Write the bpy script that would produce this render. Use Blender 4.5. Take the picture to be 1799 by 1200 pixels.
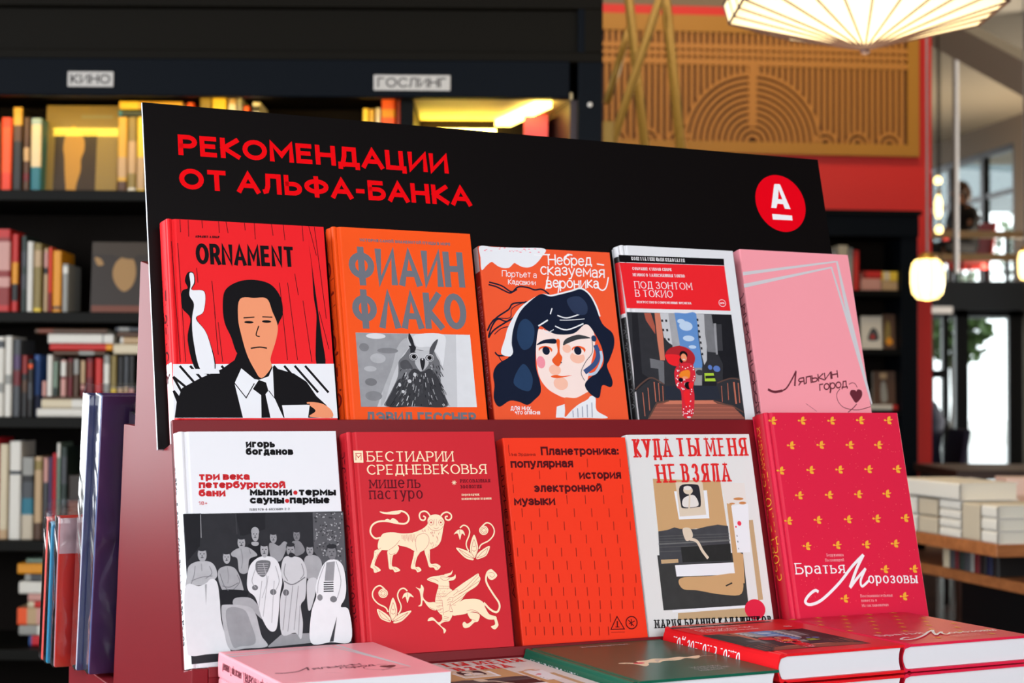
import bpy, math, random
from mathutils import Matrix, Vector

SC = bpy.context.scene
for o in list(bpy.data.objects):
    bpy.data.objects.remove(o)
COL = SC.collection

# ------------------------------------------------------------------ camera
EYE = 1.1112
PITCH, ROLL = math.radians(1.9), math.radians(0.38)
FPX = 2893.0
fwd = Vector((0, math.cos(PITCH), math.sin(PITCH)))
up0 = Vector((0, -math.sin(PITCH), math.cos(PITCH)))
rgt0 = Vector((1, 0, 0))
rgt = math.cos(ROLL) * rgt0 + math.sin(ROLL) * up0
upv = -math.sin(ROLL) * rgt0 + math.cos(ROLL) * up0
cam = bpy.data.cameras.new('camera')
cam.sensor_width = 36.0
cam.lens = 36.0 * FPX / 1799.0
cam.clip_start, cam.clip_end = 0.05, 400
cam.dof.use_dof = True
cam.dof.focus_distance = 1.72
cam.dof.aperture_fstop = 8.5
camo = bpy.data.objects.new('camera', cam)
COL.objects.link(camo)
mw = Matrix((rgt, upv, -fwd)).transposed().to_4x4()
mw.translation = (0, 0, EYE)
camo.matrix_world = mw
SC.camera = camo

# ------------------------------------------------------------------ world, daylight, added fills, exposure
wd = bpy.data.worlds.new('overcast_sky')
SC.world = wd
wd.use_nodes = True
nt = wd.node_tree
bg = nt.nodes['Background']
bg.inputs[0].default_value = (0.93, 0.97, 1.0, 1)
bg.inputs[1].default_value = 3.4
def area_light(name, loc, target, sx, sy, energy, col):
    l = bpy.data.lights.new(name, 'AREA')
    l.shape = 'RECTANGLE'; l.size, l.size_y = sx, sy
    l.energy = energy; l.color = col
    o = bpy.data.objects.new(name, l); COL.objects.link(o)
    o.location = loc
    o.rotation_euler = (Vector(target) - Vector(loc)).to_track_quat('-Z', 'Y').to_euler()
    return o
area_light('daylight_left_window', (-3.38, 1.0, 1.95), (0.0, 1.8, 1.0), 2.8, 2.3, 140, (0.90, 0.95, 1.0))
area_light('daylight_left_far_window', (-3.38, 5.45, 1.8), (0.0, 2.6, 1.0), 1.7, 2.2, 22, (0.90, 0.95, 1.0))
area_light('daylight_rear_window', (1.5, -2.28, 2.0), (0.2, 1.8, 0.9), 4.0, 2.4, 60, (0.95, 0.97, 1.0))
area_light('daylight_rear_doorway', (-1.7, -2.28, 1.5), (-0.5, 1.8, 0.9), 1.5, 2.2, 10, (0.95, 0.97, 1.0))
area_light('red_wall_fill', (0.9, 6.4, 4.6), (1.4, 8.5, 2.6), 2.6, 0.3, 50, (1.0, 0.80, 0.52))  # unseen warm fill, added to brighten the red wall and lattice
area_light('right_ceiling_fill', (9.4, 14.0, 1.8), (5.0, 14.5, 4.9), 5.0, 3.0, 1500, (1.0, 0.97, 0.92))  # fill light added to lift the ceiling on the right; the wall has no window
area_light('gallery_ceiling_fill', (6.55, 20.3, 2.6), (5.3, 20.0, 4.9), 1.6, 0.8, 95, (1.0, 0.86, 0.66))  # hidden fill aimed upward, added to lighten the ceiling over the gallery
SC.view_settings.view_transform = 'Standard'
SC.view_settings.look = 'None'
SC.view_settings.gamma = 1
SC.view_settings.use_curve_mapping = False
SC.view_settings.exposure = 0.0

# ------------------------------------------------------------------ materials
def lin(c):
    c = c / 255.0
    return c / 12.92 if c <= 0.04045 else ((c + 0.055) / 1.055) ** 2.4
MATS = {}
def mat(name, rgb, rough=0.5, spec=0.5, metal=0.0, coat=0.0, emit=0.0, noise=0.0, nscale=20.0, bump=0.0, trans=0.0):
    if name in MATS:
        return MATS[name]
    m = bpy.data.materials.new(name)
    m.use_nodes = True
    n, l = m.node_tree.nodes, m.node_tree.links
    b = n['Principled BSDF']
    c = (lin(rgb[0]), lin(rgb[1]), lin(rgb[2]), 1)
    b.inputs['Base Color'].default_value = c
    b.inputs['Roughness'].default_value = rough
    b.inputs['Specular IOR Level'].default_value = spec
    b.inputs['Metallic'].default_value = metal
    b.inputs['Coat Weight'].default_value = coat
    b.inputs['Coat Roughness'].default_value = 0.12
    if trans:
        b.inputs['Transmission Weight'].default_value = trans
    if emit:
        b.inputs['Emission Color'].default_value = c
        b.inputs['Emission Strength'].default_value = emit
    if noise or bump:
        tc = n.new('ShaderNodeTexCoord'); nz = n.new('ShaderNodeTexNoise')
        nz.inputs['Scale'].default_value = nscale; nz.inputs['Detail'].default_value = 4
        l.new(tc.outputs['Object'], nz.inputs['Vector'])
        if noise:
            mx = n.new('ShaderNodeMix'); mx.data_type = 'RGBA'
            mx.inputs[6].default_value = tuple(v * (1 - noise) for v in c[:3]) + (1,)
            mx.inputs[7].default_value = tuple(min(1, v * (1 + noise)) for v in c[:3]) + (1,)
            l.new(nz.outputs['Fac'], mx.inputs[0]); l.new(mx.outputs[2], b.inputs['Base Color'])
        if bump:
            bp = n.new('ShaderNodeBump'); bp.inputs['Strength'].default_value = bump; bp.inputs['Distance'].default_value = 0.002
            l.new(nz.outputs['Fac'], bp.inputs['Height']); l.new(bp.outputs['Normal'], b.inputs['Normal'])
    MATS[name] = m
    return m
def wood(name, a, b2, scale=3.0, rough=0.45):
    if name in MATS:
        return MATS[name]
    m = mat(name, a, rough)
    n, l = m.node_tree.nodes, m.node_tree.links
    b = n['Principled BSDF']
    tc = n.new('ShaderNodeTexCoord'); mp = n.new('ShaderNodeMapping'); nz = n.new('ShaderNodeTexNoise'); rp = n.new('ShaderNodeValToRGB')
    mp.inputs['Scale'].default_value = (scale, scale * 6, scale * 6)
    nz.inputs['Scale'].default_value = 2.5; nz.inputs['Detail'].default_value = 6; nz.inputs['Distortion'].default_value = 0.6
    rp.color_ramp.elements[0].position = 0.35; rp.color_ramp.elements[1].position = 0.68
    rp.color_ramp.elements[0].color = (lin(a[0]), lin(a[1]), lin(a[2]), 1); rp.color_ramp.elements[1].color = (lin(b2[0]), lin(b2[1]), lin(b2[2]), 1)
    l.new(tc.outputs['Object'], mp.inputs['Vector']); l.new(mp.outputs['Vector'], nz.inputs['Vector'])
    l.new(nz.outputs['Fac'], rp.inputs['Fac']); l.new(rp.outputs['Color'], b.inputs['Base Color'])
    return m
def film(name):
    """clear wrinkled plastic film: mostly transparent with sharp highlights"""
    m = bpy.data.materials.new(name); m.use_nodes = True
    n, l = m.node_tree.nodes, m.node_tree.links
    n.remove(n['Principled BSDF'])
    out = n['Material Output']
    tr = n.new('ShaderNodeBsdfTransparent'); gl = n.new('ShaderNodeBsdfGlossy'); mx = n.new('ShaderNodeMixShader')
    gl.inputs['Roughness'].default_value = 0.12
    fr = n.new('ShaderNodeFresnel'); fr.inputs['IOR'].default_value = 1.7
    tc = n.new('ShaderNodeTexCoord'); nz = n.new('ShaderNodeTexNoise'); bp = n.new('ShaderNodeBump')
    nz.inputs['Scale'].default_value = 9; nz.inputs['Detail'].default_value = 2; nz.inputs['Distortion'].default_value = 1.6
    bp.inputs['Strength'].default_value = 0.55; bp.inputs['Distance'].default_value = 0.01
    l.new(tc.outputs['Object'], nz.inputs['Vector']); l.new(nz.outputs['Fac'], bp.inputs['Height'])
    l.new(bp.outputs['Normal'], gl.inputs['Normal']); l.new(bp.outputs['Normal'], fr.inputs['Normal'])
    l.new(fr.outputs[0], mx.inputs[0]); l.new(tr.outputs[0], mx.inputs[1]); l.new(gl.outputs[0], mx.inputs[2])
    l.new(mx.outputs[0], out.inputs['Surface'])
    MATS[name] = m
    return m
def glass_pane(name):
    m = bpy.data.materials.new(name); m.use_nodes = True
    n, l = m.node_tree.nodes, m.node_tree.links
    n.remove(n['Principled BSDF'])
    tr = n.new('ShaderNodeBsdfTransparent'); gl = n.new('ShaderNodeBsdfGlossy'); mx = n.new('ShaderNodeMixShader')
    tr.inputs[0].default_value = (0.94, 0.97, 0.96, 1); gl.inputs['Roughness'].default_value = 0.02
    mx.inputs[0].default_value = 0.05
    l.new(tr.outputs[0], mx.inputs[1]); l.new(gl.outputs[0], mx.inputs[2])
    l.new(mx.outputs[0], n['Material Output'].inputs['Surface'])
    MATS[name] = m
    return m

INKS = dict(amber=(240,135,40), bluegrey=(60,82,130), blush=(250,192,170), brick=(205,122,98), brick2=(172,88,72), cloud=(190,210,235), coral2=(242,104,62),
    cream=(252,230,196), deck=(150,88,75), deck2=(192,112,90), face=(252,226,220), gold=(244,178,58), ice=(192,208,228), ink=(16,14,18), ink2=(46,44,50), kimono=(216,42,58),
    lime=(172,206,62), logo_red=(236,0,24), maroon=(104,42,54), maroon2=(96,22,34), navy=(20,28,50), navy2=(42,46,58), orange2=(238,92,40), paper=(236,236,242),
    paper2=(230,222,218), parasol=(176,38,46), plum=(84,18,24), plum2=(140,30,26), rail=(96,70,62), red2=(238,38,46), red3=(198,38,44), red4=(206,52,58), red5=(226,40,70),
    red6=(222,42,42), rose=(246,150,166), rosed=(232,60,84), rosed2=(244,120,110), rosed3=(246,170,176), sign_red=(236,0,12), signblue=(92,122,190), silver=(210,206,212), skin=(240,152,112),
    sky=(98,142,202), slate=(112,114,124), stain=(204,136,84), steel=(38,62,96), steel2=(44,56,84), street=(150,150,152), tan=(204,162,116), tan2=(196,164,126), tan3=(222,204,184), white=(246,244,248))
def ink(c):
    key = 'ink_' + c
    if key in MATS:
        return MATS[key]
    if c in INKS:
        rgb = INKS[c]
    else:
        v = int(''.join(ch for ch in c if ch.isdigit())); rgb = (v, v, v + (0 if c.endswith('b') else 5))
    if c in ('navy', 'steel', 'steel2', 'face', 'bluegrey', 'ice'):      # watercolour
        return mat(key, rgb, 0.5, 0.08, noise=.22 if c != 'face' else .05, nscale=34)
    if c[0] == 'g' and c[1:2].isdigit():                                  # photographic greys
        return mat(key, rgb, 0.45, 0.08, noise=.2 if int(''.join(ch for ch in c if ch.isdigit())) < 185 else .05, nscale=90)
    return mat(key, rgb, 0.45, 0.08)

# ------------------------------------------------------------------ mesh builder
class MB:
    def __init__(s):
        s.v, s.f, s.m = [], [], []
    def add(s, vs, fs, mi=0):
        b = len(s.v); s.v += [tuple(p) for p in vs]
        for f in fs:
            s.f.append([b + i for i in f]); s.m.append(mi)
        return s
    def box(s, x0, x1, y0, y1, z0, z1, mi=0):
        return s.add([(x0,y0,z0),(x1,y0,z0),(x1,y1,z0),(x0,y1,z0),(x0,y0,z1),(x1,y0,z1),(x1,y1,z1),(x0,y1,z1)],
                     [(0,3,2,1),(4,5,6,7),(0,1,5,4),(1,2,6,5),(2,3,7,6),(3,0,4,7)], mi)
    def prism(s, pts, fn, t0, t1, mi=0):
        """pts: 2D outline, fn(p, t) -> 3D, extruded from t0 to t1"""
        n = len(pts)
        vs = [fn(p, t0) for p in pts] + [fn(p, t1) for p in pts]
        return s.add(vs, [list(range(n))[::-1], list(range(n, 2 * n))] + [(i, (i + 1) % n, n + (i + 1) % n, n + i) for i in range(n)], mi)
    def tube(s, path, r, n=10, mi=0, r1=None):
        path = [Vector(p) for p in path]; rings = []
        for i, p in enumerate(path):
            d = (path[min(i + 1, len(path) - 1)] - path[max(i - 1, 0)]).normalized()
            a = d.cross(Vector((0, 0, 1)) if abs(d.z) < 0.95 else Vector((1, 0, 0))).normalized(); b = d.cross(a)
            rr = r if r1 is None else r + (r1 - r) * i / max(1, len(path) - 1)
            rings.append([p + (a * math.cos(6.28319 * k / n) + b * math.sin(6.28319 * k / n)) * rr for k in range(n)])
        vs = [q for ring in rings for q in ring]; fs = []
        for i in range(len(path) - 1):
            fs += [(i * n + k, i * n + (k + 1) % n, (i + 1) * n + (k + 1) % n, (i + 1) * n + k) for k in range(n)]
        fs += [list(range(n))[::-1], [(len(path) - 1) * n + k for k in range(n)]]
        return s.add(vs, fs, mi)
    def lathe(s, prof, cx, cy, n=24, mi=0):
        """prof: (r, z) pairs"""
        vs = [(cx + r * math.cos(6.28319 * k / n), cy + r * math.sin(6.28319 * k / n), z) for r, z in prof for k in range(n)]
        fs = [(i * n + k, i * n + (k + 1) % n, (i + 1) * n + (k + 1) % n, (i + 1) * n + k) for i in range(len(prof) - 1) for k in range(n)]
        return s.add(vs, fs, mi)
    def ball(s, c, rx, ry, rz, n=14, mi=0):
        vs = []; h = n // 2
        for i in range(h + 1):
            t = math.pi * i / h
            for k in range(n):
                a = 6.28319 * k / n
                vs.append((c[0] + rx * math.sin(t) * math.cos(a), c[1] + ry * math.sin(t) * math.sin(a), c[2] + rz * math.cos(t)))
        return s.add(vs, [(i * n + k, (i + 1) * n + k, (i + 1) * n + (k + 1) % n, i * n + (k + 1) % n) for i in range(h) for k in range(n)], mi)
    def build(s, name, mats, parent=None, smooth=False, bevel=0.0, seg=2):
        me = bpy.data.meshes.new(name)
        me.from_pydata(s.v, [], s.f)
        for m in (mats if isinstance(mats, (list, tuple)) else [mats]):
            me.materials.append(m)
        me.polygons.foreach_set('material_index', s.m)
        if smooth:
            me.polygons.foreach_set('use_smooth', [True] * len(s.f))
        me.validate(); me.update()
        o = bpy.data.objects.new(name, me); COL.objects.link(o)
        if parent:
            o.parent = parent
        if bevel:
            b = o.modifiers.new('bevel', 'BEVEL'); b.width = bevel; b.segments = seg; b.limit_method = 'ANGLE'
        return o
def tag(o, label, cat, group=None, kind=None):
    o['label'] = label; o['category'] = cat
    if group: o['group'] = group
    if kind: o['kind'] = kind
    return o
def structure(o, label=None):
    o['kind'] = 'structure'
    if label: o['label'] = label
    return o
def empty(name, M=None):
    o = bpy.data.objects.new(name, None); o.empty_display_size = 0.05; COL.objects.link(o)
    if M is not None: o.matrix_world = M
    return o
def frame(origin, x, y, z):
    M = Matrix((Vector(x), Vector(y), Vector(z))).transposed().to_4x4(); M.translation = origin
    return M
def copy_tree(o, parent=None):
    c = o.copy(); COL.objects.link(c)
    if parent is not None: c.parent = parent
    for ch in list(o.children):
        copy_tree(ch, c)
    return c

# ------------------------------------------------------------------ lettering drawn with strokes
GL = {
'А':'.8|0,0 .4,1 .8,0;.13,.3 .67,.3','Б':'.64|.58,1 0,1 0,0 .34,0 @.34,.29,.3,.29,-90,90 0,.58','В':'.64|0,0 0,1 .32,1 @.32,.77,.26,.23,90,-90 0,.54;.32,.54 @.34,.27,.3,.27,90,-90 0,0',
'Г':'.52|0,0 0,1 .52,1','Д':'.78|0,-.18 0,0 .78,0 .78,-.18;.1,0 .19,.55 .21,1 .65,1 .65,0','Е':'.56|.56,1 0,1 0,0 .56,0;0,.52 .5,.52','З':'.6|@.28,.76,.26,.24,160,-90 .2,.52;.28,.52 @.29,.26,.31,.26,90,-160',
'И':'.7|0,1 0,0 .7,1 .7,0','Й':'.7|0,1 0,0 .7,1 .7,0;@.35,1.25,.14,.1,180,360','К':'.64|0,0 0,1;.6,1 .05,.5 .64,0','Л':'.68|0,.01 .08,.04 .15,.35 .17,1 .66,1 .66,0','Λ':'.74|0,0 .37,1 .74,0',
'М':'.86|0,0 0,1 .43,.3 .86,1 .86,0','Н':'.7|0,0 0,1;.7,0 .7,1;0,.52 .7,.52','О':'.86|@.43,.5,.43,.5,0,360','П':'.7|0,0 0,1 .7,1 .7,0','Р':'.6|0,0 0,1 .32,1 @.32,.72,.28,.28,90,-90 0,.44',
'С':'.74|@.43,.5,.43,.5,45,315','Т':'.7|0,1 .7,1;.35,1 .35,0','У':'.7|0,1 .37,.34;.7,1 .3,.12 .2,0 .04,0','Ф':'.92|@.46,.52,.46,.33,0,360;.46,1.04 .46,-.04','Х':'.7|0,0 .7,1;0,1 .7,0','Ц':'.76|0,1 0,0 .76,0 .76,-.2;.64,0 .64,1',
'Ш':'.9|0,1 0,0 .9,0 .9,1;.45,0 .45,1','Ы':'.86|0,1 0,0 .3,0 @.3,.28,.28,.28,-90,90 0,.56;.86,0 .86,1','Ь':'.6|0,1 0,0 .3,0 @.3,.29,.3,.29,-90,90 0,.58','Ъ':'.76|0,1 .18,1 .18,0 .46,0 @.46,.29,.3,.29,-90,90 .18,.58','Э':'.74|@.31,.5,.43,.5,135,-135;.2,.52 .72,.52',
'Я':'.62|.62,0 .62,1 .3,1 @.3,.72,.29,.28,90,270 .62,.44;.3,.44 0,0','N':'.72|0,0 0,1 .72,0 .72,1','R':'.62|0,0 0,1 .32,1 @.32,.73,.28,.27,90,-90 0,.46;.34,.46 .64,0',
'S':'.58|@.29,.75,.27,.25,50,230 .3,.5 @.29,.25,.29,.25,60,-140','I':'.02|0,0 0,1','0':'.6|@.3,.5,.3,.5,0,360','1':'.3|0,.8 .22,1 .22,0','2':'.56|@.28,.72,.27,.28,170,-20 0,0 .56,0',
'3':'.54|@.26,.76,.25,.24,150,-90;.26,.52 @.26,.26,.28,.26,90,-150','6':'.58|@.29,.3,.29,.3,0,360;0,.32 .1,.7 .4,1','7':'.54|0,1 .54,1 .18,0','8':'.58|@.29,.76,.24,.24,0,360;@.29,.27,.29,.27,0,360','9':'.58|@.29,.7,.29,.3,0,360;.58,.68 .48,.3 .18,0',
'+':'.5|0,.42 .5,.42;.25,.17 .25,.67','-':'.3|0,.4 .3,.4',',':'.06|.04,.04 0,-.14',':':'.04|0,.03 0,.07;0,.58 0,.62',
'а':'.5|.04,.62 @.24,.5,.23,.22,130,0 .47,0;.47,.42 .2,.42 @.2,.21,.2,.21,90,270 .2,0 .47,.1','б':'.56|@.28,.33,.28,.33,0,360;0,.34 @.3,.55,.3,.4,185,95 .52,1.0','в':'.5|0,0 0,.72 .26,.72 @.26,.555,.19,.165,90,-90 0,.39;.26,.39 @.27,.195,.23,.195,90,-90 0,0',
'г':'.38|0,0 0,.72 .38,.72','д':'.6|0,-.16 0,0 .6,0 .6,-.16;.09,0 .17,.72 .5,.72 .5,0','е':'.54|0,.38 .54,.38 @.27,.36,.27,.36,0,315','ж':'.8|.4,0 .4,.72;0,0 .35,.37 0,.72;.8,0 .45,.37 .8,.72','з':'.46|@.22,.54,.21,.18,160,-90 .14,.36;.22,.36 @.22,.18,.24,.18,90,-160',
'и':'.54|0,.72 0,0 .54,.72 .54,0','й':'.54|0,.72 0,0 .54,.72 .54,0;@.27,.95,.12,.09,180,360','к':'.5|0,0 0,.72;.46,.72 .04,.36 .5,0','л':'.54|0,.01 .08,.05 .14,.72 .52,.72 .52,0','м':'.66|0,0 0,.72 .33,.2 .66,.72 .66,0','н':'.52|0,0 0,.72;.52,0 .52,.72;0,.38 .52,.38',
'о':'.58|@.29,.36,.29,.36,0,360','п':'.52|0,0 0,.72 .52,.72 .52,0','р':'.56|0,-.26 0,.72;@.28,.36,.28,.36,0,360','с':'.5|@.29,.36,.29,.36,50,310','т':'.5|0,.72 .5,.72;.25,.72 .25,0','у':'.52|0,.72 .28,.06;.52,.72 .2,-.2 .02,-.26',
'х':'.5|0,0 .5,.72;0,.72 .5,0','ц':'.58|0,.72 0,0 .58,0 .58,-.16;.48,0 .48,.72','ч':'.46|.46,0 .46,.72;0,.72 0,.34 .46,.34','ш':'.74|0,.72 0,0 .74,0 .74,.72;.37,0 .37,.72','ы':'.7|0,.72 0,0 .24,0 @.24,.21,.22,.21,-90,90 0,.42;.7,0 .7,.72',
'ь':'.46|0,.72 0,0 .24,0 @.24,.21,.22,.21,-90,90 0,.42','э':'.5|@.21,.36,.29,.36,130,-130;.14,.37 .48,.37','я':'.48|.48,0 .48,.72 .24,.72 @.24,.52,.23,.2,90,270 .48,.32;.22,.32 0,0'}
for a, b in zip('ABEMOT', 'АВЕМОТ'):
    GL[a] = GL[b]
def glyph(ch):
    w, _, body = GL[ch].partition('|')
    out = []
    for path in body.split(';'):
        pts = []
        for tok in path.split():
            if tok[0] == '@':
                cx, cy, rx, ry, a0, a1 = map(float, tok[1:].split(','))
                k = max(6, int(abs(a1 - a0) / 18))
                pts += [(cx + rx * math.cos(math.radians(a0 + (a1 - a0) * i / k)), cy + ry * math.sin(math.radians(a0 + (a1 - a0) * i / k))) for i in range(k + 1)]
            else:
                pts.append(tuple(map(float, tok.split(','))))
        out.append(pts)
    return float(w), out
def strip(pts, tv, th=None):
    """quads of a stroked polyline; thickness tv for upright and th for level strokes"""
    th = tv if th is None else th
    q = [pts[0]]
    for p in pts[1:]:
        if math.hypot(p[0] - q[-1][0], p[1] - q[-1][1]) > 1e-6: q.append(p)
    if len(q) < 2: return [], []
    closed = math.hypot(q[0][0] - q[-1][0], q[0][1] - q[-1][1]) < 1e-3 * (1 + abs(q[0][0])) and len(q) > 3
    seg = []
    for a, b in zip(q, q[1:]):
        L = math.hypot(b[0] - a[0], b[1] - a[1]); d = ((b[0] - a[0]) / L, (b[1] - a[1]) / L)
        seg.append((d, th + (tv - th) * abs(d[1])))
    vs, fs, n = [], [], len(q)
    for i, p in enumerate(q):
        s0 = seg[i - 1] if i > 0 else (seg[-1] if closed else seg[0])
        s1 = seg[i] if i < n - 1 else (seg[0] if closed else seg[-1])
        nx, ny = -(s0[0][1] + s1[0][1]), s0[0][0] + s1[0][0]
        L = math.hypot(nx, ny)
        if L < 0.2: nx, ny, L = -s1[0][1], s1[0][0], 1.0
        nx, ny = nx / L, ny / L
        c = max(0.55, abs(nx * -s1[0][1] + ny * s1[0][0]))
        t = (s0[1] + s1[1]) / 4 / c
        vs += [(p[0] + nx * t, p[1] + ny * t), (p[0] - nx * t, p[1] - ny * t)]
    for i in range(n - 1):
        fs.append((2 * i, 2 * i + 1, 2 * i + 3, 2 * i + 2))
    return vs, fs
def lettering(text, x0, y0, x1, y1, cap, wt, style, emit_poly):
    """emit_poly(points, faces) gets each stroke; the line of text fills x0..x1 on its baseline"""
    extra = {'s': .115, 'b': .03, 'f': .10, 'h': .06, 'i': .0, 'n': .045}[style] * cap
    L = math.hypot(x1 - x0, y1 - y0); ux, uy = (x1 - x0) / L, (y1 - y0) / L
    gl = [None if ch == ' ' else glyph(ch) for ch in text]
    n = sum(g is not None for g in gl); nsp = len(gl) - n
    wsum = sum(g[0] for g in gl if g); sp = .34 * cap
    if style == 'f': extra += wt * .45
    tail = wt
    for _ in range(6):
        sx = (L - tail - nsp * sp - (n - 1) * (wt + extra)) / wsum
        if sx > cap * .42: break
        extra *= .7; sp *= .85
    sy = cap - wt if style != 'f' else cap - wt * .4
    rnd = random.Random(len(text))
    th = {'f': wt * .52, 'b': wt * .8}.get(style, wt * .94)
    hb = th / 2
    sl = {'h': .1, 'i': .22}.get(style, 0.0)
    def place(px, py):
        px += sl * py
        return (x0 + ux * (px + wt / 2) - uy * (py + hb), y0 + uy * (px + wt / 2) + ux * (py + hb))
    gx = 0.0
    for g in gl:
        if g is None:
            gx += sp; continue
        jy = rnd.uniform(-.05, .05) if style == 'h' else 0
        for path in g[1]:
            pts = [(gx + p[0] * sx, (p[1] + jy) * sy) for p in path]
            ends = list(pts)
            if math.hypot(pts[0][0] - pts[-1][0], pts[0][1] - pts[-1][1]) > 1e-4 * cap and len(pts) > 1:
                for e, q in ((0, 1), (-1, -2)):          # square ends
                    dx, dy = pts[e][0] - pts[q][0], pts[e][1] - pts[q][1]; d = math.hypot(dx, dy) or 1
                    ex = hb * abs(dy) / d + (wt / 2 if style != 'f' else 0) * abs(dx) / d * .5
                    ends[e] = (pts[e][0] + dx / d * ex, pts[e][1] + dy / d * ex)
            vs, fs = strip(ends, wt, th)
            emit_poly([place(*v) for v in vs], fs)
            if style == 'f':
                for i, p in enumerate(path):
                    if not any(abs(p[1] - h) < .02 for h in (0.0, 1.0, .72)): continue
                    for j in (i - 1, i + 1):
                        if 0 <= j < len(path) and abs(path[j][1] - p[1]) > .3 and abs(path[j][0] - p[0]) < .5:
                            cx, cy = pts[i]; hw = wt * .92
                            emit_poly([place(cx - hw, cy - hb), place(cx + hw, cy - hb), place(cx + hw, cy + hb), place(cx - hw, cy + hb)], [(0, 1, 2, 3)])
        gx += g[0] * sx + wt + extra
def smooth_pts(pts, closed, k=5):
    out, n = [], len(pts)
    rng = range(n) if closed else range(n - 1)
    g = (lambda i: pts[i % n]) if closed else (lambda i: pts[max(0, min(n - 1, i))])
    for i in rng:
        a, b, c, d = g(i - 1), g(i), g(i + 1), g(i + 2)
        for j in range(k):
            t = j / k
            out.append(tuple(.5 * (2 * b[q] + (c[q] - a[q]) * t + (2 * a[q] - 5 * b[q] + 4 * c[q] - d[q]) * t * t + (3 * b[q] - a[q] - 3 * c[q] + d[q]) * t ** 3) for q in (0, 1)))
    if not closed: out.append(pts[-1])
    return out
LAYER = 0.00002
def printed(ops, surf, parent, names=None):
    """print the artwork `ops` (tenths of a millimetre on the cover) as thin ink shapes; surf(x, y, lift) -> local 3D point"""
    cur, mb, slots, lift, made, h = None, None, [], 1, [], [0.00006]
    def flush():
        if cur and mb.f:
            made.append(mb.build(cur, [ink(c) for c in slots], parent))
    for op in ops:
        k = op[0]
        if k == 'G':
            flush(); cur, mb, slots = op[1], MB(), []
            lift += 1
            continue
        if k == 'L':
            lift += 1; continue
        c = op[1]
        if c not in slots: slots.append(c)
        mi = slots.index(c); h[0] += 0.000003
        to3 = lambda p: surf(p[0] * 1e-4, p[1] * 1e-4, h[0] + lift * LAYER)
        if k == 'T':
            v = list(map(float, op[3].split()))
            lettering(op[2], v[0], v[1], v[2], v[3], v[4], v[5], op[4], lambda vs, fs: (h.__setitem__(0, h[0] + 0.000002), mb.add([to3(p) for p in vs], fs, mi)))
            continue
        num = list(map(float, (op[3] if k in 'SW' else op[2]).split()))
        pts = list(zip(num[0::2], num[1::2]))
        if k == 'E':
            x, y, rx, ry = num; n = 12 if max(rx, ry) < 12 else 28
            if max(rx, ry) > 300: n = 64
            mb.add([to3((x + rx * math.cos(6.28319 * i / n), y + ry * math.sin(6.28319 * i / n))) for i in range(n)], [list(range(n))], mi)
        elif k in 'PC':
            if k == 'C': pts = smooth_pts(pts, True)
            mb.add([to3(p) for p in pts], [list(range(len(pts)))], mi)
        else:
            if k == 'W': pts = smooth_pts(pts, False)
            vs, fs = strip(pts, op[2])
            mb.add([to3(p) for p in vs], fs, mi)
    flush()
    return made

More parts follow.
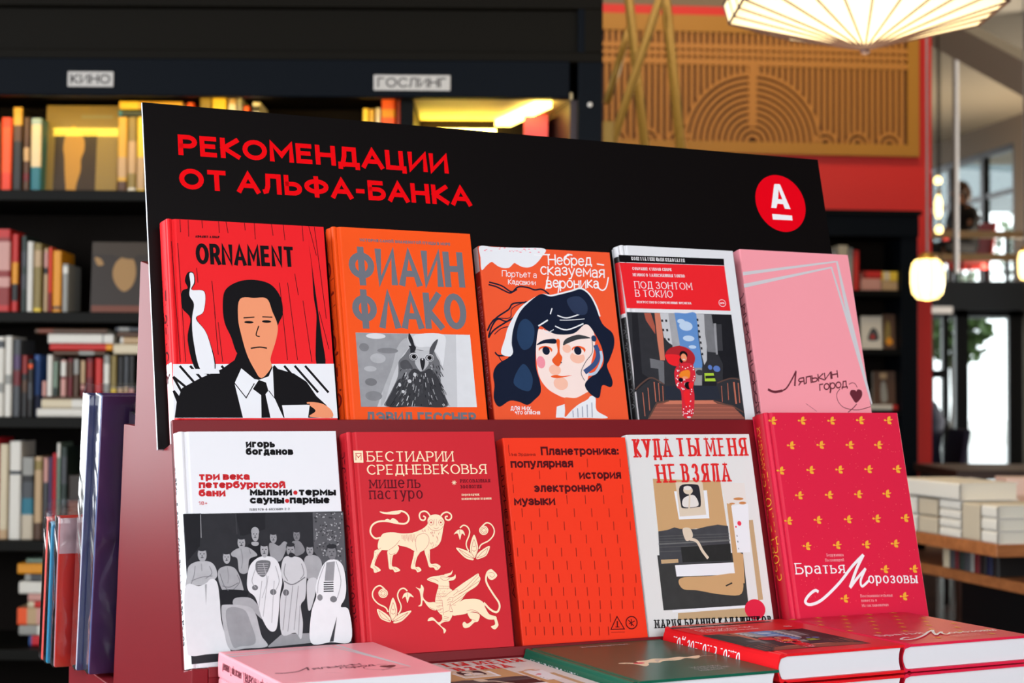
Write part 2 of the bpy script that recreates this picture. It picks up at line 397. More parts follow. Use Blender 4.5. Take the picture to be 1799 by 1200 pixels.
# ------------------------------------------------------------------ artwork of the covers, in tenths of a millimetre from the lower left corner
ART = {
 'sign': [
  ('G','lettering'),('T','sign_red','РЕКОМЕНДАЦИИ','306 2941 3427 2949 235 54','s'),('T','sign_red','ОТ АЛЬФА-БАНКА','300 2562 3677 2573 235 54','s'),
  ('G','emblem'),('E','logo_red','7991 2869 378 378'),('L',),
  ('P','white','7838 2800 7914 2801 7942 2863 8027 2860 8044 2800 8132 2800 8025 3119 8010 3128 7943 3124 7933 3116'),
  ('P','white','7837 2719 8139 2715 8136 2651 7836 2646'),('L',),('P','logo_red','7961 2923 8025 2924 7990 3053'),
 ],
 'ornament': [
  ('G','cover_picture'),('S','ink',6,'148 2333 150 2198'),('S','ink',6,'234 2334 232 2153'),('S','ink',6,'379 2337 381 2253'),
  ('S','ink',6,'554 2337 557 2209'),('S','ink',6,'633 2337 649 2214'),('S','ink',6,'830 2336 835 2253'),('S','ink',6,'937 2338 938 2160'),
  ('S','ink',6,'1123 2338 1134 2210'),('S','ink',6,'1252 2346 1260 2166'),('S','ink',6,'1461 2347 1463 2166'),('S','ink',6,'1535 2341 1598 2013'),
  ('S','ink',6,'1597 2334 1659 1321'),('S','ink',6,'296 1822 303 1665'),('S','ink',6,'449 1690 465 1288'),('S','ink',6,'1170 1698 1203 865'),
  ('S','ink',6,'1259 1701 1311 867'),('S','ink',6,'1344 1803 1368 1568'),('S','ink',6,'113 2080 135 829'),('S','ink',6,'49 2096 80 828'),
  ('S','ink',6,'1414 1510 1466 850'),('S','ink',6,'491 1251 515 835'),('S','ink',6,'460 1364 473 910'),('S','ink',6,'1584 1398 1664 989'),
  ('C','ink','1525 2120 1537 1851 1536 1554 1552 1358 1529 1122 1514 831 1613 833 1594 1124 1574 1397 1550 1752'),
  ('P','paper','3 805 1705 834 1705 253 -18 253'),('L',),('S','ink',25,'0 675 83 513'),('S','ink',25,'-3 531 89 264'),('S','ink',25,'0 675 189 514'),
  ('S','ink',25,'-3 531 195 264'),('S','ink',25,'71 787 296 515'),('S','ink',25,'95 532 301 264'),('S','ink',25,'177 789 403 516'),
  ('S','ink',25,'201 533 408 264'),('S','ink',25,'284 790 511 516'),('S','ink',25,'308 534 515 264'),('S','ink',25,'392 792 619 517'),
  ('S','ink',25,'415 534 623 264'),('S','ink',25,'500 793 728 518'),('S','ink',25,'523 535 732 264'),('S','ink',25,'609 795 838 519'),
  ('S','ink',25,'632 536 841 264'),('S','ink',25,'718 796 948 520'),('S','ink',25,'741 537 951 264'),('S','ink',25,'828 798 1059 520'),
  ('S','ink',25,'850 538 1062 264'),('S','ink',25,'939 800 1171 521'),('S','ink',25,'961 538 1173 264'),('S','ink',25,'1050 801 1283 522'),
  ('S','ink',25,'1072 539 1285 264'),('S','ink',25,'1162 803 1396 523'),('S','ink',25,'1184 540 1398 264'),('S','ink',25,'1275 805 1510 524'),
  ('S','ink',25,'1296 541 1511 264'),('S','ink',25,'1388 806 1624 524'),('S','ink',25,'1409 542 1625 264'),('L',),
  ('P','ink','-5 256 24 421 85 560 274 663 502 760 639 856 682 951 1004 919 1034 786 1262 722 1392 637 1489 485 1591 390 1650 257'),
  ('C','ink','200 1766 260 1769 273 1664 238 1586 368 1571 347 1361 269 1283 372 1115 437 759 241 737 165 1054 204 1281 126 1392 131 1563 192 1603 168 1679'),
  ('L',),
  ('C','paper','218 1757 259 1755 262 1663 232 1586 364 1568 344 1361 261 1282 368 1115 427 762 282 749 224 1055 222 1281 249 1434 207 1528 224 1643'),
  ('P','paper','150 755 468 763 477 712 151 703'),
  ('C','ink','549 1443 586 1598 725 1691 899 1717 1071 1675 1170 1541 1184 1366 1120 1229 1004 919 845 821 680 913 615 1102 557 1253'),
  ('P','paper','625 611 705 770 835 660 882 651 990 690 1038 790 1036 463 1119 256 692 256'),('L',),
  ('C','skin','733 1503 887 1522 1022 1517 1072 1382 1120 1229 1091 1074 1021 881 1024 786 912 670 841 764 774 915 729 1104 702 1295'),
  ('P','ink','814 556 882 651 957 624 976 539 943 501 981 256 886 256 897 491'),('P','paper','1110 392 1411 399 1382 256 1130 256'),
  ('C','skin','1377 416 1533 409 1636 342 1644 260 1464 260 1396 275 1469 333'),('L',),('E','ink','814 1259 50 13'),('E','ink','1003 1272 50 14'),
  ('S','ink',12,'759 1304 875 1315'),('S','ink',12,'960 1321 1068 1320'),('W','ink',12,'917 1224 883 1127 920 1109'),
  ('W','ink',14,'817 982 913 997 989 987'),('S','ink',10,'621 620 738 462 832 613'),('S','ink',10,'1044 790 1036 463 980 539'),
  ('S','ink',10,'1110 392 1411 399'),('G','title_lettering'),('T','ink','ORNAMENT','295 1863 1351 1875 225 41','n'),('G','author_lettering'),
  ('T','ink','АЛФАВЕТ А КНАР','300 2147 554 2152 25 7','s'),('G','spine'),
 ],
 'owl': [
  ('G','title_lettering'),('T','slate','ФИАИН','169 1738 1523 1744 413 74','n'),('T','slate','ФΛАКО','172 1257 1506 1263 413 74','n'),
  ('T','slate','ИСТОРИЯ САМОЙ ЗНАМЕНИТОЙ ПТИЦЫ В МИРЕ','317 2222 1386 2224 34 9','s'),('G','author_lettering'),
  ('T','slate','ДЭВИД ГЕССНЕР','232 214 1506 209 124 28','n'),('G','cover_picture'),('P','g200','186 1197 1524 1203 1527 391 185 391'),('L',),
  ('P','g155','187 1195 795 1197 695 985 568 806 435 546 367 391 185 391'),('P','g222','1354 1200 1524 1203 1527 391 1293 390'),
  ('C','g222','875 1190 1205 1198 1204 1017 1163 845 1131 938 1043 1053 912 1051 858 1089'),('L',),
  ('C','g180','652 1046 758 1148 782 1048 683 931 559 699 468 471 407 403 454 584 569 822'),('E','g120','318 659 67 42'),
  ('E','g220','414 1164 112 31'),('E','g180','418 919 88 54'),('E','g130','537 1005 120 31'),('E','g180','322 803 71 30'),
  ('E','g130','270 1038 55 46'),('E','g135','337 508 95 53'),('L',),
  ('C','g110','793 1041 726 962 655 892 644 807 623 708 549 577 484 471 468 395 805 393 1166 393 1164 505 1125 659 1136 861 1103 946 1065 1023 1014 1006 925 1020 845 1026'),
  ('L',),('C','g60','817 810 920 780 1013 812 1101 705 1144 551 1158 397 805 396 478 397 547 555 630 685 720 716'),
  ('C','g190','844 1019 929 1012 1027 1010 983 936 1002 874 955 812 921 788 888 787 840 879 878 949'),('L',),('S','g150',11,'1025 586 1040 530'),
  ('S','g40',7,'580 446 538 397'),('S','g200',7,'755 846 736 807'),('S','g40',8,'933 622 934 573'),('S','g40',11,'1080 791 1090 762'),
  ('S','g40',7,'681 811 661 780'),('S','g200',7,'1120 421 1132 399'),('S','g150',10,'959 469 965 414'),('S','g200',8,'1133 428 1147 404'),
  ('S','g200',10,'727 441 711 407'),('S','g200',8,'812 715 799 675'),('S','g40',12,'1002 651 1008 619'),('S','g40',11,'785 435 778 411'),
  ('S','g40',10,'939 704 939 665'),('S','g40',12,'1145 586 1173 537'),('S','g200',7,'777 438 763 398'),('S','g200',6,'943 659 944 606'),
  ('S','g200',8,'616 436 586 397'),('S','g150',7,'653 547 629 513'),('S','g150',9,'751 834 734 800'),('S','g80',8,'644 539 614 497'),
  ('S','g200',8,'950 763 951 724'),('S','g40',8,'1108 850 1129 799'),('S','g80',10,'1132 780 1159 724'),('S','g40',6,'649 508 624 472'),
  ('S','g80',12,'720 676 691 624'),('S','g150',7,'891 663 888 629'),('S','g40',12,'1104 657 1121 621'),('S','g40',7,'959 431 963 398'),
  ('S','g80',8,'904 645 900 592'),('S','g150',6,'1049 511 1064 468'),('S','g150',9,'931 731 931 699'),('S','g200',8,'998 518 1010 462'),
  ('S','g40',7,'1072 792 1086 750'),('S','g80',11,'867 562 861 517'),('S','g150',8,'971 712 976 657'),('S','g150',8,'670 446 646 408'),
  ('S','g150',8,'732 716 716 686'),('S','g40',10,'747 478 726 431'),('S','g80',12,'1039 795 1050 754'),('S','g150',12,'929 733 928 700'),
  ('S','g150',10,'714 583 698 554'),('S','g150',6,'1192 419 1207 399'),('S','g150',8,'753 724 733 682'),('S','g40',7,'980 711 985 668'),
  ('S','g40',11,'566 455 516 399'),('S','g80',6,'998 474 1006 438'),('S','g80',12,'668 587 641 547'),('S','g150',11,'835 736 825 698'),
  ('S','g150',8,'816 575 808 547'),('S','g150',8,'742 651 720 607'),('S','g40',12,'568 459 537 425'),('S','g80',8,'801 622 789 586'),
  ('S','g150',7,'798 424 790 398'),('S','g40',12,'873 421 871 398'),('S','g150',6,'1106 733 1123 693'),('S','g200',6,'859 585 855 561'),
  ('S','g80',12,'890 691 886 658'),('S','g200',10,'732 511 707 459'),('S','g40',11,'901 740 897 699'),('S','g40',7,'1128 468 1156 419'),
  ('S','g200',6,'807 625 792 577'),('S','g80',5,'989 712 993 684'),('S','g40',9,'993 618 1002 564'),('S','g40',10,'1045 868 1056 824'),
  ('S','g40',10,'973 434 979 398'),('S','g40',6,'1120 542 1147 490'),('S','g40',10,'1001 487 1011 444'),('S','g150',9,'799 653 786 614'),
  ('S','g150',9,'807 642 795 604'),('S','g200',11,'1022 852 1032 800'),('S','g150',6,'621 564 592 526'),('S','g40',7,'893 685 887 633'),
  ('S','g150',12,'1145 576 1176 522'),('S','g150',8,'851 546 843 503'),('S','g40',7,'733 850 706 801'),('S','g40',6,'687 607 654 554'),
  ('S','g80',8,'805 672 792 632'),('S','g150',6,'1125 571 1149 524'),('S','g80',7,'893 581 890 539'),('S','g200',6,'791 842 775 800'),
  ('S','g150',6,'847 763 838 727'),('S','g40',9,'642 606 613 565'),('S','g200',9,'882 692 878 665'),('S','g150',8,'832 622 818 566'),
  ('S','g40',10,'1034 507 1051 450'),('S','g80',11,'664 493 640 457'),('S','g150',8,'1105 741 1120 706'),('S','g150',10,'1065 812 1075 778'),
  ('S','g40',9,'787 429 777 398'),('S','g40',7,'824 531 818 506'),('S','g200',9,'981 441 985 418'),('S','g40',9,'954 463 958 429'),
  ('S','g40',7,'1085 842 1095 814'),('S','g200',6,'749 742 726 696'),('S','g200',6,'781 459 770 425'),('S','g150',9,'670 480 648 446'),
  ('S','g40',6,'1136 764 1151 734'),('S','g40',10,'712 763 680 709'),('S','g200',10,'708 557 690 524'),('S','g150',7,'692 540 674 511'),
  ('S','g40',11,'753 536 742 511'),('S','g80',11,'674 681 639 629'),('S','g150',12,'1131 613 1145 588'),('S','g40',10,'1124 648 1147 601'),
  ('S','g40',8,'1043 644 1052 612'),('S','g40',7,'694 729 659 673'),('S','g150',6,'968 552 973 511'),('S','g80',7,'719 725 687 668'),
  ('S','g80',9,'1020 839 1025 816'),('S','g40',6,'933 648 933 607'),('S','g150',11,'1035 869 1043 830'),('S','g200',11,'730 767 708 727'),
  ('S','g150',6,'860 750 854 722'),('S','g40',10,'714 757 682 700'),('S','g150',7,'901 745 899 720'),('S','g40',11,'846 740 840 714'),
  ('S','g40',10,'1033 698 1046 644'),('S','g40',10,'929 522 930 494'),('S','g40',7,'598 510 559 463'),('S','g150',8,'811 498 802 464'),
  ('S','g80',9,'683 721 651 671'),('S','g150',8,'708 857 675 805'),('S','g40',8,'1116 756 1130 725'),('S','g40',10,'819 704 810 675'),
  ('S','g200',7,'1134 800 1155 759'),('S','g40',6,'856 545 847 495'),('S','g40',7,'1100 728 1118 684'),('S','g150',8,'638 643 600 592'),
  ('S','g40',7,'1137 852 1164 797'),('S','g40',7,'803 546 794 516'),('S','g150',11,'1023 709 1031 673'),('S','g40',8,'982 498 989 453'),
  ('S','g40',6,'1065 808 1076 772'),('S','g200',7,'1025 690 1038 636'),
  ('C','g40','799 1204 831 1150 849 1073 866 1042 832 980 797 987 797 1033 783 1064 812 1068 786 1141'),
  ('C','g80','1133 1141 1091 1039 1042 960 1020 983 1029 1038 1081 1109'),('E','g200','826 744 19 23'),('E','g200','758 671 23 20'),
  ('E','g200','674 556 18 18'),('E','g200','641 631 16 21'),('C','g80','670 877 737 909 782 871 809 810 761 809 680 808'),('L',),
  ('E','g220','831 942 52 43'),('L',),('E','g40','830 939 46 36'),('L',),('E','g180','830 939 38 30'),('L',),('E','ink','833 942 25 22'),('L',),
  ('E','g220','1011 933 52 43'),('L',),('E','g40','1011 931 47 36'),('L',),('E','g180','1011 931 39 30'),('L',),('E','ink','1014 933 25 23'),('L',),
  ('C','g40','904 919 953 920 951 858 921 788 905 842'),('E','g220','928 915 8 11'),
 ],
 'veronica': [
  ('G','cover_picture'),
  ('C','paper','15 2255 192 2256 492 2261 839 2266 783 2159 692 2070 608 2033 527 2035 470 2060 427 2075 366 2023 296 2011 228 2027 182 2057 144 2077 81 2034 12 1979 12 2124'),
  ('L',),('E','rose','637 2251 14 6'),('E','rose','500 2215 9 2'),('E','rose','417 2224 7 4'),('E','rose','272 2251 8 4'),
  ('E','rose','389 2216 10 7'),('E','rose','647 2214 14 5'),('E','rose','434 2212 9 5'),('E','rose','545 2234 8 2'),('E','rose','97 2223 12 5'),
  ('E','rose','574 2249 17 3'),('E','rose','577 2263 15 5'),('E','rose','757 2221 14 6'),('E','rose','590 2231 7 4'),('E','rose','714 2259 18 4'),
  ('E','rose','330 2256 9 3'),('E','rose','523 2210 17 5'),('E','rose','325 2249 14 4'),('E','rose','574 2244 17 3'),('E','rose','262 2236 13 6'),
  ('E','rose','155 2209 15 3'),('E','rose','77 2209 15 6'),('E','rose','584 2242 10 4'),('E','rose','721 2256 8 5'),('E','rose','769 2265 5 2'),
  ('E','rose','455 2225 7 3'),('E','rose','480 2223 14 5'),
  ('W','navy',18,'80 1810 180 1786 265 1747 351 1722 448 1795 568 1793 655 1768 747 1778 832 1725'),
  ('W','navy',18,'90 1838 241 1802 352 1736 430 1767'),('W','navy',18,'563 1618 367 1598 300 1527 159 1440 62 1355 10 1272'),
  ('W','navy',18,'430 1489 271 1388 156 1412 74 1328 17 1204'),('W','navy',18,'349 1432 193 1345 83 1274 16 1191'),
  ('W','navy',18,'79 1029 126 989 274 1005'),('W','navy',10,'535 1631 346 1542 305 1430 112 1411 26 1286'),
  ('W','navy',10,'324 1335 188 1304 93 1233'),('W','navy',10,'113 1002 163 922 273 992'),
  ('C','paper','155 1014 221 1195 280 1333 436 1545 662 1691 786 1724 900 1657 540 1409 351 1308 308 1115 295 992'),
  ('W','paper',31,'844 1697 969 1727 1128 1769 1256 1802 1356 1736 1426 1603 1457 1477'),
  ('C','face','633 1301 856 1279 1103 1299 1284 1401 1366 1249 1338 1080 1245 828 1194 661 1207 579 1037 495 903 515 830 535 690 616 601 751 584 928 601 1148'),
  ('P','paper','779 413 883 443 877 288 754 288'),('C','paper','844 288 996 406 1193 524 1284 524 1284 373 1416 285 1133 285'),('L',),
  ('C','coral2','888 515 1039 516 1208 586 1198 510 1061 441 962 372 869 296 891 413'),
  ('C','navy','844 1697 725 1721 563 1618 430 1489 336 1307 296 1142 289 1005 102 894 32 785 33 651 10 503 66 410 203 478 319 465 418 432 513 493 596 574 600 710 570 874 601 1121 667 1336 767 1290 884 1251 1099 1268 1266 1380 1363 1284 1446 1082 1422 886 1201 717 1172 633 1255 538 1338 524 1394 663 1500 643 1533 720 1484 887 1529 971 1610 1141 1605 1282 1485 1393 1418 1603 1355 1729 1255 1797 1127 1764 969 1723'),
  ('E','rose','638 922 54 71'),('E','blush','1111 985 95 69'),('E','blush','862 679 91 75'),('E','blush','805 836 75 62'),
  ('E','blush','986 1087 55 50'),('L',),('C','orange2','860 1182 906 1183 890 1044 915 975 855 878 780 945 862 1043'),
  ('C','navy','605 1121 694 1178 847 1198 848 1143 720 1144'),('C','g60','942 1125 984 1198 1127 1250 1219 1245 1308 1216 1152 1199 1008 1150'),
  ('E','orange2','712 1068 87 44'),('E','orange2','1137 1076 89 45'),('L',),('E','face','706 1046 75 44'),('E','face','1127 1054 77 45'),('L',),
  ('E','navy','718 1057 47 48'),('E','navy','1124 1065 48 49'),('C','orange2','744 760 814 778 887 765 1017 777 885 748 794 742'),
  ('E','navy','895 922 9 8'),('W','paper',17,'653 1343 781 1416'),('W','paper',14,'910 1475 1028 1448 1203 1498'),
  ('W','paper',15,'865 1348 1012 1307 1236 1386'),('W','paper',8,'709 1310 749 1265 844 1306'),('W','paper',14,'820 1487 851 1557'),
  ('W','paper',8,'934 1420 1056 1423 1258 1443'),('C','steel','416 1365 512 1422 597 1314 546 1120 428 1063 369 1198'),
  ('C','steel','269 680 410 899 512 750 449 587'),('C','steel2','1054 1662 1213 1710 1310 1614 1281 1500 1128 1510'),
  ('W','bluegrey',59,'1360 1136 1385 1025 1325 912 1182 813'),('L',),('W','ice',33,'1421 1067 1418 955 1328 815 1225 786'),
  ('W','navy',7,'1324 1220 1311 1051 1212 938 1136 812 1170 716'),('S','bluegrey',7,'977 372 973 291'),('S','bluegrey',7,'1040 394 1034 291'),
  ('S','bluegrey',7,'1103 416 1094 291'),('S','bluegrey',7,'1167 438 1155 291'),('S','bluegrey',7,'1231 461 1216 291'),
  ('E','steel','1351 1213 34 37'),('G','title_lettering'),('T','white','Небред','859 2066 1435 2090 130 16','h'),
  ('T','white','сказуемая','745 1952 1585 1943 141 16','h'),('T','white','вероника','805 1792 1495 1815 132 16','h'),
  ('W','white',16,'1500 2110 1594 2103'),('W','white',14,'690 2185 786 2180'),('W','white',16,'808 2193 895 2196'),
  ('W','white',16,'844 1935 791 1778'),('W','white',16,'1470 1864 1500 1808 1545 1795 1593 1840 1634 1957'),
  ('W','white',16,'1096 2164 1127 2208 1189 2204'),('W','white',13,'986 1884 949 1741'),('G','author_lettering'),
  ('T','white','Портьет а','255 1910 695 1910 75 8','h'),('T','white','Кадсвкии','323 1821 673 1823 62 8','h'),('G','caption_lettering'),
  ('T','white','для них,','199 371 462 369 59 8','h'),('T','white','что опасна','248 323 560 323 50 8','h'),
 ],
 'tokyo': [
  ('G','cover_picture'),('P','ink','-27 2216 1435 2234 1430 2150 -25 2130'),('P','red2','-26 2122 1429 2146 1433 1582 -1 1571'),
  ('P','g50','-8 1524 1437 1536 1437 242 -6 243'),('L',),
  ('C','sky','626 1529 784 1531 941 1529 929 1264 932 1056 925 872 790 847 670 1097 653 1257 633 1441'),
  ('P','street','794 870 925 872 894 660 789 659'),('P','brick','366 1524 440 1525 445 1253 430 954 366 955 360 1194'),
  ('P','brick2','224 1518 315 1522 351 1365 342 1267 238 1431'),('P','g200','440 1525 554 1527 559 1141 517 1163 455 1230 445 1367'),
  ('P','g165','554 1527 639 1527 660 1137 556 1118'),('P','g190','941 1529 1050 1529 1051 1267 1007 965 963 907 939 1056'),
  ('P','g120','1050 1529 1157 1528 1181 1421 1171 1060 1033 1069 1028 1289'),('P','g110','228 975 415 944 384 670 316 683 326 852 225 862'),
  ('P','navy2','381 650 1104 654 1133 494 377 484'),('P','g35','58 1517 135 1519 102 793 207 727 96 659 -29 568'),
  ('P','deck','250 436 415 476 1025 482 1280 417 1442 258 106 258'),('P','g30','1154 1526 1437 1534 1427 763 1318 756 1194 726 1224 922 1171 1060'),
  ('L',),('E','cloud','775 1376 92 58'),('E','cloud','792 1226 79 35'),('E','cloud','830 1123 53 21'),('E','cloud','717 1432 53 29'),
  ('S','g40',28,'445 1433 471 1433'),('S','g40',28,'500 1433 526 1434'),('S','g40',28,'443 1319 469 1320'),('S','g40',28,'497 1319 523 1320'),
  ('S','g40',28,'449 1207 475 1208'),('S','g40',28,'503 1207 529 1208'),('S','g40',23,'949 1471 947 1441'),('S','g40',23,'950 1401 948 1371'),
  ('S','g40',23,'951 1331 949 1301'),('S','g40',23,'952 1262 950 1232'),('S','g40',23,'953 1193 952 1162'),('S','g40',23,'954 1123 953 1093'),
  ('S','g40',23,'955 1054 954 1024'),('P','g150','1164 1418 1202 1419 1169 1037 1145 1037'),('P','g60','1203 1410 1277 1412 1248 1085 1174 1084'),
  ('P','brick','421 476 1025 482 1078 439 326 432'),('S','deck2',6,'218 389 1309 392'),('S','deck2',6,'186 342 1355 344'),
  ('S','deck2',6,'143 302 1396 303'),('W','rail',17,'-12 602 87 681 222 744 377 667'),('W','rail',15,'1109 691 1304 748 1429 734'),
  ('S','rail',19,'121 275 251 447 415 476'),('S','rail',16,'1025 482 1073 451 1280 417 1428 338'),('S','deck2',10,'155 626 144 358'),
  ('S','deck2',12,'247 694 240 459'),('S','deck2',10,'303 683 293 470'),('S','deck2',9,'356 650 340 470'),('S','deck2',10,'78 569 72 291'),
  ('S','deck2',8,'1164 657 1148 463'),('S','deck2',9,'1255 692 1237 486'),('S','deck2',21,'1344 705 1337 440'),('S','deck2',12,'1403 694 1389 452'),
  ('P','lime','949 809 1074 811 1092 711 941 710'),('E','signblue','1128 863 48 38'),('E','signblue','1038 879 29 29'),('E','g60','884 814 53 34'),
  ('L',),('P','g35','957 775 1083 780 1087 748 953 743'),('P','g35','901 706 1099 711 1093 656 900 655'),
  ('C','parasol','447 1036 514 1100 635 1131 750 1110 832 1043 840 962 769 881 588 884 488 911 445 973'),('L',),
  ('C','red2','452 1025 632 1016 644 914 588 884 488 911 447 970'),('E','ink','692 1025 55 46'),('E','ink','650 959 23 34'),('L',),
  ('C','kimono','618 913 736 927 810 893 819 756 769 653 769 517 710 292 581 292 595 573 541 646 536 810 589 896'),('E','skin','691 992 40 48'),
  ('L',),('E','white','700 328 6 7'),('E','white','654 346 6 7'),('E','white','742 610 7 7'),('E','white','578 776 6 7'),('E','white','601 835 6 7'),
  ('E','white','687 410 6 7'),('E','white','712 471 6 7'),('E','white','722 328 6 7'),('E','white','646 323 6 7'),('E','white','586 829 6 7'),
  ('E','white','568 768 6 7'),('E','white','625 620 6 7'),('E','white','557 652 6 7'),('E','white','675 670 6 7'),('E','white','614 325 6 7'),
  ('E','white','803 850 7 7'),('E','white','701 466 6 7'),('E','white','660 682 6 7'),('E','white','678 351 6 7'),('E','white','641 719 6 7'),
  ('E','white','720 552 6 7'),('E','white','616 692 6 7'),('E','white','740 585 7 7'),('E','white','565 730 6 7'),('E','white','589 341 6 7'),
  ('E','white','563 680 6 7'),('E','white','774 890 7 7'),('E','white','733 678 7 7'),('E','white','552 742 6 7'),('E','white','653 665 6 7'),
  ('E','white','695 860 7 7'),('E','white','641 612 6 7'),('E','white','567 725 6 7'),('E','white','693 860 7 7'),('E','white','727 871 7 7'),
  ('E','white','600 376 6 7'),('E','white','701 352 6 7'),('E','white','581 303 6 7'),('E','white','685 366 6 7'),('E','white','594 319 6 7'),
  ('E','white','803 765 7 7'),('E','white','653 731 6 7'),('E','white','664 722 6 7'),('E','white','556 665 6 7'),('E','white','721 370 6 7'),
  ('E','white','617 880 6 7'),('E','white','698 326 6 7'),('E','white','804 875 7 7'),('E','white','582 824 6 7'),('E','white','700 670 7 7'),
  ('E','white','622 609 6 7'),('E','white','635 323 6 7'),('E','white','547 662 6 7'),('E','white','655 878 7 7'),('E','white','607 625 6 7'),
  ('E','white','657 347 6 7'),('E','white','671 339 6 7'),('E','white','799 847 7 7'),('E','white','670 662 6 7'),('E','white','778 715 7 7'),
  ('E','white','639 402 6 7'),('E','white','575 683 6 7'),('E','white','577 838 6 7'),('E','white','792 737 7 7'),
  ('C','amber','631 822 737 841 744 778 709 738 596 760'),('E','ink','704 655 52 45'),('E','ink','610 722 31 25'),
  ('C','red2','715 687 780 688 759 631 718 619'),('E','skin','672 749 39 16'),('E','g220','657 280 28 11'),
  ('C','red2','628 573 702 596 696 461 660 393 624 460'),('L',),('E','g220','688 969 16 6'),('S','rail',7,'624 959 608 799'),('G','title_lettering'),
  ('T','white','ПОД ЗОНТОМ','136 1816 927 1824 83 10','f'),('T','white','В ТОКИО','133 1712 645 1718 83 10','f'),
  ('T','white','КОЛЕТТА ГИПЕЛЬИМ КИАОТАТТИ','138 2158 867 2165 39 8','f'),('T','white','СОБРАНИЕ СТИХОВ СПОРК','133 2037 669 2044 33 7','f'),
  ('T','white','НЕМНОГО ТАЛИСМАННАЯ ТОКИО','129 1961 839 1972 33 7','f'),('T','white','ИСКУССТВО И СОВРЕМЕННЫЕ ВРЕМЕНА','137 1634 883 1641 25 6','f'),
  ('G','emblem'),('E','white','1319 1670 51 45'),('L',),('E','red2','1319 1670 45 39'),('L',),('T','white','ОПЗ','1286 1659 1349 1661 19 6','s'),
 ],
 'pink': [
  ('G','cover_picture'),('P','silver','6 2102 1433 2306 1437 2286 4 2058'),('P','silver','-6 1950 1346 2226 1350 2206 -2 1901'),
  ('P','silver','1341 2222 1363 2227 1547 1292 1661 424 1646 473 1475 1452'),
  ('P','silver','1437 2302 1467 2304 1540 1616 1670 473 1655 454 1479 1614'),
  ('C','maroon','1419 478 1365 551 1347 595 1376 638 1431 639 1450 623 1478 647 1531 635 1534 582 1500 532'),
  ('W','maroon',8,'1353 709 1404 730 1450 718 1473 671'),('W','maroon',8,'1207 653 1148 589 1149 501 1207 428 1309 397 1450 390 1638 430'),
  ('W','maroon',10,'1428 463 1372 417 1278 358'),('W','maroon',4,'664 465 747 411 809 367'),('G','title_lettering'),
  ('W','maroon',31,'138 636 228 606 345 623'),('W','maroon',18,'321 615 407 652 505 760 586 868'),('W','maroon',22,'586 872 556 760 538 682'),
  ('T','maroon','ялькин','595 687 1209 795 122 17','i'),('T','maroon','город','895 623 1330 673 114 16','i'),('W','maroon',20,'1048 598 1069 648'),
 ],
 'baths': [
  ('G','title_lettering'),('T','ink','игорь','672 2106 972 2104 76 24','b'),('T','ink','богданов','668 2031 1157 2026 76 24','b'),
  ('T','red3','три века','182 1789 695 1782 76 24','b'),('T','red3','петербургской','178 1709 1053 1693 76 24','b'),
  ('T','red3','бани','174 1628 440 1622 76 24','b'),('T','ink','мыльни','684 1627 1117 1618 78 24','b'),
  ('T','ink','термы','1182 1617 1576 1608 78 24','b'),('T','ink','сауны','679 1547 1030 1539 78 24','b'),
  ('T','ink','парные','1086 1539 1504 1530 78 24','b'),('E','red3','1151 1645 22 21'),('E','red3','1060 1565 22 21'),
  ('T','red3','18+','169 1546 256 1544 35 6','s'),('T','ink','ISBN 978-6-6033689-2-2','673 1477 1081 1473 21 5','f'),('G','cover_picture'),
  ('P','g45','10 1461 1637 1446 1630 153 1630 88 24 39'),('L',),('P','g90','1316 1443 1637 1437 1621 847 1389 930 1302 1055'),
  ('P','g30','18 1463 187 1462 158 1143 32 1006'),('P','g35','529 1455 828 1453 817 1290 565 1225'),('L',),('E','g150','1540 1303 9 7'),
  ('E','g180','1507 1311 8 10'),('E','g60','1571 1025 5 4'),('E','g150','1529 1159 7 9'),('E','g60','1487 1106 4 8'),('E','g60','1339 1089 7 8'),
  ('E','g60','1464 1096 4 9'),('E','g180','1354 1402 6 8'),('E','g60','1460 1028 9 6'),('E','g180','1438 1285 6 4'),('E','g180','1536 1180 8 5'),
  ('E','g60','1384 1307 5 4'),('E','g180','1431 1394 7 8'),('E','g180','1439 1337 5 7'),('E','g150','1595 1261 5 6'),('E','g150','1457 1173 8 9'),
  ('E','g180','1426 1055 6 4'),('E','g60','1393 1261 6 8'),('E','g150','1485 971 9 4'),('E','g150','1387 1070 4 11'),('E','g60','1421 1126 10 4'),
  ('E','g180','1553 1004 4 9'),('E','g150','1420 1015 4 4'),('E','g60','1337 1389 11 7'),('E','g150','1345 1234 7 11'),('E','g60','1467 1118 8 11'),
  ('E','g150','1594 1203 5 6'),('E','g60','1508 1384 12 8'),('E','g60','1449 1300 7 10'),('E','g60','1617 1363 9 11'),('E','g60','1397 1044 4 6'),
  ('E','g180','1561 1119 7 10'),('E','g180','1482 1190 5 8'),('E','g60','1450 1237 9 5'),('E','g60','1365 1100 10 7'),('E','g60','1390 1313 5 7'),
  ('E','g150','1483 1019 10 7'),('E','g60','1387 1009 7 4'),('E','g150','1539 1370 7 8'),('E','g60','1501 1195 11 6'),('E','g150','1397 1012 8 6'),
  ('E','g180','1412 1061 9 9'),('E','g150','1546 1429 6 10'),('E','g60','1511 1227 9 6'),('E','g60','1529 1186 9 10'),('E','g60','1313 1158 4 9'),
  ('E','g150','1528 1027 6 4'),('E','g150','1592 1072 11 10'),('E','g60','1509 1244 11 8'),('E','g150','1596 1329 8 9'),('E','g180','1463 1222 6 4'),
  ('E','g180','1475 1166 10 9'),('E','g150','1575 1172 5 4'),('E','g180','1345 1214 11 7'),('E','g60','1412 1397 10 8'),('E','g60','1555 1133 11 10'),
  ('E','g180','1367 1121 11 5'),('E','g150','1337 1271 8 10'),('E','g150','1366 1244 7 6'),('E','g150','1532 1242 10 5'),('E','g150','1436 1341 7 7'),
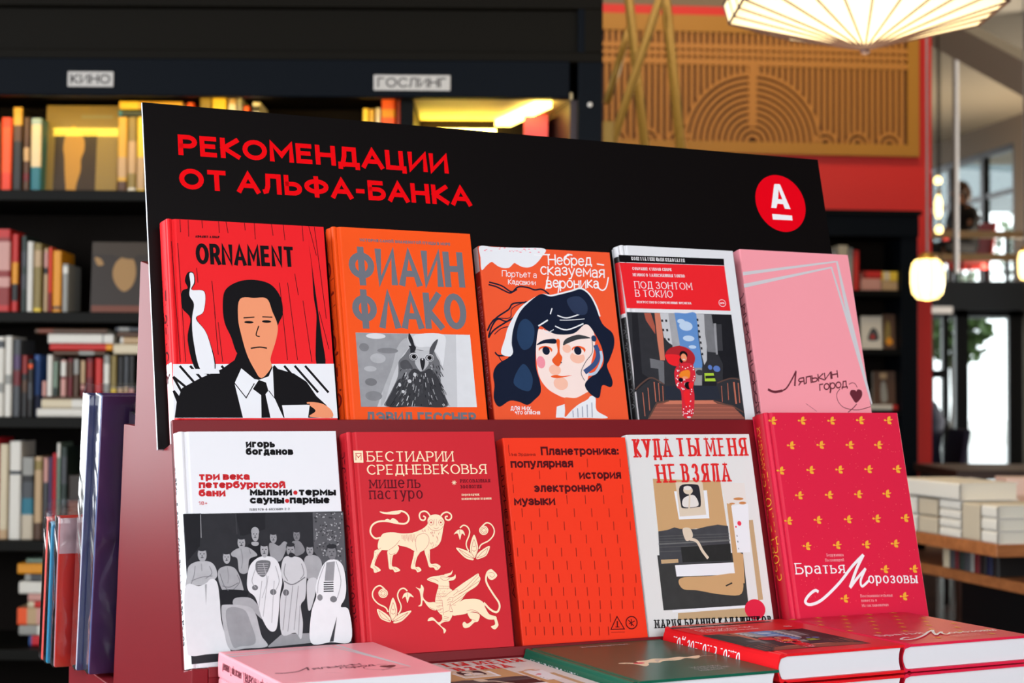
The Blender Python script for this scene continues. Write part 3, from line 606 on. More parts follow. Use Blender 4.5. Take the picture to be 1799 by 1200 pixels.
  ('E','g180','1449 1419 8 5'),('E','g180','1503 1027 10 10'),('E','g180','1573 1046 10 10'),('E','g60','1466 1034 7 5'),('E','g60','1417 1312 11 4'),
  ('E','g150','1539 963 7 4'),('E','g150','1496 1256 9 5'),('E','g150','1466 1092 10 9'),('E','g180','1438 1034 9 10'),('E','g150','1461 1254 9 6'),
  ('E','g60','1583 1300 7 11'),('E','g150','1491 1172 7 8'),('E','g180','1620 1419 6 10'),('E','g150','1331 1177 4 8'),('E','g180','1419 1393 7 6'),
  ('E','g180','1556 1053 9 9'),('E','g60','1573 999 11 9'),('E','g180','1337 1201 6 6'),('E','g60','1433 1136 4 9'),('E','g150','1391 1293 8 4'),
  ('E','g150','1426 1233 7 11'),('E','g150','1343 1270 7 4'),('E','g180','1396 1035 6 9'),('E','g150','1433 1013 8 10'),('E','g60','1405 1212 8 7'),
  ('E','g180','1339 1189 7 5'),('E','g150','1512 981 5 7'),('E','g180','1580 1280 7 11'),('E','g150','1360 1430 10 4'),('E','g150','1596 1395 6 6'),
  ('E','g180','1449 1320 7 5'),('E','g60','1403 1100 8 7'),('E','g150','1451 1209 5 7'),('E','g150','1402 1132 7 6'),('E','g60','1591 1263 11 7'),
  ('E','g150','1548 949 5 10'),('E','g150','1477 1259 5 7'),('E','g180','1592 1234 5 5'),('E','g150','1582 1179 6 4'),('E','g150','1549 1111 9 10'),
  ('E','g150','1527 1417 10 6'),('E','g150','1408 1139 10 4'),('E','g180','1386 1417 8 4'),('E','g180','1555 1322 4 9'),('E','g60','1551 1376 6 6'),
  ('E','g60','1344 1382 8 11'),('E','g180','1421 1270 5 6'),('E','g60','1342 1350 11 10'),('E','g150','1540 1202 11 9'),('E','g60','1514 991 6 9'),
  ('E','g60','1341 1202 6 7'),('E','g150','1362 1395 6 5'),('E','g60','1511 1427 10 8'),('E','g180','1411 1244 6 5'),('E','g180','1558 1147 5 4'),
  ('E','g150','1494 1320 8 4'),('E','g60','1386 1249 8 6'),('E','g150','1539 1330 5 8'),('E','g180','1512 1077 6 7'),('E','g60','1411 1310 5 7'),
  ('E','g60','1487 1385 9 8'),('E','g150','1575 951 6 8'),('E','g180','1486 1115 7 10'),('S','g165',6,'180 1452 175 1226'),
  ('S','g60',10,'529 1449 530 1250'),('C','g30','634 1139 672 1156 734 1154 783 1134 828 1060 772 954 623 960 624 1067'),('L',),
  ('E','g165','713 1269 40 46'),('L',),('E','g165','711 1239 36 66'),('L',),('E','g60','697 1247 7 5'),('E','g60','726 1246 7 5'),
  ('E','g90','710 1226 5 11'),('E','g60','709 1211 14 4'),('C','g165','673 1168 735 1166 739 1138 708 1129 674 1140'),
  ('C','g150','846 1141 896 1148 945 1122 998 1163 1034 1137 1003 1054 947 971 862 998'),('L',),('E','g60','895 1227 38 38'),('L',),
  ('E','g150','893 1203 34 54'),('E','g45','896 1250 36 19'),('L',),('E','g60','880 1210 7 4'),('E','g60','908 1209 7 4'),('E','g90','893 1192 4 9'),
  ('E','g60','892 1180 13 3'),('C','g130','1079 1148 1131 1165 1174 1145 1207 1070 1166 1029 1102 1026'),('L',),('E','g60','1134 1242 39 39'),('L',),
  ('E','g120','1132 1217 34 56'),('E','g45','1135 1265 36 19'),('L',),('E','g60','1118 1224 7 4'),('E','g60','1146 1223 7 4'),
  ('E','g90','1131 1206 4 9'),('E','g60','1130 1193 13 3'),('C','g165','1194 974 1255 1020 1343 998 1375 906 1315 787 1213 791'),('L',),
  ('E','g60','1260 1091 40 38'),('L',),('E','g150','1258 1066 36 55'),('E','g45','1261 1113 38 19'),('L',),('E','g60','1244 1073 7 4'),
  ('E','g60','1273 1072 7 4'),('E','g90','1257 1055 5 9'),('E','g60','1256 1043 14 3'),('C','g200','1212 767 1314 775 1261 572 1217 478 1197 527'),
  ('C','g165','464 1073 534 1112 633 1117 721 1040 638 1001 612 877 533 880 518 1011 468 1037'),('L',),('E','g60','569 1190 43 42'),('L',),
  ('E','g165','568 1163 38 60'),('E','g45','571 1214 40 20'),('L',),('E','g60','553 1170 7 4'),('E','g60','583 1169 7 4'),('E','g90','567 1151 5 10'),
  ('E','g60','566 1138 15 4'),('C','g180','41 959 127 1000 235 996 293 949 310 854 249 797 199 776 68 770 1 756 15 866'),('L',),
  ('E','g60','176 1092 48 46'),('L',),('E','g165','175 1062 43 66'),('E','g45','178 1119 45 23'),('L',),('E','g60','158 1071 8 5'),
  ('E','g60','193 1070 8 5'),('E','g90','174 1049 5 11'),('E','g60','173 1034 16 4'),
  ('C','g165','321 900 390 943 474 930 520 868 556 748 546 695 388 691 332 770'),('L',),('E','g60','414 1052 41 42'),('L',),
  ('E','g165','413 1025 36 59'),('E','g45','415 1076 38 20'),('L',),('E','g60','398 1033 7 4'),('E','g60','428 1031 7 4'),('E','g90','412 1013 5 9'),
  ('E','g60','411 1000 14 4'),('C','g30','322 712 583 700 586 640 477 557 339 570'),('L',),
  ('C','g165','470 632 628 627 732 515 862 425 854 388 738 414 621 515 465 554'),('W','g110',7,'355 757 427 742 515 780'),
  ('W','g120',6,'58 817 155 848 264 856'),('W','g120',6,'101 957 84 863 44 771'),('W','g120',6,'239 951 259 879 197 835'),
  ('W','g110',6,'338 876 368 769 413 708'),('W','g110',6,'507 857 527 785 462 717'),('W','g130',5,'414 932 421 849 411 778'),
  ('W','g130',5,'162 978 164 907'),('W','g120',5,'558 1106 571 1009 553 915'),('W','g120',5,'638 1103 654 1054'),
  ('C','g220','-10 748 127 765 200 790 241 826 288 817 313 759 323 618 330 407 397 157 378 126 165 121 23 116 -18 196'),
  ('P','g165','185 777 206 782 187 578'),('L',),('C','g180','334 541 382 577 599 548 668 471 692 364 716 257 765 160 551 152 396 155 349 325'),('L',),
  ('C','g150','378 521 549 524 614 392 651 202 504 176 420 193'),('P','g150','771 160 914 266 1214 261 1208 166 777 150'),
  ('C','g222','719 1010 801 1025 881 1007 933 935 954 778 925 660 896 459 861 313 793 311 727 433 677 624 610 698 601 794 637 935'),('L',),
  ('E','g60','794 1115 44 51'),('L',),('E','g165','792 1083 39 72'),('E','g45','796 1145 42 25'),('L',),('E','g60','776 1092 8 5'),
  ('E','g60','809 1091 8 5'),('E','g90','791 1068 5 12'),('E','g60','790 1053 15 4'),('C','g110','711 978 841 975 824 892 763 822 699 882'),
  ('E','g110','677 725 30 26'),('E','g110','856 675 32 29'),('L',),('S','g180',6,'716 958 828 956'),('S','g180',6,'715 937 821 935'),
  ('S','g180',6,'713 915 815 914'),('S','g180',6,'712 894 809 892'),('S','g180',6,'711 872 802 871'),('S','g180',6,'709 851 796 850'),
  ('S','g165',6,'749 787 693 481'),('S','g165',6,'814 832 740 444'),('S','g165',6,'873 782 822 380'),
  ('C','g200','987 1003 1076 1014 1166 984 1209 876 1198 756 1175 600 1126 531 1136 363 1108 210 1052 273 914 269 920 589 969 730 948 875'),('L',),
  ('E','g60','1059 1102 46 44'),('L',),('E','g150','1058 1073 41 63'),('E','g45','1061 1128 43 21'),('L',),('E','g60','1041 1082 8 4'),
  ('E','g60','1075 1080 8 4'),('E','g90','1057 1061 5 10'),('E','g60','1056 1047 16 4'),('E','g40','1064 1025 33 22'),
  ('W','g120',11,'972 777 1058 738 1189 804'),('W','g130',7,'996 945 977 849 1010 776'),('W','g130',7,'1160 939 1179 841 1137 788'),
  ('W','g165',7,'694 909 650 792 683 719'),('W','g165',7,'894 925 923 780 879 686'),('W','g180',6,'772 954 798 785 739 621'),
  ('E','g100','984 663 30 31'),('S','g150',7,'991 681 929 303'),('S','g150',7,'1057 726 978 289'),('S','g150',7,'1114 723 1041 297'),
  ('S','g150',7,'1119 531 1081 247'),
  ('C','g230','1367 894 1443 962 1533 958 1593 885 1607 701 1585 580 1537 498 1618 458 1617 161 1410 161 1205 167 1228 454 1289 607 1291 715'),('L',),
  ('E','g60','1483 1068 54 50'),('L',),('E','g120','1481 1036 48 71'),('E','g45','1485 1097 51 24'),('L',),('E','g60','1462 1045 9 5'),
  ('E','g60','1501 1044 9 5'),('E','g90','1480 1022 6 11'),('E','g60','1479 1006 19 4'),('P','g150','1418 938 1509 947 1479 755 1386 759'),
  ('E','g130','1327 599 28 31'),('E','g120','1466 576 36 31'),('P','g60','1395 164 1436 165 1489 404'),('L',),('S','g35',11,'1376 744 1478 742'),
  ('S','g35',11,'1374 722 1477 720'),('S','g35',11,'1373 701 1475 698'),('S','g35',11,'1371 679 1474 677'),('S','g35',11,'1369 657 1472 655'),
  ('W','g165',7,'1520 949 1557 752 1505 584'),('W','g165',7,'1402 929 1326 762 1305 642'),
 ],
 'bestiary': [
  ('G','title_lettering'),('T','cream','БЕСТИАРИИ','202 1940 1162 1930 103 16','f'),('T','cream','СРЕДНЕВЕКОВЬЯ','191 1806 1526 1794 99 16','f'),
  ('T','maroon2','мишель','206 1665 766 1659 115 16','f'),('T','maroon2','пастуро','197 1554 781 1547 115 16','f'),
  ('T','maroon2','РИСОВАННАЯ','1215 1705 1558 1703 33 8','f'),('T','maroon2','ЗООЛОГИЯ','1209 1644 1453 1644 33 8','f'),
  ('T','cream','переводчик','1217 1567 1418 1566 25 5','f'),('T','cream','комментарии издания','1213 1523 1551 1522 25 5','f'),
  ('S','cream',6,'1115 1706 1170 1705'),('S','cream',6,'1125 1724 1160 1688'),('S','cream',6,'1145 1731 1140 1681'),
  ('S','cream',6,'1163 1723 1122 1689'),('P','cream','58 2052 161 2051 158 1928 57 1929'),('L',),
  ('S','red4',8,'78 1953 83 2015 108 1980 139 2014 134 1953'),('S','red4',6,'77 2023 144 2024'),('G','cover_picture'),
  ('W','cream',18,'278 1162 227 1155 187 1190 177 1237 203 1290 263 1322 356 1326 463 1303 549 1294 591 1316 604 1357 580 1401 531 1424 487 1421'),
  ('C','cream','293 1426 364 1417 437 1426 517 1430 515 1403 463 1390 384 1394 320 1405'),
  ('C','cream','342 1332 369 1349 401 1338 427 1355 465 1337 491 1299 420 1309'),
  ('C','cream','274 1160 310 1199 361 1210 433 1209 511 1197 613 1197 688 1215 749 1240 804 1283 808 1327 841 1367 902 1381 959 1361 993 1308 978 1247 956 1166 931 1098 886 1052 802 1021 736 1015 683 995 640 1010 571 1049 486 1073 444 1079 419 1048 368 1033 303 1035 254 1041 242 1074 253 1121'),
  ('C','cream','203 1029 240 1044 286 1043 250 1001 218 949 195 890 225 868 255 834 214 816 185 814 174 851 149 868 165 917 192 976'),
  ('C','cream','349 1030 444 1081 470 1046 436 994 399 975 379 876 425 860 465 825 406 808 387 835 348 844 343 910 341 977'),
  ('C','cream','637 1013 694 1001 657 945 631 859 670 851 694 816 651 798 631 825 583 841 598 901 622 967'),
  ('C','cream','747 1016 802 1022 799 947 804 879 863 877 908 848 879 815 849 813 830 838 783 846 767 914'),
  ('W','cream',16,'841 1364 815 1402 779 1417 738 1404 722 1370 735 1331 771 1325 787 1352 764 1368'),
  ('W','cream',16,'960 1363 992 1391 1037 1399 1074 1375 1075 1340 1045 1317 1014 1327 1012 1353 1037 1357'),('L',),
  ('W','red4',3,'662 1006 655 1094 676 1161 729 1186 780 1181 806 1143 801 1089 768 1043 736 1017'),('W','red4',3,'360 1033 429 1075 484 1127'),
  ('W','red4',3,'809 1259 843 1224 894 1212 947 1227 976 1257'),('W','red4',3,'867 1245 896 1232 926 1245'),('W','red4',3,'884 1332 873 1271'),
  ('W','red4',3,'908 1331 902 1263'),('W','red4',3,'239 1038 277 1058'),('W','red4',3,'359 1003 378 986 430 1001'),('W','red4',3,'202 1022 215 1009'),
  ('W','red4',3,'377 976 366 889'),('W','red4',3,'638 946 618 880'),('W','red4',3,'183 877 216 842 214 822'),('W','red4',3,'396 855 429 820'),
  ('W','red4',3,'633 845 666 811'),('W','red4',3,'817 865 867 843 872 822'),('W','red4',3,'784 981 794 893'),('W','red4',3,'240 1001 194 923'),
  ('W','red4',3,'870 1298 865 1284 856 1274 844 1270 832 1273 823 1282 820 1295 822 1309 830 1321 842 1327 854 1326 864 1319 870 1306 869 1292'),
  ('E','red4','845 1299 9 10'),
  ('W','red4',3,'979 1295 974 1281 965 1271 952 1267 940 1270 932 1279 928 1292 931 1306 939 1318 951 1324 963 1323 973 1315 978 1303 977 1289'),
  ('E','red4','953 1296 9 10'),('S','red4',3,'510 1180 515 1142'),('S','red4',3,'524 1180 528 1131'),('S','red4',3,'538 1181 541 1119'),
  ('S','red4',3,'551 1181 556 1135'),('S','red4',3,'565 1182 569 1123'),('S','red4',3,'579 1183 582 1111'),('S','red4',3,'593 1183 597 1128'),
  ('S','red4',3,'607 1184 610 1116'),('S','red4',3,'621 1184 622 1104'),('S','red4',3,'635 1185 638 1120'),('S','red4',3,'649 1185 651 1108'),
  ('S','red4',3,'905 1125 905 1103'),('S','red4',3,'844 1099 846 1078'),('S','red4',3,'772 1230 771 1208'),('S','red4',3,'833 1059 836 1037'),
  ('S','red4',3,'846 1210 848 1188'),('S','red4',3,'892 1111 891 1089'),('S','red4',3,'826 1091 828 1069'),('S','red4',3,'897 1151 898 1129'),
  ('S','red4',3,'854 1202 853 1180'),('S','red4',3,'875 1205 874 1183'),('S','red4',3,'877 1078 877 1056'),('S','red4',3,'738 1230 736 1208'),
  ('S','red4',3,'892 1160 896 1138'),('S','red4',3,'815 1098 815 1076'),('S','red4',3,'747 1220 748 1199'),('S','red4',3,'831 1200 835 1178'),
  ('S','red4',3,'807 1238 808 1217'),('S','red4',3,'931 1201 931 1179'),('S','red4',3,'875 1047 874 1025'),('S','red4',3,'834 1199 835 1178'),
  ('S','red4',3,'851 1074 850 1052'),('S','red4',3,'768 1224 771 1202'),('S','red4',3,'856 1172 855 1150'),('S','red4',3,'902 1142 902 1120'),
  ('S','red4',3,'850 1176 854 1155'),('S','red4',3,'915 1192 916 1170'),
  ('W','cream',21,'1354 458 1419 386 1486 354 1524 393 1524 450 1476 528 1417 632 1402 696 1427 764 1468 787'),
  ('C','cream','1424 771 1462 796 1492 784 1534 734 1508 700 1464 685 1428 710'),
  ('C','cream','994 352 1023 437 1118 495 1188 504 1278 499 1344 465 1371 394 1407 336 1475 312 1472 284 1388 286 1329 320 1278 360 1210 373 1125 353 1056 347'),
  ('C','cream','1472 315 1495 237 1486 206 1447 181 1410 211 1458 233 1453 290'),
  ('C','cream','1168 369 1290 345 1272 274 1226 263 1167 221 1111 215 1094 253 1117 277 1150 256 1201 285 1176 317'),
  ('C','cream','877 699 979 698 986 626 1017 593 1009 500 963 378 886 354 835 397 817 460 820 522 847 601 865 644'),
  ('C','cream','749 726 800 747 875 753 944 758 996 731 1042 739 1064 759 1063 723 1035 702 986 695 936 678 882 677 873 661 828 683 762 708'),
  ('C','cream','941 764 987 773 1015 781 1038 804 1021 762 984 747 950 748'),
  ('C','cream','893 506 924 541 1025 599 1134 663 1244 721 1317 757 1330 730 1339 697 1291 631 1173 567 1104 495 1038 449 998 389 937 397 898 381'),
  ('C','cream','818 485 819 409 757 426 720 465 684 516 665 461 625 459 654 480 661 542 652 610 616 649 664 633 678 672 703 633 688 547 736 494'),
  ('C','cream','887 366 998 379 955 295 900 288 850 260 907 208 881 172 873 216 817 274 780 307 717 305 735 334 776 338 832 286 875 315'),('L',),
  ('W','red4',3,'893 506 894 444 896 357'),('W','red4',3,'924 541 1011 594 1067 603 1072 584 1020 549'),('W','red4',3,'1071 578 1165 624 1317 750'),
  ('W','red4',3,'1083 559 1199 616 1322 721'),('W','red4',3,'1018 525 1162 593 1327 683'),('W','red4',3,'999 476 1101 533 1174 573'),
  ('W','red4',3,'983 445 1069 491 1135 531'),('W','red4',3,'947 497 977 526 1011 525 1009 500 978 464 965 403'),('W','red4',3,'961 502 989 513'),
  ('W','red4',3,'952 478 987 489'),('W','red4',3,'943 453 971 465'),('W','red4',3,'978 464 998 389'),('W','red4',3,'1011 450 1038 449'),
  ('W','red4',3,'856 624 986 620'),('W','red4',3,'872 650 981 642'),('W','red4',3,'841 570 946 565'),('W','red4',3,'832 546 924 541'),
  ('W','red4',3,'822 506 893 503'),('W','red4',3,'817 481 890 478'),('W','red4',3,'823 447 888 450'),('W','red4',3,'833 409 888 419'),
  ('W','red4',3,'854 384 889 388'),('W','red4',3,'893 730 938 700 995 723 942 737 894 739'),('W','red4',3,'784 728 831 720 870 694'),
  ('W','red4',3,'763 720 793 709'),('W','red4',3,'844 713 861 706'),('W','red4',3,'1238 384 1292 361'),('W','red4',3,'1155 384 1211 392 1252 380'),
  ('W','red4',3,'1356 417 1379 400'),('W','red4',3,'874 308 941 292'),('W','red4',3,'890 326 943 314'),('W','red4',3,'898 341 951 329'),
  ('W','red4',3,'902 381 937 392 964 396'),('W','red4',3,'745 442 809 411'),('W','red4',3,'1175 305 1242 282'),
  ('W','red4',3,'1437 757 1479 762 1505 736 1474 711 1448 732'),('S','red4',2,'829 399 837 404'),('S','red4',2,'870 499 879 503'),
  ('S','red4',2,'857 518 865 522'),('S','red4',2,'918 594 926 598'),('S','red4',2,'865 526 874 530'),('S','red4',2,'922 591 931 596'),
  ('S','red4',2,'915 636 924 640'),('S','red4',2,'946 537 954 542'),('S','red4',2,'868 527 877 532'),('S','red4',2,'879 420 888 425'),
  ('S','red4',2,'865 579 873 584'),('S','red4',2,'849 523 857 528'),('S','red4',2,'909 575 918 580'),('S','red4',2,'856 404 864 409'),
  ('S','red4',2,'848 399 857 404'),('S','red4',2,'858 477 866 482'),('S','red4',2,'863 631 872 635'),('S','red4',2,'899 584 908 589'),
  ('S','red4',2,'834 429 842 434'),('S','red4',2,'916 554 924 559'),('S','red4',2,'853 452 862 456'),('S','red4',2,'949 584 957 589'),
  ('S','red4',2,'862 403 870 408'),('S','red4',2,'884 500 893 505'),('S','red4',2,'853 534 862 538'),('S','red4',2,'850 554 858 559'),
  ('S','red4',2,'838 529 847 533'),('S','red4',2,'875 528 883 533'),('S','red4',2,'906 552 915 557'),('S','red4',2,'837 402 846 406'),
  ('S','red4',2,'873 515 882 520'),('S','red4',2,'871 551 880 556'),('S','red4',2,'878 514 887 519'),('S','red4',2,'927 548 935 553'),
  ('S','red4',2,'848 433 857 438'),('S','red4',2,'905 540 913 544'),('S','red4',2,'931 536 940 540'),('S','red4',2,'860 589 869 594'),
  ('S','red4',2,'884 466 893 470'),('S','red4',2,'842 560 850 564'),('S','red4',2,'882 450 891 454'),('S','red4',2,'895 536 904 541'),
  ('S','red4',2,'865 423 874 428'),('S','red4',2,'957 611 966 616'),('S','red4',2,'882 551 890 556'),('S','red4',2,'855 504 863 509'),
  ('S','red4',2,'864 566 872 570'),('S','red4',2,'879 604 888 609'),('S','red4',2,'844 436 853 441'),('S','red4',2,'864 562 872 567'),
  ('C','cream','1314 1158 1339 1079 1343 1010 1321 952 1291 919 1257 964 1253 1023 1276 1100'),
  ('C','cream','1095 1028 1176 1011 1248 974 1283 899 1220 907 1164 943'),('C','cream','1478 1035 1439 947 1376 915 1316 905 1326 952 1379 994'),
  ('W','cream',14,'1238 989 1216 1034 1218 1083 1254 1150 1265 1199 1242 1244 1200 1258 1160 1232'),
  ('W','cream',14,'1354 1009 1385 1053 1470 1089 1530 1142 1547 1201 1520 1256 1467 1277 1409 1239'),
  ('C','cream','1159 1217 1195 1201 1209 1152 1176 1172 1148 1110 1128 1174 1085 1168 1120 1204'),
  ('C','cream','1480 1198 1468 1171 1442 1154 1410 1153 1385 1168 1374 1194 1382 1222 1405 1242 1436 1247 1464 1236 1479 1211'),('L',),
  ('W','red4',4,'1307 1109 1283 1061 1264 978 1292 928'),('W','red4',4,'1307 1109 1323 1050 1329 976 1297 928'),
  ('W','red4',4,'1128 1013 1199 971 1285 914'),('W','red4',4,'1133 1007 1196 942 1279 912'),('W','red4',4,'1463 1020 1388 974 1323 917'),
  ('W','red4',4,'1454 1011 1418 948 1322 915'),('W','red4',4,'1287 1041 1299 1031 1314 1043'),('W','red4',4,'1275 1002 1295 987 1315 1001'),
  ('W','red4',4,'1153 1212 1152 1168'),
  ('W','red4',4,'1465 1198 1458 1182 1444 1170 1426 1165 1408 1168 1394 1179 1389 1195 1393 1212 1405 1226 1422 1233 1441 1232 1456 1223 1464 1208'),
  ('W','red4',4,'1449 1199 1445 1189 1437 1182 1426 1179 1416 1182 1408 1188 1405 1197 1407 1207 1414 1215 1424 1219 1435 1218 1444 1213 1448 1204'),
  ('C','cream','359 556 322 483 306 418 317 361 340 327 380 367 395 423 386 498'),('C','cream','548 415 466 405 391 376 344 308 406 309 466 339'),
  ('C','cream','183 452 204 367 258 331 313 317 312 361 269 406'),('W','cream',14,'402 389 432 430 439 477 416 544 415 591 444 633 487 643 521 615'),
  ('W','cream',14,'296 418 274 462 200 503 153 557 147 613 182 664 235 680 283 640'),
  ('C','cream','520 601 482 588 460 542 495 559 511 497 542 557 584 548 555 585'),
  ('C','cream','209 606 216 580 238 562 267 558 294 571 309 595 307 622 288 642 259 650 231 641 212 619'),('L',),
  ('W','red4',4,'358 509 372 461 376 381 341 336'),('W','red4',4,'358 509 333 454 314 385 336 337'),('W','red4',4,'513 402 437 369 345 322'),
  ('W','red4',4,'507 398 435 341 350 319'),('W','red4',4,'194 438 257 388 309 329'),('W','red4',4,'201 428 225 366 309 326'),
  ('W','red4',4,'365 443 352 434 340 447'),('W','red4',4,'370 405 348 392 331 407'),('W','red4',4,'525 596 518 553'),
  ('W','red4',4,'224 605 227 589 238 577 254 571 272 573 287 582 295 597 295 613 285 627 270 635 252 635 236 628 226 614'),
  ('W','red4',4,'239 604 241 595 247 588 257 585 267 586 275 591 280 600 280 609 274 617 266 622 255 622 246 617 240 610'),
 ],
 'planet': [
  ('G','title_lettering'),('T','plum','Планетроника:','437 1999 1401 1994 95 22','n'),('T','plum','популярная','61 1866 814 1862 95 22','n'),
  ('T','plum','история','872 1732 1394 1728 95 22','n'),('T','plum','электронной','311 1600 1137 1590 95 22','n'),
  ('T','plum','музыки','58 1465 548 1457 95 22','n'),('T','plum2','Инв Эрданна','59 1994 370 1993 33 5','s'),('G','cover_picture'),
  ('S','plum2',7,'695 1560 691 1465'),('S','plum2',7,'919 1555 915 1459'),('S','plum2',7,'1145 1550 1140 1454'),('S','plum2',7,'1373 1545 1368 1449'),
  ('S','plum2',7,'143 1431 140 1337'),('S','plum2',7,'349 1426 346 1332'),('S','plum2',7,'557 1421 554 1326'),('S','plum2',7,'768 1415 764 1321'),
  ('S','plum2',7,'980 1410 976 1315'),('S','plum2',7,'1195 1405 1191 1309'),('S','plum2',7,'1412 1400 1407 1303'),('S','plum2',7,'42 1294 39 1201'),
  ('S','plum2',7,'236 1288 233 1195'),('S','plum2',7,'432 1283 428 1189'),('S','plum2',7,'629 1277 626 1183'),('S','plum2',7,'829 1272 825 1177'),
  ('S','plum2',7,'1031 1266 1026 1171'),('S','plum2',7,'1234 1260 1229 1165'),('S','plum2',7,'1440 1255 1435 1159'),
  ('S','plum2',7,'135 1152 132 1059'),('S','plum2',7,'318 1146 315 1053'),('S','plum2',7,'503 1140 500 1047'),('S','plum2',7,'690 1134 686 1040'),
  ('S','plum2',7,'879 1128 875 1034'),('S','plum2',7,'1069 1122 1065 1028'),('S','plum2',7,'1262 1116 1257 1021'),('S','plum2',7,'45 1016 42 924'),
  ('S','plum2',7,'216 1010 213 918'),('S','plum2',7,'389 1004 386 911'),('S','plum2',7,'564 998 560 905'),('S','plum2',7,'740 992 736 898'),
  ('S','plum2',7,'918 986 913 892'),('S','plum2',7,'1097 979 1092 885'),('S','plum2',7,'1278 973 1273 878'),('S','plum2',7,'126 875 123 783'),
  ('S','plum2',7,'287 869 284 777'),('S','plum2',7,'450 863 446 770'),('S','plum2',7,'614 856 610 763'),('S','plum2',7,'779 850 775 757'),
  ('S','plum2',7,'945 844 941 750'),('S','plum2',7,'1113 837 1109 743'),('S','plum2',7,'1282 831 1278 736'),('S','plum2',7,'48 741 45 649'),
  ('S','plum2',7,'197 734 194 643'),('S','plum2',7,'348 728 344 636'),('S','plum2',7,'499 722 496 629'),('S','plum2',7,'652 715 648 623'),
  ('S','plum2',7,'806 709 802 616'),('S','plum2',7,'962 702 957 609'),('S','plum2',7,'1118 696 1113 602'),('S','plum2',7,'1276 689 1271 595'),
  ('S','plum2',7,'1435 682 1430 588'),('S','plum2',7,'118 600 115 509'),('S','plum2',7,'257 594 254 503'),('S','plum2',7,'397 588 394 496'),
  ('S','plum2',7,'538 581 534 490'),('S','plum2',7,'680 575 676 483'),('S','plum2',7,'823 569 819 476'),('S','plum2',7,'967 562 962 469'),
  ('S','plum2',7,'1112 555 1107 462'),('S','plum2',7,'1258 549 1253 455'),('S','plum2',7,'1405 542 1400 448'),('S','plum2',7,'50 467 47 377'),
  ('S','plum2',7,'178 461 175 370'),('S','plum2',7,'306 455 303 364'),('S','plum2',7,'435 448 432 357'),('S','plum2',7,'565 442 562 350'),
  ('S','plum2',7,'696 436 693 344'),('S','plum2',7,'828 429 824 337'),('S','plum2',7,'961 423 957 330'),('S','plum2',7,'1094 416 1090 323'),
  ('S','plum2',7,'1229 410 1224 317'),('S','plum2',7,'1364 403 1359 310'),('S','plum2',7,'110 328 107 238'),('S','plum2',7,'227 322 224 232'),
  ('S','plum2',7,'345 316 341 225'),('S','plum2',7,'463 310 459 219'),('S','plum2',7,'582 304 578 212'),('S','plum2',7,'702 297 698 206'),
  ('S','plum2',7,'823 291 819 199'),('S','plum2',7,'944 285 940 193'),('S','plum2',7,'1066 278 1061 186'),('S','plum2',7,'53 196 50 106'),
  ('S','plum2',7,'159 190 156 100'),('S','plum2',7,'265 184 262 94'),('S','plum2',7,'372 178 369 88'),('S','plum2',7,'480 172 476 81'),
  ('S','plum2',7,'588 166 584 75'),('S','plum2',7,'697 160 693 69'),('S','plum2',7,'806 154 802 62'),('S','plum2',7,'916 148 912 56'),
  ('S','plum2',7,'1026 142 1022 50'),('S','plum2',5,'57 2115 55 2025'),('S','plum2',5,'992 1954 988 1862'),('S','plum2',5,'1403 1949 1398 1856'),
  ('S','plum2',5,'65 1814 63 1724'),('S','plum2',5,'718 1815 715 1724'),('S','plum2',5,'394 1831 391 1740'),('S','plum2',5,'66 1686 63 1596'),
  ('S','plum2',5,'1398 1662 1394 1569'),('S','plum',11,'1056 111 1146 242 1219 106 1056 111'),('S','plum',13,'1143 194 1137 133'),
  ('S','plum',7,'1113 133 1161 130'),('S','plum2',4,'1053 79 1222 74'),
  ('W','plum',11,'1384 164 1376 139 1357 119 1333 106 1305 103 1280 110 1260 127 1249 150 1248 175 1258 200 1277 220 1303 231 1330 232 1355 224 1374 206 1384 182 1383 157'),
  ('S','plum',9,'1280 197 1340 131'),('S','plum',9,'1282 155 1355 183'),('S','plum',9,'1318 206 1309 132'),
 ],
 'collage': [
  ('G','cover_picture'),('P','g60b','219 882 1341 871 1324 266 217 283'),('P','tan','277 1732 1162 1686 1174 1172 267 1144'),
  ('P','tan','1209 1437 1275 1425 1266 890 1342 850 1312 528 1192 533'),('P','tan2','1471 1235 1533 1237 1529 336 1462 329'),
  ('P','tan2','395 242 1293 253 1505 140 385 169'),('P','paper2','1162 1671 1483 1660 1477 1431 1260 1422 1197 1438'),('L',),
  ('P','paper','1265 1405 1496 1424 1443 871 1264 873'),
  ('P','g70','267 1144 384 1155 481 1182 549 1164 759 1154 906 1180 1052 1196 1187 1177 1171 776 239 778'),
  ('P','paper','429 765 1199 766 1197 629 433 640'),('C','tan','483 620 872 627 1255 631 1250 414 983 418 685 476 490 505'),
  ('P','paper','327 281 1279 284 1284 260 328 254'),('L',),('P','paper','533 1585 966 1588 953 1270 552 1268'),('E','stain','1374 1481 68 16'),
  ('E','stain','1423 1432 49 16'),('E','stain','1281 1429 39 10'),('S','g90b',8,'273 1088 1190 1088'),('S','g90b',8,'269 1059 1185 1057'),
  ('S','g90b',8,'265 1029 1181 1027'),('S','g90b',8,'257 969 1171 966'),('S','g90b',8,'250 920 1164 916'),
  ('P','g45b','532 960 1188 978 1173 786 531 790'),('P','tan2','258 831 479 832 478 792 259 787'),('S','g110b',16,'252 1003 1188 1014'),('L',),
  ('P','tan3','564 1686 921 1688 916 1311 568 1300'),('C','tan3','583 1159 679 1166 705 1074 612 1027'),
  ('W','tan3',35,'661 1046 751 1017 807 910 870 823'),('E','rosed','1343 1202 27 27'),('E','rosed','1291 1164 12 10'),
  ('S','ink',8,'1289 1072 1291 1052'),('S','ink',10,'1289 1007 1291 986'),('S','ink',8,'1289 925 1288 909'),('S','g45b',16,'1056 509 1145 539'),
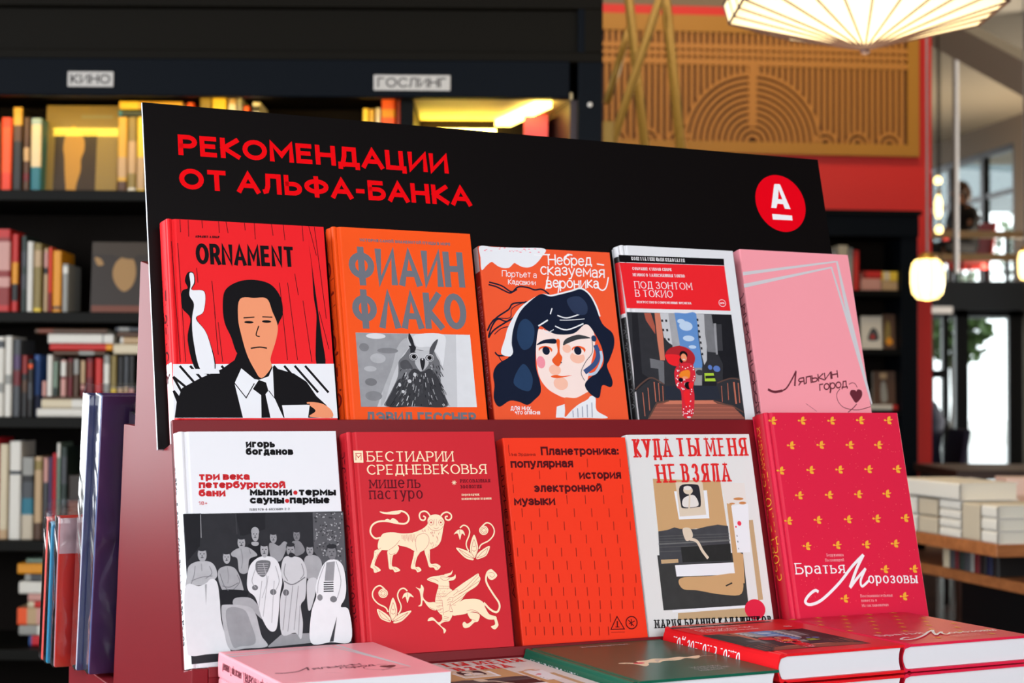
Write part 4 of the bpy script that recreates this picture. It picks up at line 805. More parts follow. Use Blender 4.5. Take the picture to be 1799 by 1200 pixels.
  ('L',),('C','ink2','616 1640 821 1657 869 1615 861 1425 807 1400 628 1392 600 1441'),('L',),('E','tan3','716 1591 62 45'),
  ('E','paper2','713 1618 52 24'),('C','paper2','644 1501 786 1535 826 1416 635 1408'),('S','tan3',19,'734 1550 694 1358'),
  ('E','red5','1403 232 137 113'),('G','title_lettering'),('T','red6','КУДА','77 1972 564 1973 204 35','f'),
  ('T','red6','ТЫ','622 1980 937 1979 204 35','f'),('T','red6','МЕНЯ','1019 1976 1577 1977 204 35','f'),
  ('T','red6','НЕ','333 1682 594 1685 204 35','f'),('T','red6','ВЗЯЛА','660 1684 1302 1681 204 35','f'),('G','author_lettering'),
  ('T','ink','МАРИЯ БРАННЯ КАЛАШНИКОВ','82 96 1597 63 86 19','f'),
 ],
 'morozov': [
  ('G','sprig_pattern'),('C','gold','87 2344 125 2358 134 2402 96 2388'),('C','gold','87 2339 92 2312 135 2310 130 2337'),
  ('C','gold','94 2350 123 2348 165 2364 135 2366'),('E','gold','55 2355 16 11'),('S','gold',7,'57 2355 90 2346'),
  ('C','gold','501 2343 539 2357 549 2402 510 2388'),('C','gold','500 2339 505 2312 549 2309 544 2337'),
  ('C','gold','507 2350 537 2348 580 2364 550 2366'),('E','gold','468 2355 16 11'),('S','gold',7,'470 2355 504 2346'),
  ('C','gold','923 2343 962 2357 972 2402 932 2388'),('C','gold','922 2338 927 2311 972 2309 967 2336'),
  ('C','gold','929 2350 960 2348 1003 2363 973 2366'),('E','gold','889 2354 16 11'),('S','gold',7,'892 2354 926 2345'),
  ('C','gold','1345 2347 1385 2361 1395 2407 1355 2393'),('C','gold','1344 2343 1349 2315 1395 2313 1390 2340'),
  ('C','gold','1352 2354 1383 2352 1427 2368 1396 2370'),('E','gold','1311 2359 17 12'),('S','gold',7,'1314 2359 1348 2349'),
  ('C','gold','1761 2347 1802 2361 1812 2407 1771 2393'),('C','gold','1760 2342 1765 2314 1811 2312 1806 2340'),
  ('C','gold','1768 2354 1799 2352 1845 2368 1813 2370'),('E','gold','1726 2358 17 12'),('S','gold',7,'1729 2358 1764 2349'),
  ('C','gold','297 2053 335 2066 344 2110 306 2097'),('C','gold','296 2048 301 2021 344 2019 339 2045'),
  ('C','gold','303 2059 333 2057 375 2072 345 2074'),('E','gold','264 2064 16 11'),('S','gold',7,'267 2064 300 2055'),
  ('C','gold','716 2054 755 2067 765 2112 726 2098'),('C','gold','716 2049 721 2022 765 2020 760 2047'),
  ('C','gold','723 2060 753 2058 796 2073 766 2076'),('E','gold','683 2065 16 11'),('S','gold',7,'686 2065 720 2056'),
  ('C','gold','1138 2051 1178 2064 1188 2109 1148 2096'),('C','gold','1137 2046 1142 2019 1187 2016 1182 2043'),
  ('C','gold','1145 2057 1175 2055 1219 2070 1189 2073'),('E','gold','1104 2062 17 11'),('S','gold',7,'1107 2062 1141 2053'),
  ('C','gold','1557 2047 1597 2061 1607 2107 1567 2093'),('C','gold','1556 2043 1561 2015 1607 2013 1602 2040'),
  ('C','gold','1564 2054 1595 2052 1640 2067 1608 2070'),('E','gold','1522 2059 17 11'),('S','gold',7,'1525 2059 1560 2050'),
  ('C','gold','106 1760 143 1773 152 1816 114 1803'),('C','gold','105 1755 110 1729 153 1726 148 1752'),
  ('C','gold','112 1766 141 1764 182 1778 153 1781'),('E','gold','73 1771 16 11'),('S','gold',7,'76 1771 109 1762'),
  ('C','gold','523 1760 561 1774 570 1818 532 1804'),('C','gold','522 1756 527 1729 571 1726 566 1753'),
  ('C','gold','529 1767 559 1764 602 1779 572 1782'),('E','gold','490 1772 16 11'),('S','gold',7,'493 1772 526 1762'),
  ('C','gold','935 1759 974 1772 983 1817 944 1803'),('C','gold','934 1754 939 1727 983 1724 978 1752'),
  ('C','gold','941 1766 971 1763 1015 1778 985 1781'),('E','gold','901 1771 16 11'),('S','gold',7,'904 1771 938 1761'),
  ('C','gold','1357 1757 1397 1771 1407 1816 1367 1802'),('C','gold','1356 1753 1361 1726 1406 1723 1401 1750'),
  ('C','gold','1364 1764 1395 1761 1439 1777 1408 1779'),('E','gold','1323 1769 17 11'),('S','gold',7,'1326 1769 1360 1760'),
  ('C','gold','1779 1754 1819 1767 1830 1813 1789 1799'),('C','gold','1778 1749 1783 1722 1829 1719 1824 1746'),
  ('C','gold','1786 1760 1817 1758 1862 1773 1831 1776'),('E','gold','1744 1766 17 11'),('S','gold',7,'1747 1766 1782 1756'),
  ('C','gold','313 1468 351 1480 360 1524 322 1511'),('C','gold','313 1463 318 1437 361 1434 356 1460'),
  ('C','gold','320 1474 349 1471 391 1486 361 1489'),('E','gold','281 1479 16 11'),('S','gold',7,'283 1479 316 1470'),
  ('C','gold','733 1465 772 1478 781 1522 743 1509'),('C','gold','732 1461 737 1434 781 1431 776 1458'),
  ('C','gold','740 1472 770 1469 812 1484 782 1486'),('E','gold','700 1477 16 11'),('S','gold',7,'703 1477 736 1467'),
  ('C','gold','1153 1463 1193 1476 1202 1521 1163 1507'),('C','gold','1152 1459 1157 1432 1202 1428 1197 1456'),
  ('C','gold','1160 1470 1190 1467 1234 1482 1204 1485'),('E','gold','1120 1475 16 11'),('S','gold',7,'1122 1475 1156 1465'),
  ('C','gold','1570 1461 1611 1474 1621 1519 1581 1506'),('C','gold','1570 1457 1574 1429 1620 1426 1615 1454'),
  ('C','gold','1577 1468 1608 1465 1653 1480 1622 1483'),('E','gold','1536 1473 17 11'),('S','gold',7,'1539 1473 1574 1463'),
  ('C','gold','115 1180 152 1192 161 1235 124 1222'),('C','gold','114 1175 119 1149 162 1146 157 1172'),
  ('C','gold','121 1186 150 1183 191 1197 163 1200'),('E','gold','83 1191 16 11'),('S','gold',7,'86 1191 118 1182'),
  ('C','gold','525 1179 563 1192 572 1235 534 1222'),('C','gold','524 1175 529 1148 573 1145 568 1171'),
  ('C','gold','531 1185 561 1182 603 1197 574 1200'),('E','gold','492 1191 16 11'),('S','gold',7,'495 1191 528 1181'),
  ('C','gold','953 1174 992 1186 1001 1230 962 1217'),('C','gold','952 1169 957 1143 1001 1139 996 1166'),
  ('C','gold','960 1180 990 1177 1033 1192 1003 1195'),('E','gold','920 1186 16 11'),('S','gold',7,'922 1186 956 1176'),
  ('C','gold','1365 1171 1405 1184 1415 1228 1375 1215'),('C','gold','1364 1167 1369 1140 1414 1136 1409 1163'),
  ('C','gold','1372 1178 1402 1175 1446 1189 1416 1192'),('E','gold','1331 1183 17 11'),('S','gold',7,'1334 1183 1368 1174'),
  ('C','gold','1785 1167 1825 1180 1836 1224 1795 1211'),('C','gold','1784 1162 1789 1135 1835 1131 1830 1159'),
  ('C','gold','1792 1173 1823 1170 1868 1185 1837 1188'),('E','gold','1750 1179 17 11'),('S','gold',7,'1753 1179 1788 1169'),
  ('C','gold','321 885 358 897 367 939 329 927'),('C','gold','320 880 325 854 368 850 363 877'),('C','gold','327 891 356 888 397 901 368 905'),
  ('E','gold','288 897 16 11'),('S','gold',7,'291 896 324 887'),('C','gold','744 881 782 893 791 936 753 924'),
  ('C','gold','743 876 748 850 791 846 786 873'),('C','gold','750 887 780 884 822 898 793 901'),('E','gold','711 893 16 11'),
  ('S','gold',7,'713 893 747 883'),('C','gold','1158 873 1197 886 1207 929 1168 917'),('C','gold','1157 869 1162 842 1207 838 1202 865'),
  ('C','gold','1165 880 1195 876 1238 890 1208 894'),('E','gold','1125 885 16 11'),('S','gold',7,'1127 885 1161 875'),
  ('C','gold','1579 870 1618 882 1629 926 1589 914'),('C','gold','1578 865 1583 839 1628 835 1623 862'),
  ('C','gold','1585 876 1616 873 1660 887 1630 890'),('E','gold','1545 882 17 11'),('S','gold',7,'1547 882 1582 872'),
  ('C','gold','1373 578 1412 590 1422 634 1383 621'),('C','gold','1372 574 1377 547 1422 543 1417 570'),
  ('C','gold','1380 584 1410 581 1454 595 1423 598'),('E','gold','1339 591 16 11'),('S','gold',7,'1342 590 1376 580'),
  ('C','gold','1798 565 1838 577 1848 621 1808 609'),('C','gold','1797 561 1802 534 1847 530 1842 557'),
  ('C','gold','1804 572 1835 568 1880 582 1849 585'),('E','gold','1763 578 17 11'),('S','gold',7,'1766 578 1801 567'),
  ('C','gold','742 269 780 280 789 322 751 311'),('C','gold','741 264 746 238 789 234 785 260'),('C','gold','749 275 778 271 820 284 791 288'),
  ('E','gold','710 281 16 11'),('S','gold',7,'712 281 745 271'),('C','gold','1591 254 1631 265 1641 309 1601 297'),
  ('C','gold','1590 249 1595 223 1640 218 1635 245'),('C','gold','1598 260 1629 256 1673 270 1642 273'),('E','gold','1558 266 17 11'),
  ('S','gold',7,'1560 266 1594 256'),('E','rosed2','1705 411 5 4'),('E','rosed2','689 750 5 4'),('E','rosed2','945 2222 5 4'),
  ('E','rosed2','291 322 4 4'),('E','rosed2','650 2087 5 4'),('E','rosed2','1461 852 5 4'),('E','rosed2','422 2049 5 4'),
  ('E','rosed2','1846 1521 5 4'),('E','rosed2','1219 1805 5 4'),('E','rosed2','179 462 4 4'),('E','rosed2','1168 641 5 4'),
  ('E','rosed2','1411 2177 5 4'),('E','rosed2','1347 1263 5 4'),('E','rosed2','1336 1129 5 4'),('E','rosed2','1615 687 5 4'),
  ('E','rosed2','1103 501 5 4'),('E','rosed2','1334 322 5 4'),('E','rosed2','328 481 4 4'),('E','rosed2','1273 1238 5 4'),
  ('E','rosed2','1331 733 5 4'),('E','rosed2','687 266 5 4'),('E','rosed2','469 885 4 4'),('E','rosed2','374 1545 5 4'),('E','rosed2','953 1072 5 4'),
  ('E','rosed2','825 231 5 4'),('E','rosed2','1363 1394 5 4'),('E','rosed2','151 1725 4 4'),('E','rosed2','778 1781 5 4'),
  ('E','rosed2','1476 1049 5 4'),('E','rosed2','1472 1881 5 4'),('E','rosed2','269 680 4 4'),('E','rosed2','786 2184 5 4'),
  ('E','rosed2','298 1002 4 4'),('E','rosed2','325 1623 5 4'),('E','rosed2','195 513 4 4'),('E','rosed2','668 1088 5 4'),('E','rosed2','559 972 5 4'),
  ('E','rosed2','1880 508 5 4'),('E','rosed2','1223 663 5 4'),('E','rosed2','1768 1972 5 4'),('E','rosed2','982 842 5 4'),
  ('E','rosed2','248 454 4 4'),('E','rosed2','1186 1784 5 4'),('E','rosed2','515 1108 5 4'),('E','rosed2','261 2303 5 4'),
  ('E','rosed2','235 1433 4 4'),('E','rosed2','895 416 5 4'),('E','rosed2','1396 2246 5 4'),('E','rosed2','985 2193 5 4'),
  ('E','rosed2','1145 1945 5 4'),('E','rosed2','1131 931 5 4'),('E','rosed2','1006 445 5 4'),('E','rosed2','293 1326 4 4'),
  ('E','rosed2','925 2104 5 4'),('E','rosed2','1237 1590 5 4'),('E','rosed2','161 585 4 4'),('E','rosed2','1610 2101 5 4'),
  ('E','rosed2','344 1035 4 4'),('E','rosed2','1403 2343 5 4'),('E','rosed2','1856 1470 5 4'),('E','rosed2','907 1107 5 4'),
  ('E','rosed2','834 1349 5 4'),('E','rosed2','1534 1902 5 4'),('E','rosed2','1767 1337 5 4'),('E','rosed2','343 326 4 4'),
  ('E','rosed2','1787 787 5 4'),('E','rosed2','1330 765 5 4'),('E','rosed2','1253 2369 5 4'),('E','rosed2','895 826 5 4'),
  ('E','rosed2','646 2108 5 4'),('E','rosed2','844 444 5 4'),('E','rosed2','548 2240 5 4'),('E','rosed2','206 2252 5 4'),
  ('E','rosed2','1258 2254 5 4'),('E','rosed2','231 1287 4 4'),('E','rosed2','1754 414 5 4'),('E','rosed2','1576 1428 5 4'),
  ('E','rosed2','1144 1559 5 4'),('E','rosed2','1865 1980 5 4'),('E','rosed2','1241 2228 5 4'),('E','rosed2','672 284 4 4'),
  ('E','rosed2','793 2339 5 4'),('E','rosed2','795 637 5 4'),('E','rosed2','684 498 5 4'),('E','rosed2','1136 2131 5 4'),
  ('E','rosed2','840 2391 5 4'),('E','rosed2','1575 1972 5 4'),('E','rosed2','1496 898 5 4'),('E','rosed2','963 1312 5 4'),
  ('E','rosed2','236 1424 4 4'),('E','rosed2','429 518 4 4'),('E','rosed2','199 664 4 4'),('E','rosed2','240 496 4 4'),('E','rosed2','637 2369 5 4'),
  ('E','rosed2','1582 221 5 4'),('E','rosed2','1691 1343 5 4'),('E','rosed2','1062 538 5 4'),('E','rosed2','891 1887 5 4'),
  ('E','rosed2','480 2360 5 4'),('E','rosed2','163 1645 4 4'),('E','rosed2','414 2170 5 4'),('E','rosed2','474 1709 5 4'),
  ('E','rosed2','1120 276 5 4'),('E','rosed2','517 1121 5 4'),('E','rosed2','1743 1977 5 4'),('E','rosed2','346 496 4 4'),
  ('E','rosed2','1204 1095 5 4'),('E','rosed2','1630 2383 5 4'),('E','rosed2','967 363 5 4'),('E','rosed2','103 2385 4 4'),
  ('E','rosed2','1772 731 5 4'),('E','rosed2','748 2068 5 4'),('E','rosed2','429 512 4 4'),('E','rosed2','1318 1212 5 4'),
  ('E','rosed2','435 1835 5 4'),('E','rosed2','1057 969 5 4'),('E','rosed2','760 958 5 4'),('E','rosed2','1392 711 5 4'),
  ('E','rosed2','1525 1311 5 4'),('E','rosed2','1804 2293 5 4'),('E','rosed2','1090 323 5 4'),('E','rosed2','1541 197 5 4'),
  ('E','rosed2','1736 238 5 4'),('E','rosed2','347 313 4 4'),('E','rosed2','1381 2133 5 4'),('E','rosed2','191 1622 4 4'),
  ('E','rosed2','1599 1422 5 4'),('E','rosed2','1286 244 5 4'),('E','rosed2','1498 481 5 4'),('E','rosed2','389 1899 5 4'),
  ('E','rosed2','1569 2050 5 4'),('E','rosed2','1235 935 5 4'),('E','rosed2','1240 1962 5 4'),('E','rosed2','215 369 4 4'),
  ('E','rosed2','486 1664 5 4'),('E','rosed2','1651 2165 5 4'),('E','rosed2','1406 822 5 4'),('E','rosed2','669 1141 5 4'),
  ('E','rosed2','1632 1267 5 4'),('E','rosed2','671 2141 5 4'),('E','rosed2','1360 663 5 4'),('E','rosed2','1453 1539 5 4'),
  ('E','rosed2','1347 2238 5 4'),('E','rosed2','1146 570 5 4'),('E','rosed2','493 612 4 4'),('E','rosed2','539 1474 5 4'),
  ('E','rosed2','1726 549 5 4'),('E','rosed2','840 1608 5 4'),('E','rosed2','1870 1575 5 4'),('E','rosed2','1801 1969 5 4'),
  ('E','rosed2','570 717 5 4'),('E','rosed2','272 310 4 4'),('E','rosed2','721 2240 5 4'),('E','rosed2','1711 2255 5 4'),
  ('E','rosed2','1166 1172 5 4'),('E','rosed2','1102 1832 5 4'),('E','rosed2','1231 576 5 4'),('E','rosed2','571 2154 5 4'),
  ('E','rosed2','904 245 5 4'),('E','rosed2','1808 1858 5 4'),('E','rosed2','355 425 4 4'),('E','rosed2','772 283 5 4'),('E','rosed2','1002 570 5 4'),
  ('E','rosed2','368 1829 5 4'),('E','rosed2','1556 1620 5 4'),('E','rosed2','329 1569 5 4'),('E','rosed2','255 903 4 4'),
  ('E','rosed2','1264 1668 5 4'),('E','rosed2','1328 594 5 4'),('E','rosed2','1195 1005 5 4'),('E','rosed2','1188 502 5 4'),
  ('E','rosed2','1644 2158 5 4'),('E','rosed2','138 1767 4 4'),('E','rosed2','1003 964 5 4'),('E','rosed2','942 2380 5 4'),
  ('E','rosed2','650 2273 5 4'),('E','rosed2','1721 2060 5 4'),('E','rosed2','117 1450 4 4'),('E','rosed2','252 2068 5 4'),
  ('E','rosed2','725 714 5 4'),('E','rosed2','1679 1020 5 4'),('E','rosed2','1648 2078 5 4'),('E','rosed2','1190 1835 5 4'),
  ('E','rosed2','1694 2002 5 4'),('E','rosed2','426 878 4 4'),('E','rosed2','1218 1469 5 4'),('E','rosed2','1856 797 5 4'),
  ('E','rosed2','1018 1491 5 4'),('E','rosed2','429 527 4 4'),('E','rosed2','1153 666 5 4'),('G','title_lettering'),
  ('T','white','Братья','120 580 806 566 124 20','f'),('T','white','орозовы','1118 435 1828 406 117 20','f'),
  ('W','white',34,'398 369 349 388 250 333 197 265 265 234 431 281 701 456 922 642 1103 767'),('W','white',38,'1103 767 976 607 846 400'),
  ('W','white',32,'845 395 964 499 1106 607'),('W','white',29,'1106 607 1011 475 1020 405 1124 466'),
  ('T','rosed3','Бедржаника','581 765 817 760 32 6','f'),('T','rosed3','Посконицрий','550 707 812 703 32 6','f'),
  ('T','rosed3','Воспоминательная','971 281 1428 268 32 6','f'),('T','rosed3','повесть о','974 227 1194 223 32 6','f'),
  ('T','rosed3','Мстиславовичах','972 169 1352 163 32 6','f'),
 ],
}


# ------------------------------------------------------------------ place helpers
def ray(x, y):
    d = fwd + rgt * ((x - 900) / FPX) + upv * ((600 - y) / FPX)
    return d / d.y
EYEV = Vector((0, 0, EYE))
def at(x, y, Y):
    """the point of the room at depth Y metres that the photograph shows at (x, y)"""
    return EYEV + ray(x, y) * Y
def xat(x, Y, y=600): return at(x, y, Y).x
def zat(y, Y, x=900): return at(x, y, Y).z

# ------------------------------------------------------------------ the room
M_floor = mat('polished_concrete', (92, 92, 96), 0.18, 0.6, noise=0.25, nscale=1.2)
M_ceil = mat('taupe_ceiling_paint', (150, 138, 118), 0.7)
M_wall = mat('taupe_wall_paint', (132, 114, 92), 0.75)
M_dark = mat('dark_wall_paint', (60, 54, 50), 0.7)
M_red = mat('red_wall_paint', (226, 40, 32), 0.5)
M_black = mat('black_paint', (11, 12, 13), 0.5, .07)
M_blackblue = mat('blue_black_lacquer', (10, 15, 22), 0.5, .06)
M_steelblack = mat('black_window_steel', (22, 24, 26), 0.4)
structure(MB().box(-5, 12, -4.2, 40, -0.1, 0).build('floor', M_floor), 'grey polished concrete floor')
structure(MB().box(-5, 12, -4.2, 26.5, 4.9, 5.0).build('ceiling', M_ceil), 'taupe ceiling')
# rear wall with the big window and the doorway the daylight comes through
w = MB()
for a, b, c, d in ((-5, -2.8, 0, 4.9), (-2.8, -1.0, 3.0, 4.9), (-1.0, -0.8, 0, 4.9), (-0.8, 4.0, 0, .7), (-0.8, 4.0, 3.4, 4.9), (4.0, 12, 0, 4.9)):
    w.box(a, b, -2.6, -2.45, c, d)
structure(w.build('wall_rear', M_wall))
w = MB()
for a, b, c, d in ((-2.6, -.5, 0, 4.9), (-.5, 2.5, 0, .7), (-.5, 2.5, 3.2, 4.9), (2.5, 4.6, 0, 4.9), (4.6, 6.3, 0, .7), (4.6, 6.3, 3.0, 4.9), (6.3, 26.5, 0, 4.9)):
    w.box(-3.65, -3.5, a, b, c, d)
structure(w.build('wall_left', M_dark))
structure(MB().box(9.6, 9.75, -4.2, 22, 0, 4.9).build('wall_right', M_wall))

# ------------------------------------------------------------------ big black bookcase on the left
YB = 5.0
XL, XR = -2.15, xat(1059, YB, 120)
zs = [zat(y, YB, 120) for y in (333, 547.5, 733.5, 951, 1143)]
zhead0, zhead1 = zat(171.5, YB, 500), zat(106, YB, 500)
case = tag(empty('bookcase'), 'tall black bookcase with a header board filling the left background', 'bookcase')
YK = YB + 0.42
xdiv0, xdiv1 = xat(704, YB + .05, 200), xat(727, YB + .05, 200)
MB().box(XL, XR, YK, YK + .02, 0, 2.62).build('back_panel', mat('dark_brown_board', (18, 13, 10), 0.6, .05), case)
for a, b in ((XR - .075, XR), (XL, XL + .05)):
    MB().box(a, b, YB, YK, 0, 2.62).build('side_panel', M_blackblue, case, bevel=.004)
MB().box(xdiv0, xdiv1, YB + .05, YK, 0.06, zhead0 + .03).build('divider', M_black, case)
for i, z in enumerate(zs):
    MB().box(XL + .05, xdiv0, YB + .01, YK, z - .033, z).build('shelf', mat('black_shelf_board', (18, 17, 14), 0.5, .1), case, bevel=.003)
    MB().box(xdiv1, XR - .075, YB + .06, YK, z - .033, z).build('shelf', MATS['black_shelf_board'], case, bevel=.003)
MB().box(XL, XR - .1, YB - .02, YB + .02, zhead0, zhead1).build('header_board', M_blackblue, case, bevel=.004)
MB().box(XL + .05, xdiv0, YB + .02, YK, zhead0 + .035, zhead0 + .055).build('top_board', mat('dark_brown_board', (18, 13, 10), 0.6, .05), case)
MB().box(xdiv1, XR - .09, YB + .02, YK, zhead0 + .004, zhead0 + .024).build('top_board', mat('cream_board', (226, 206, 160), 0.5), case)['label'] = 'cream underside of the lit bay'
cp = MB()
z2 = 2.62
cp.box(XL, XR, YB + .03, YB + .06, zhead1, z2)
cp.box(XL, XR, YB - .005, YB + .03, zhead1, zhead1 + .03); cp.box(XL, XR, YB - .005, YB + .03, zat(14, YB, 700), z2); cp.box(XR - .055, XR, YB - .005, YB + .03, zhead1 + .03, zat(14, YB, 700)); cp.box(XL, XL + .06, YB - .005, YB + .03, zhead1 + .03, zat(14, YB, 700))
cp.build('cornice_panel', mat('warm_black_paint', (20, 17, 12), 0.5, .06), case, bevel=.003)
MB().box(XL, XR, YB, YK, 0, .06).build('plinth', M_black, case)
gp = at(1037, 184, YB - .004)
MB().ball((gp.x, YB - .004, gp.z), .008, .006, .008).build('screw_cover', mat('white_plastic', (225, 220, 214), .4), case, smooth=True)
# slanted gable at the right end, seen from below the header
g = MB()
gx0, gx1 = xat(985, YB + .02, 175), xat(1012, YB + .03, 175)
g.prism([(gx0 + .03, YB + .03), (gx1 + .012, YB + .03), (gx1 - .02, YK), (gx1 - .1, YK)], lambda p, t: (p[0], p[1], t), 0.1, zhead0 + .003)
g.build('gable', mat('dark_maroon_board', (44, 20, 24), .5), case)
# LED strips
M_led = mat('led_yellow', (255, 206, 62), .5, emit=18.0)
M_led2 = mat('led_warm_white', (255, 226, 110), .5, emit=9.0)
M_led3 = mat('led_yellow_bright', (255, 214, 80), .5, emit=40.0)
tag(MB().box(XL + .1, xdiv0 - .03, YB + .032, YB + .05, zhead0 + .012, zhead0 + .034).build('led_strip', M_led), 'yellow light strip behind the header board, above the left shelf', 'light strip')
za = zhead0 + .004
tag(MB().box(xat(735, YK, 220), xat(872, YK, 222), YK - .03, YK - .016, za - .045, za - .033).build('led_strip', M_led3), 'yellow light strip along the back of the lit cream bay', 'light strip')
p0, p1 = at(955, 172, YB + .06), at(884, 232, YK - .03)
d = Vector((p1.x - p0.x, p1.y - p0.y, 0)).normalized(); nn = Vector((d.y, -d.x, 0)) * .028
tag(MB().prism([(p0.x - nn.x, YB + .045), (p0.x + nn.x, YB + .045), (p1.x + nn.x, YK - .02), (p1.x - nn.x, YK - .02)], lambda p, t: (p[0], p[1], t), za - .022, za - .001).build('led_bar', M_led2), 'broad glowing light bar running diagonally under the lit bay', 'light bar')
pk = at(950, 240, YB + .2)
tag(MB().box(xat(921, YB + .26, 230), xat(962, YB + .26, 230), YB + .2, YB + .33, zs[0] + .001, zat(201, YB + .2, 945)).build('file_box', mat('pink_red_card', (214, 60, 74), .5)), 'pink red box standing at the right end of the lit bay', 'box')
# signs on the header
def sign(name, text, x0, x1, y0, y1, tx, label):
    a, b = at(x0, y1, YB - .021), at(x1, y0, YB - .021)
    t = tag(empty(name, Matrix.Translation((a.x, YB - .021, a.z))), label, 'sign')
    W, H = b.x - a.x, b.z - a.z
    MB().box(0, W, -.004, 0, 0, H).build('plate', mat('sign_grey_white', (196, 190, 184), .45), t, bevel=.0018)
    mb = MB()
    lettering(text, W * tx[0], H * .2, W * tx[1], H * .2, H * .62, .0044, 's', lambda vs, fs: mb.add([(p[0], -.0045, p[1]) for p in vs], fs))
    mb.build('letters', ink('ink'), t)
sign('shelf_sign', 'КИНО', 119.5, 200.5, 126, 152.5, (.07, .93), 'shorter white plate lettered КИНО, left on the black header board')
sign('shelf_sign', 'ГОСЛИНГ', 657, 792, 132.5, 159, (.05, .95), 'longer white plate lettered ГОСЛИНГ above the top edge of the display board')

# ------------------------------------------------------------------ books of the background
PAGES = mat('book_pages', (226, 218, 202), .8)
COLS = dict(red=(196, 34, 28), orange=(238, 84, 26), white=(222, 216, 206), cream=(214, 198, 168), black=(30, 28, 28), brown=(84, 56, 38), amber=(226, 146, 18), grey=(150, 148, 142),
    olive=(138, 118, 62), yellow=(232, 196, 60), teal=(30, 110, 130), blue=(40, 78, 138), navy=(26, 34, 66), tan=(190, 158, 120), pink=(206, 150, 140), maroon=(110, 26, 34), purple=(84, 62, 100),
    dgrey=(70, 72, 76), green=(120, 140, 122), dgreen=(38, 52, 46), beige=(196, 182, 160), dred=(140, 30, 26), gold=(206, 160, 60), paleblue=(150, 176, 184), orangered=(226, 60, 24), crimson=(196, 24, 40))
def bc(c): return mat('cover_' + c, COLS[c], .45, .4)
def book_mesh(name, W, H, D, c, bands=(), parent=None):
    """upright book: spine towards -y, width W, height H, depth D, origin at bottom left of the spine; bands: (from, to, colour) shares of the height"""
    cols = [c] + [b[2] for b in bands]
    mb = MB(); t = .0025; r = min(W * .3, .006)
    sp = [(0, r), (r * .3, r * .3), (r, 0), (W - r, 0), (W - r * .3, r * .3), (W, r)]
    cuts = sorted(set([0.0, 1.0] + [b[0] for b in bands] + [b[1] for b in bands]))
    for z0, z1 in zip(cuts, cuts[1:]):
        mi = 0
        for i, b in enumerate(bands):
            if b[0] <= z0 + 1e-6 and z1 <= b[1] + 1e-6: mi = i + 1
        for p, q in zip(sp, sp[1:]):
            mb.add([(p[0], p[1], z0 * H), (q[0], q[1], z0 * H), (q[0], q[1], z1 * H), (p[0], p[1], z1 * H)], [(0, 1, 2, 3)], mi)
    for x0, x1 in ((0, t), (W - t, W)):
        mb.box(x0, x1, r, D, 0, H)
    mb.box(t, W - t, r, r + .002, 0, H)
    o = mb.build(name, [bc(k) for k in cols], parent)
    MB().box(t, W - t, r + .002, D - .004, .003, H - .003).build('page_block', PAGES, o)
    return o
def standing(x0, x1, ytop, z, Y, c, label, bands=(), group=None, D=.15, lean=0, name='book'):
    a, b = xat(x0, Y, 400), xat(x1, Y, 400)
    H = min(zat(ytop, Y, (x0 + x1) / 2), zhead0 + .032) - z
    o = book_mesh(name, b - a - .001, H, D, c, bands)
    o.location = (a, Y, z + .0008)
    if lean: o.rotation_euler = (0, math.radians(lean), 0)
    return tag(o, label, 'book', group)
def lying(x0, x1, z0, z1, Y, c, label, bands=(), group=None, D=.16, name='book'):
    """a book lying flat, spine to the room"""
    a, b = xat(x0, Y, 600), xat(x1, Y, 600)
    o = book_mesh(name, z1 - z0 - .0008, b - a, D, c, bands)
    o.matrix_world = frame((a, Y, z1 - .0004), (0, 0, -1), (0, 1, 0), (1, 0, 0))
    return tag(o, label, 'book', group)
def face_out(x0, x1, ytop, z, Y, c, label, art, tilt=5, cat='book', name='book'):
    """a book shown with its cover to the room, leaning back a little; art: list of (colour, smooth, [(u, v)...]) in shares of the cover"""
    a, b = xat(x0, Y, 400), xat(x1, Y, 400); W = b - a; T = .018
    H = (zat(ytop, Y, (x0 + x1) / 2) - z) / math.cos(math.radians(tilt))
    t = tag(empty(name, Matrix.Translation((a, Y, z + .0025)) @ Matrix.Rotation(-math.radians(tilt), 4, 'X')), label, cat)
    fc = MB().box(0, W, 0, .002, 0, H).build('front_cover', bc_gloss(c), t)
    MB().box(0, W, T - .002, T, 0, H).build('back_cover', bc_gloss(c), t)
    MB().box(0, .002, .002, T - .002, 0, H).build('spine', bc_gloss(c), t)
    MB().box(.002, W - .003, .002, T - .002, .003, H - .003).build('page_block', PAGES, t)
    mb = MB(); cols = []
    for i, (cc, sm, pts) in enumerate(art):
        if cc not in cols: cols.append(cc)
        p = [(u * W, v * H) for u, v in pts]
        if sm: p = smooth_pts(p, True)
        mb.add([(x, -.0003 - i * .0002, zz) for x, zz in p], [list(range(len(p)))], cols.index(cc))
    if art: mb.build('cover_picture', [bc_gloss(k) for k in cols], fc)
    return t
COLS.update(oldgold=(150, 126, 70), sepia=(58, 44, 30), ochre=(190, 140, 60), deepbrown=(44, 32, 24), skinbrown=(170, 128, 76), redbrown=(120, 60, 40), paleolive=(150, 140, 96))
def bc_gloss(c):
    m = mat('gloss_' + c, COLS[c], .4, .3, coat=1.0)
    b = m.node_tree.nodes['Principled BSDF']
    b.inputs['Coat Roughness'].default_value = .03; b.inputs['Coat IOR'].default_value = 1.8
    return m
def R4(x0, y0, x1, y1): return [(x0, y0), (x1, y0), (x1, y1), (x0, y1)]

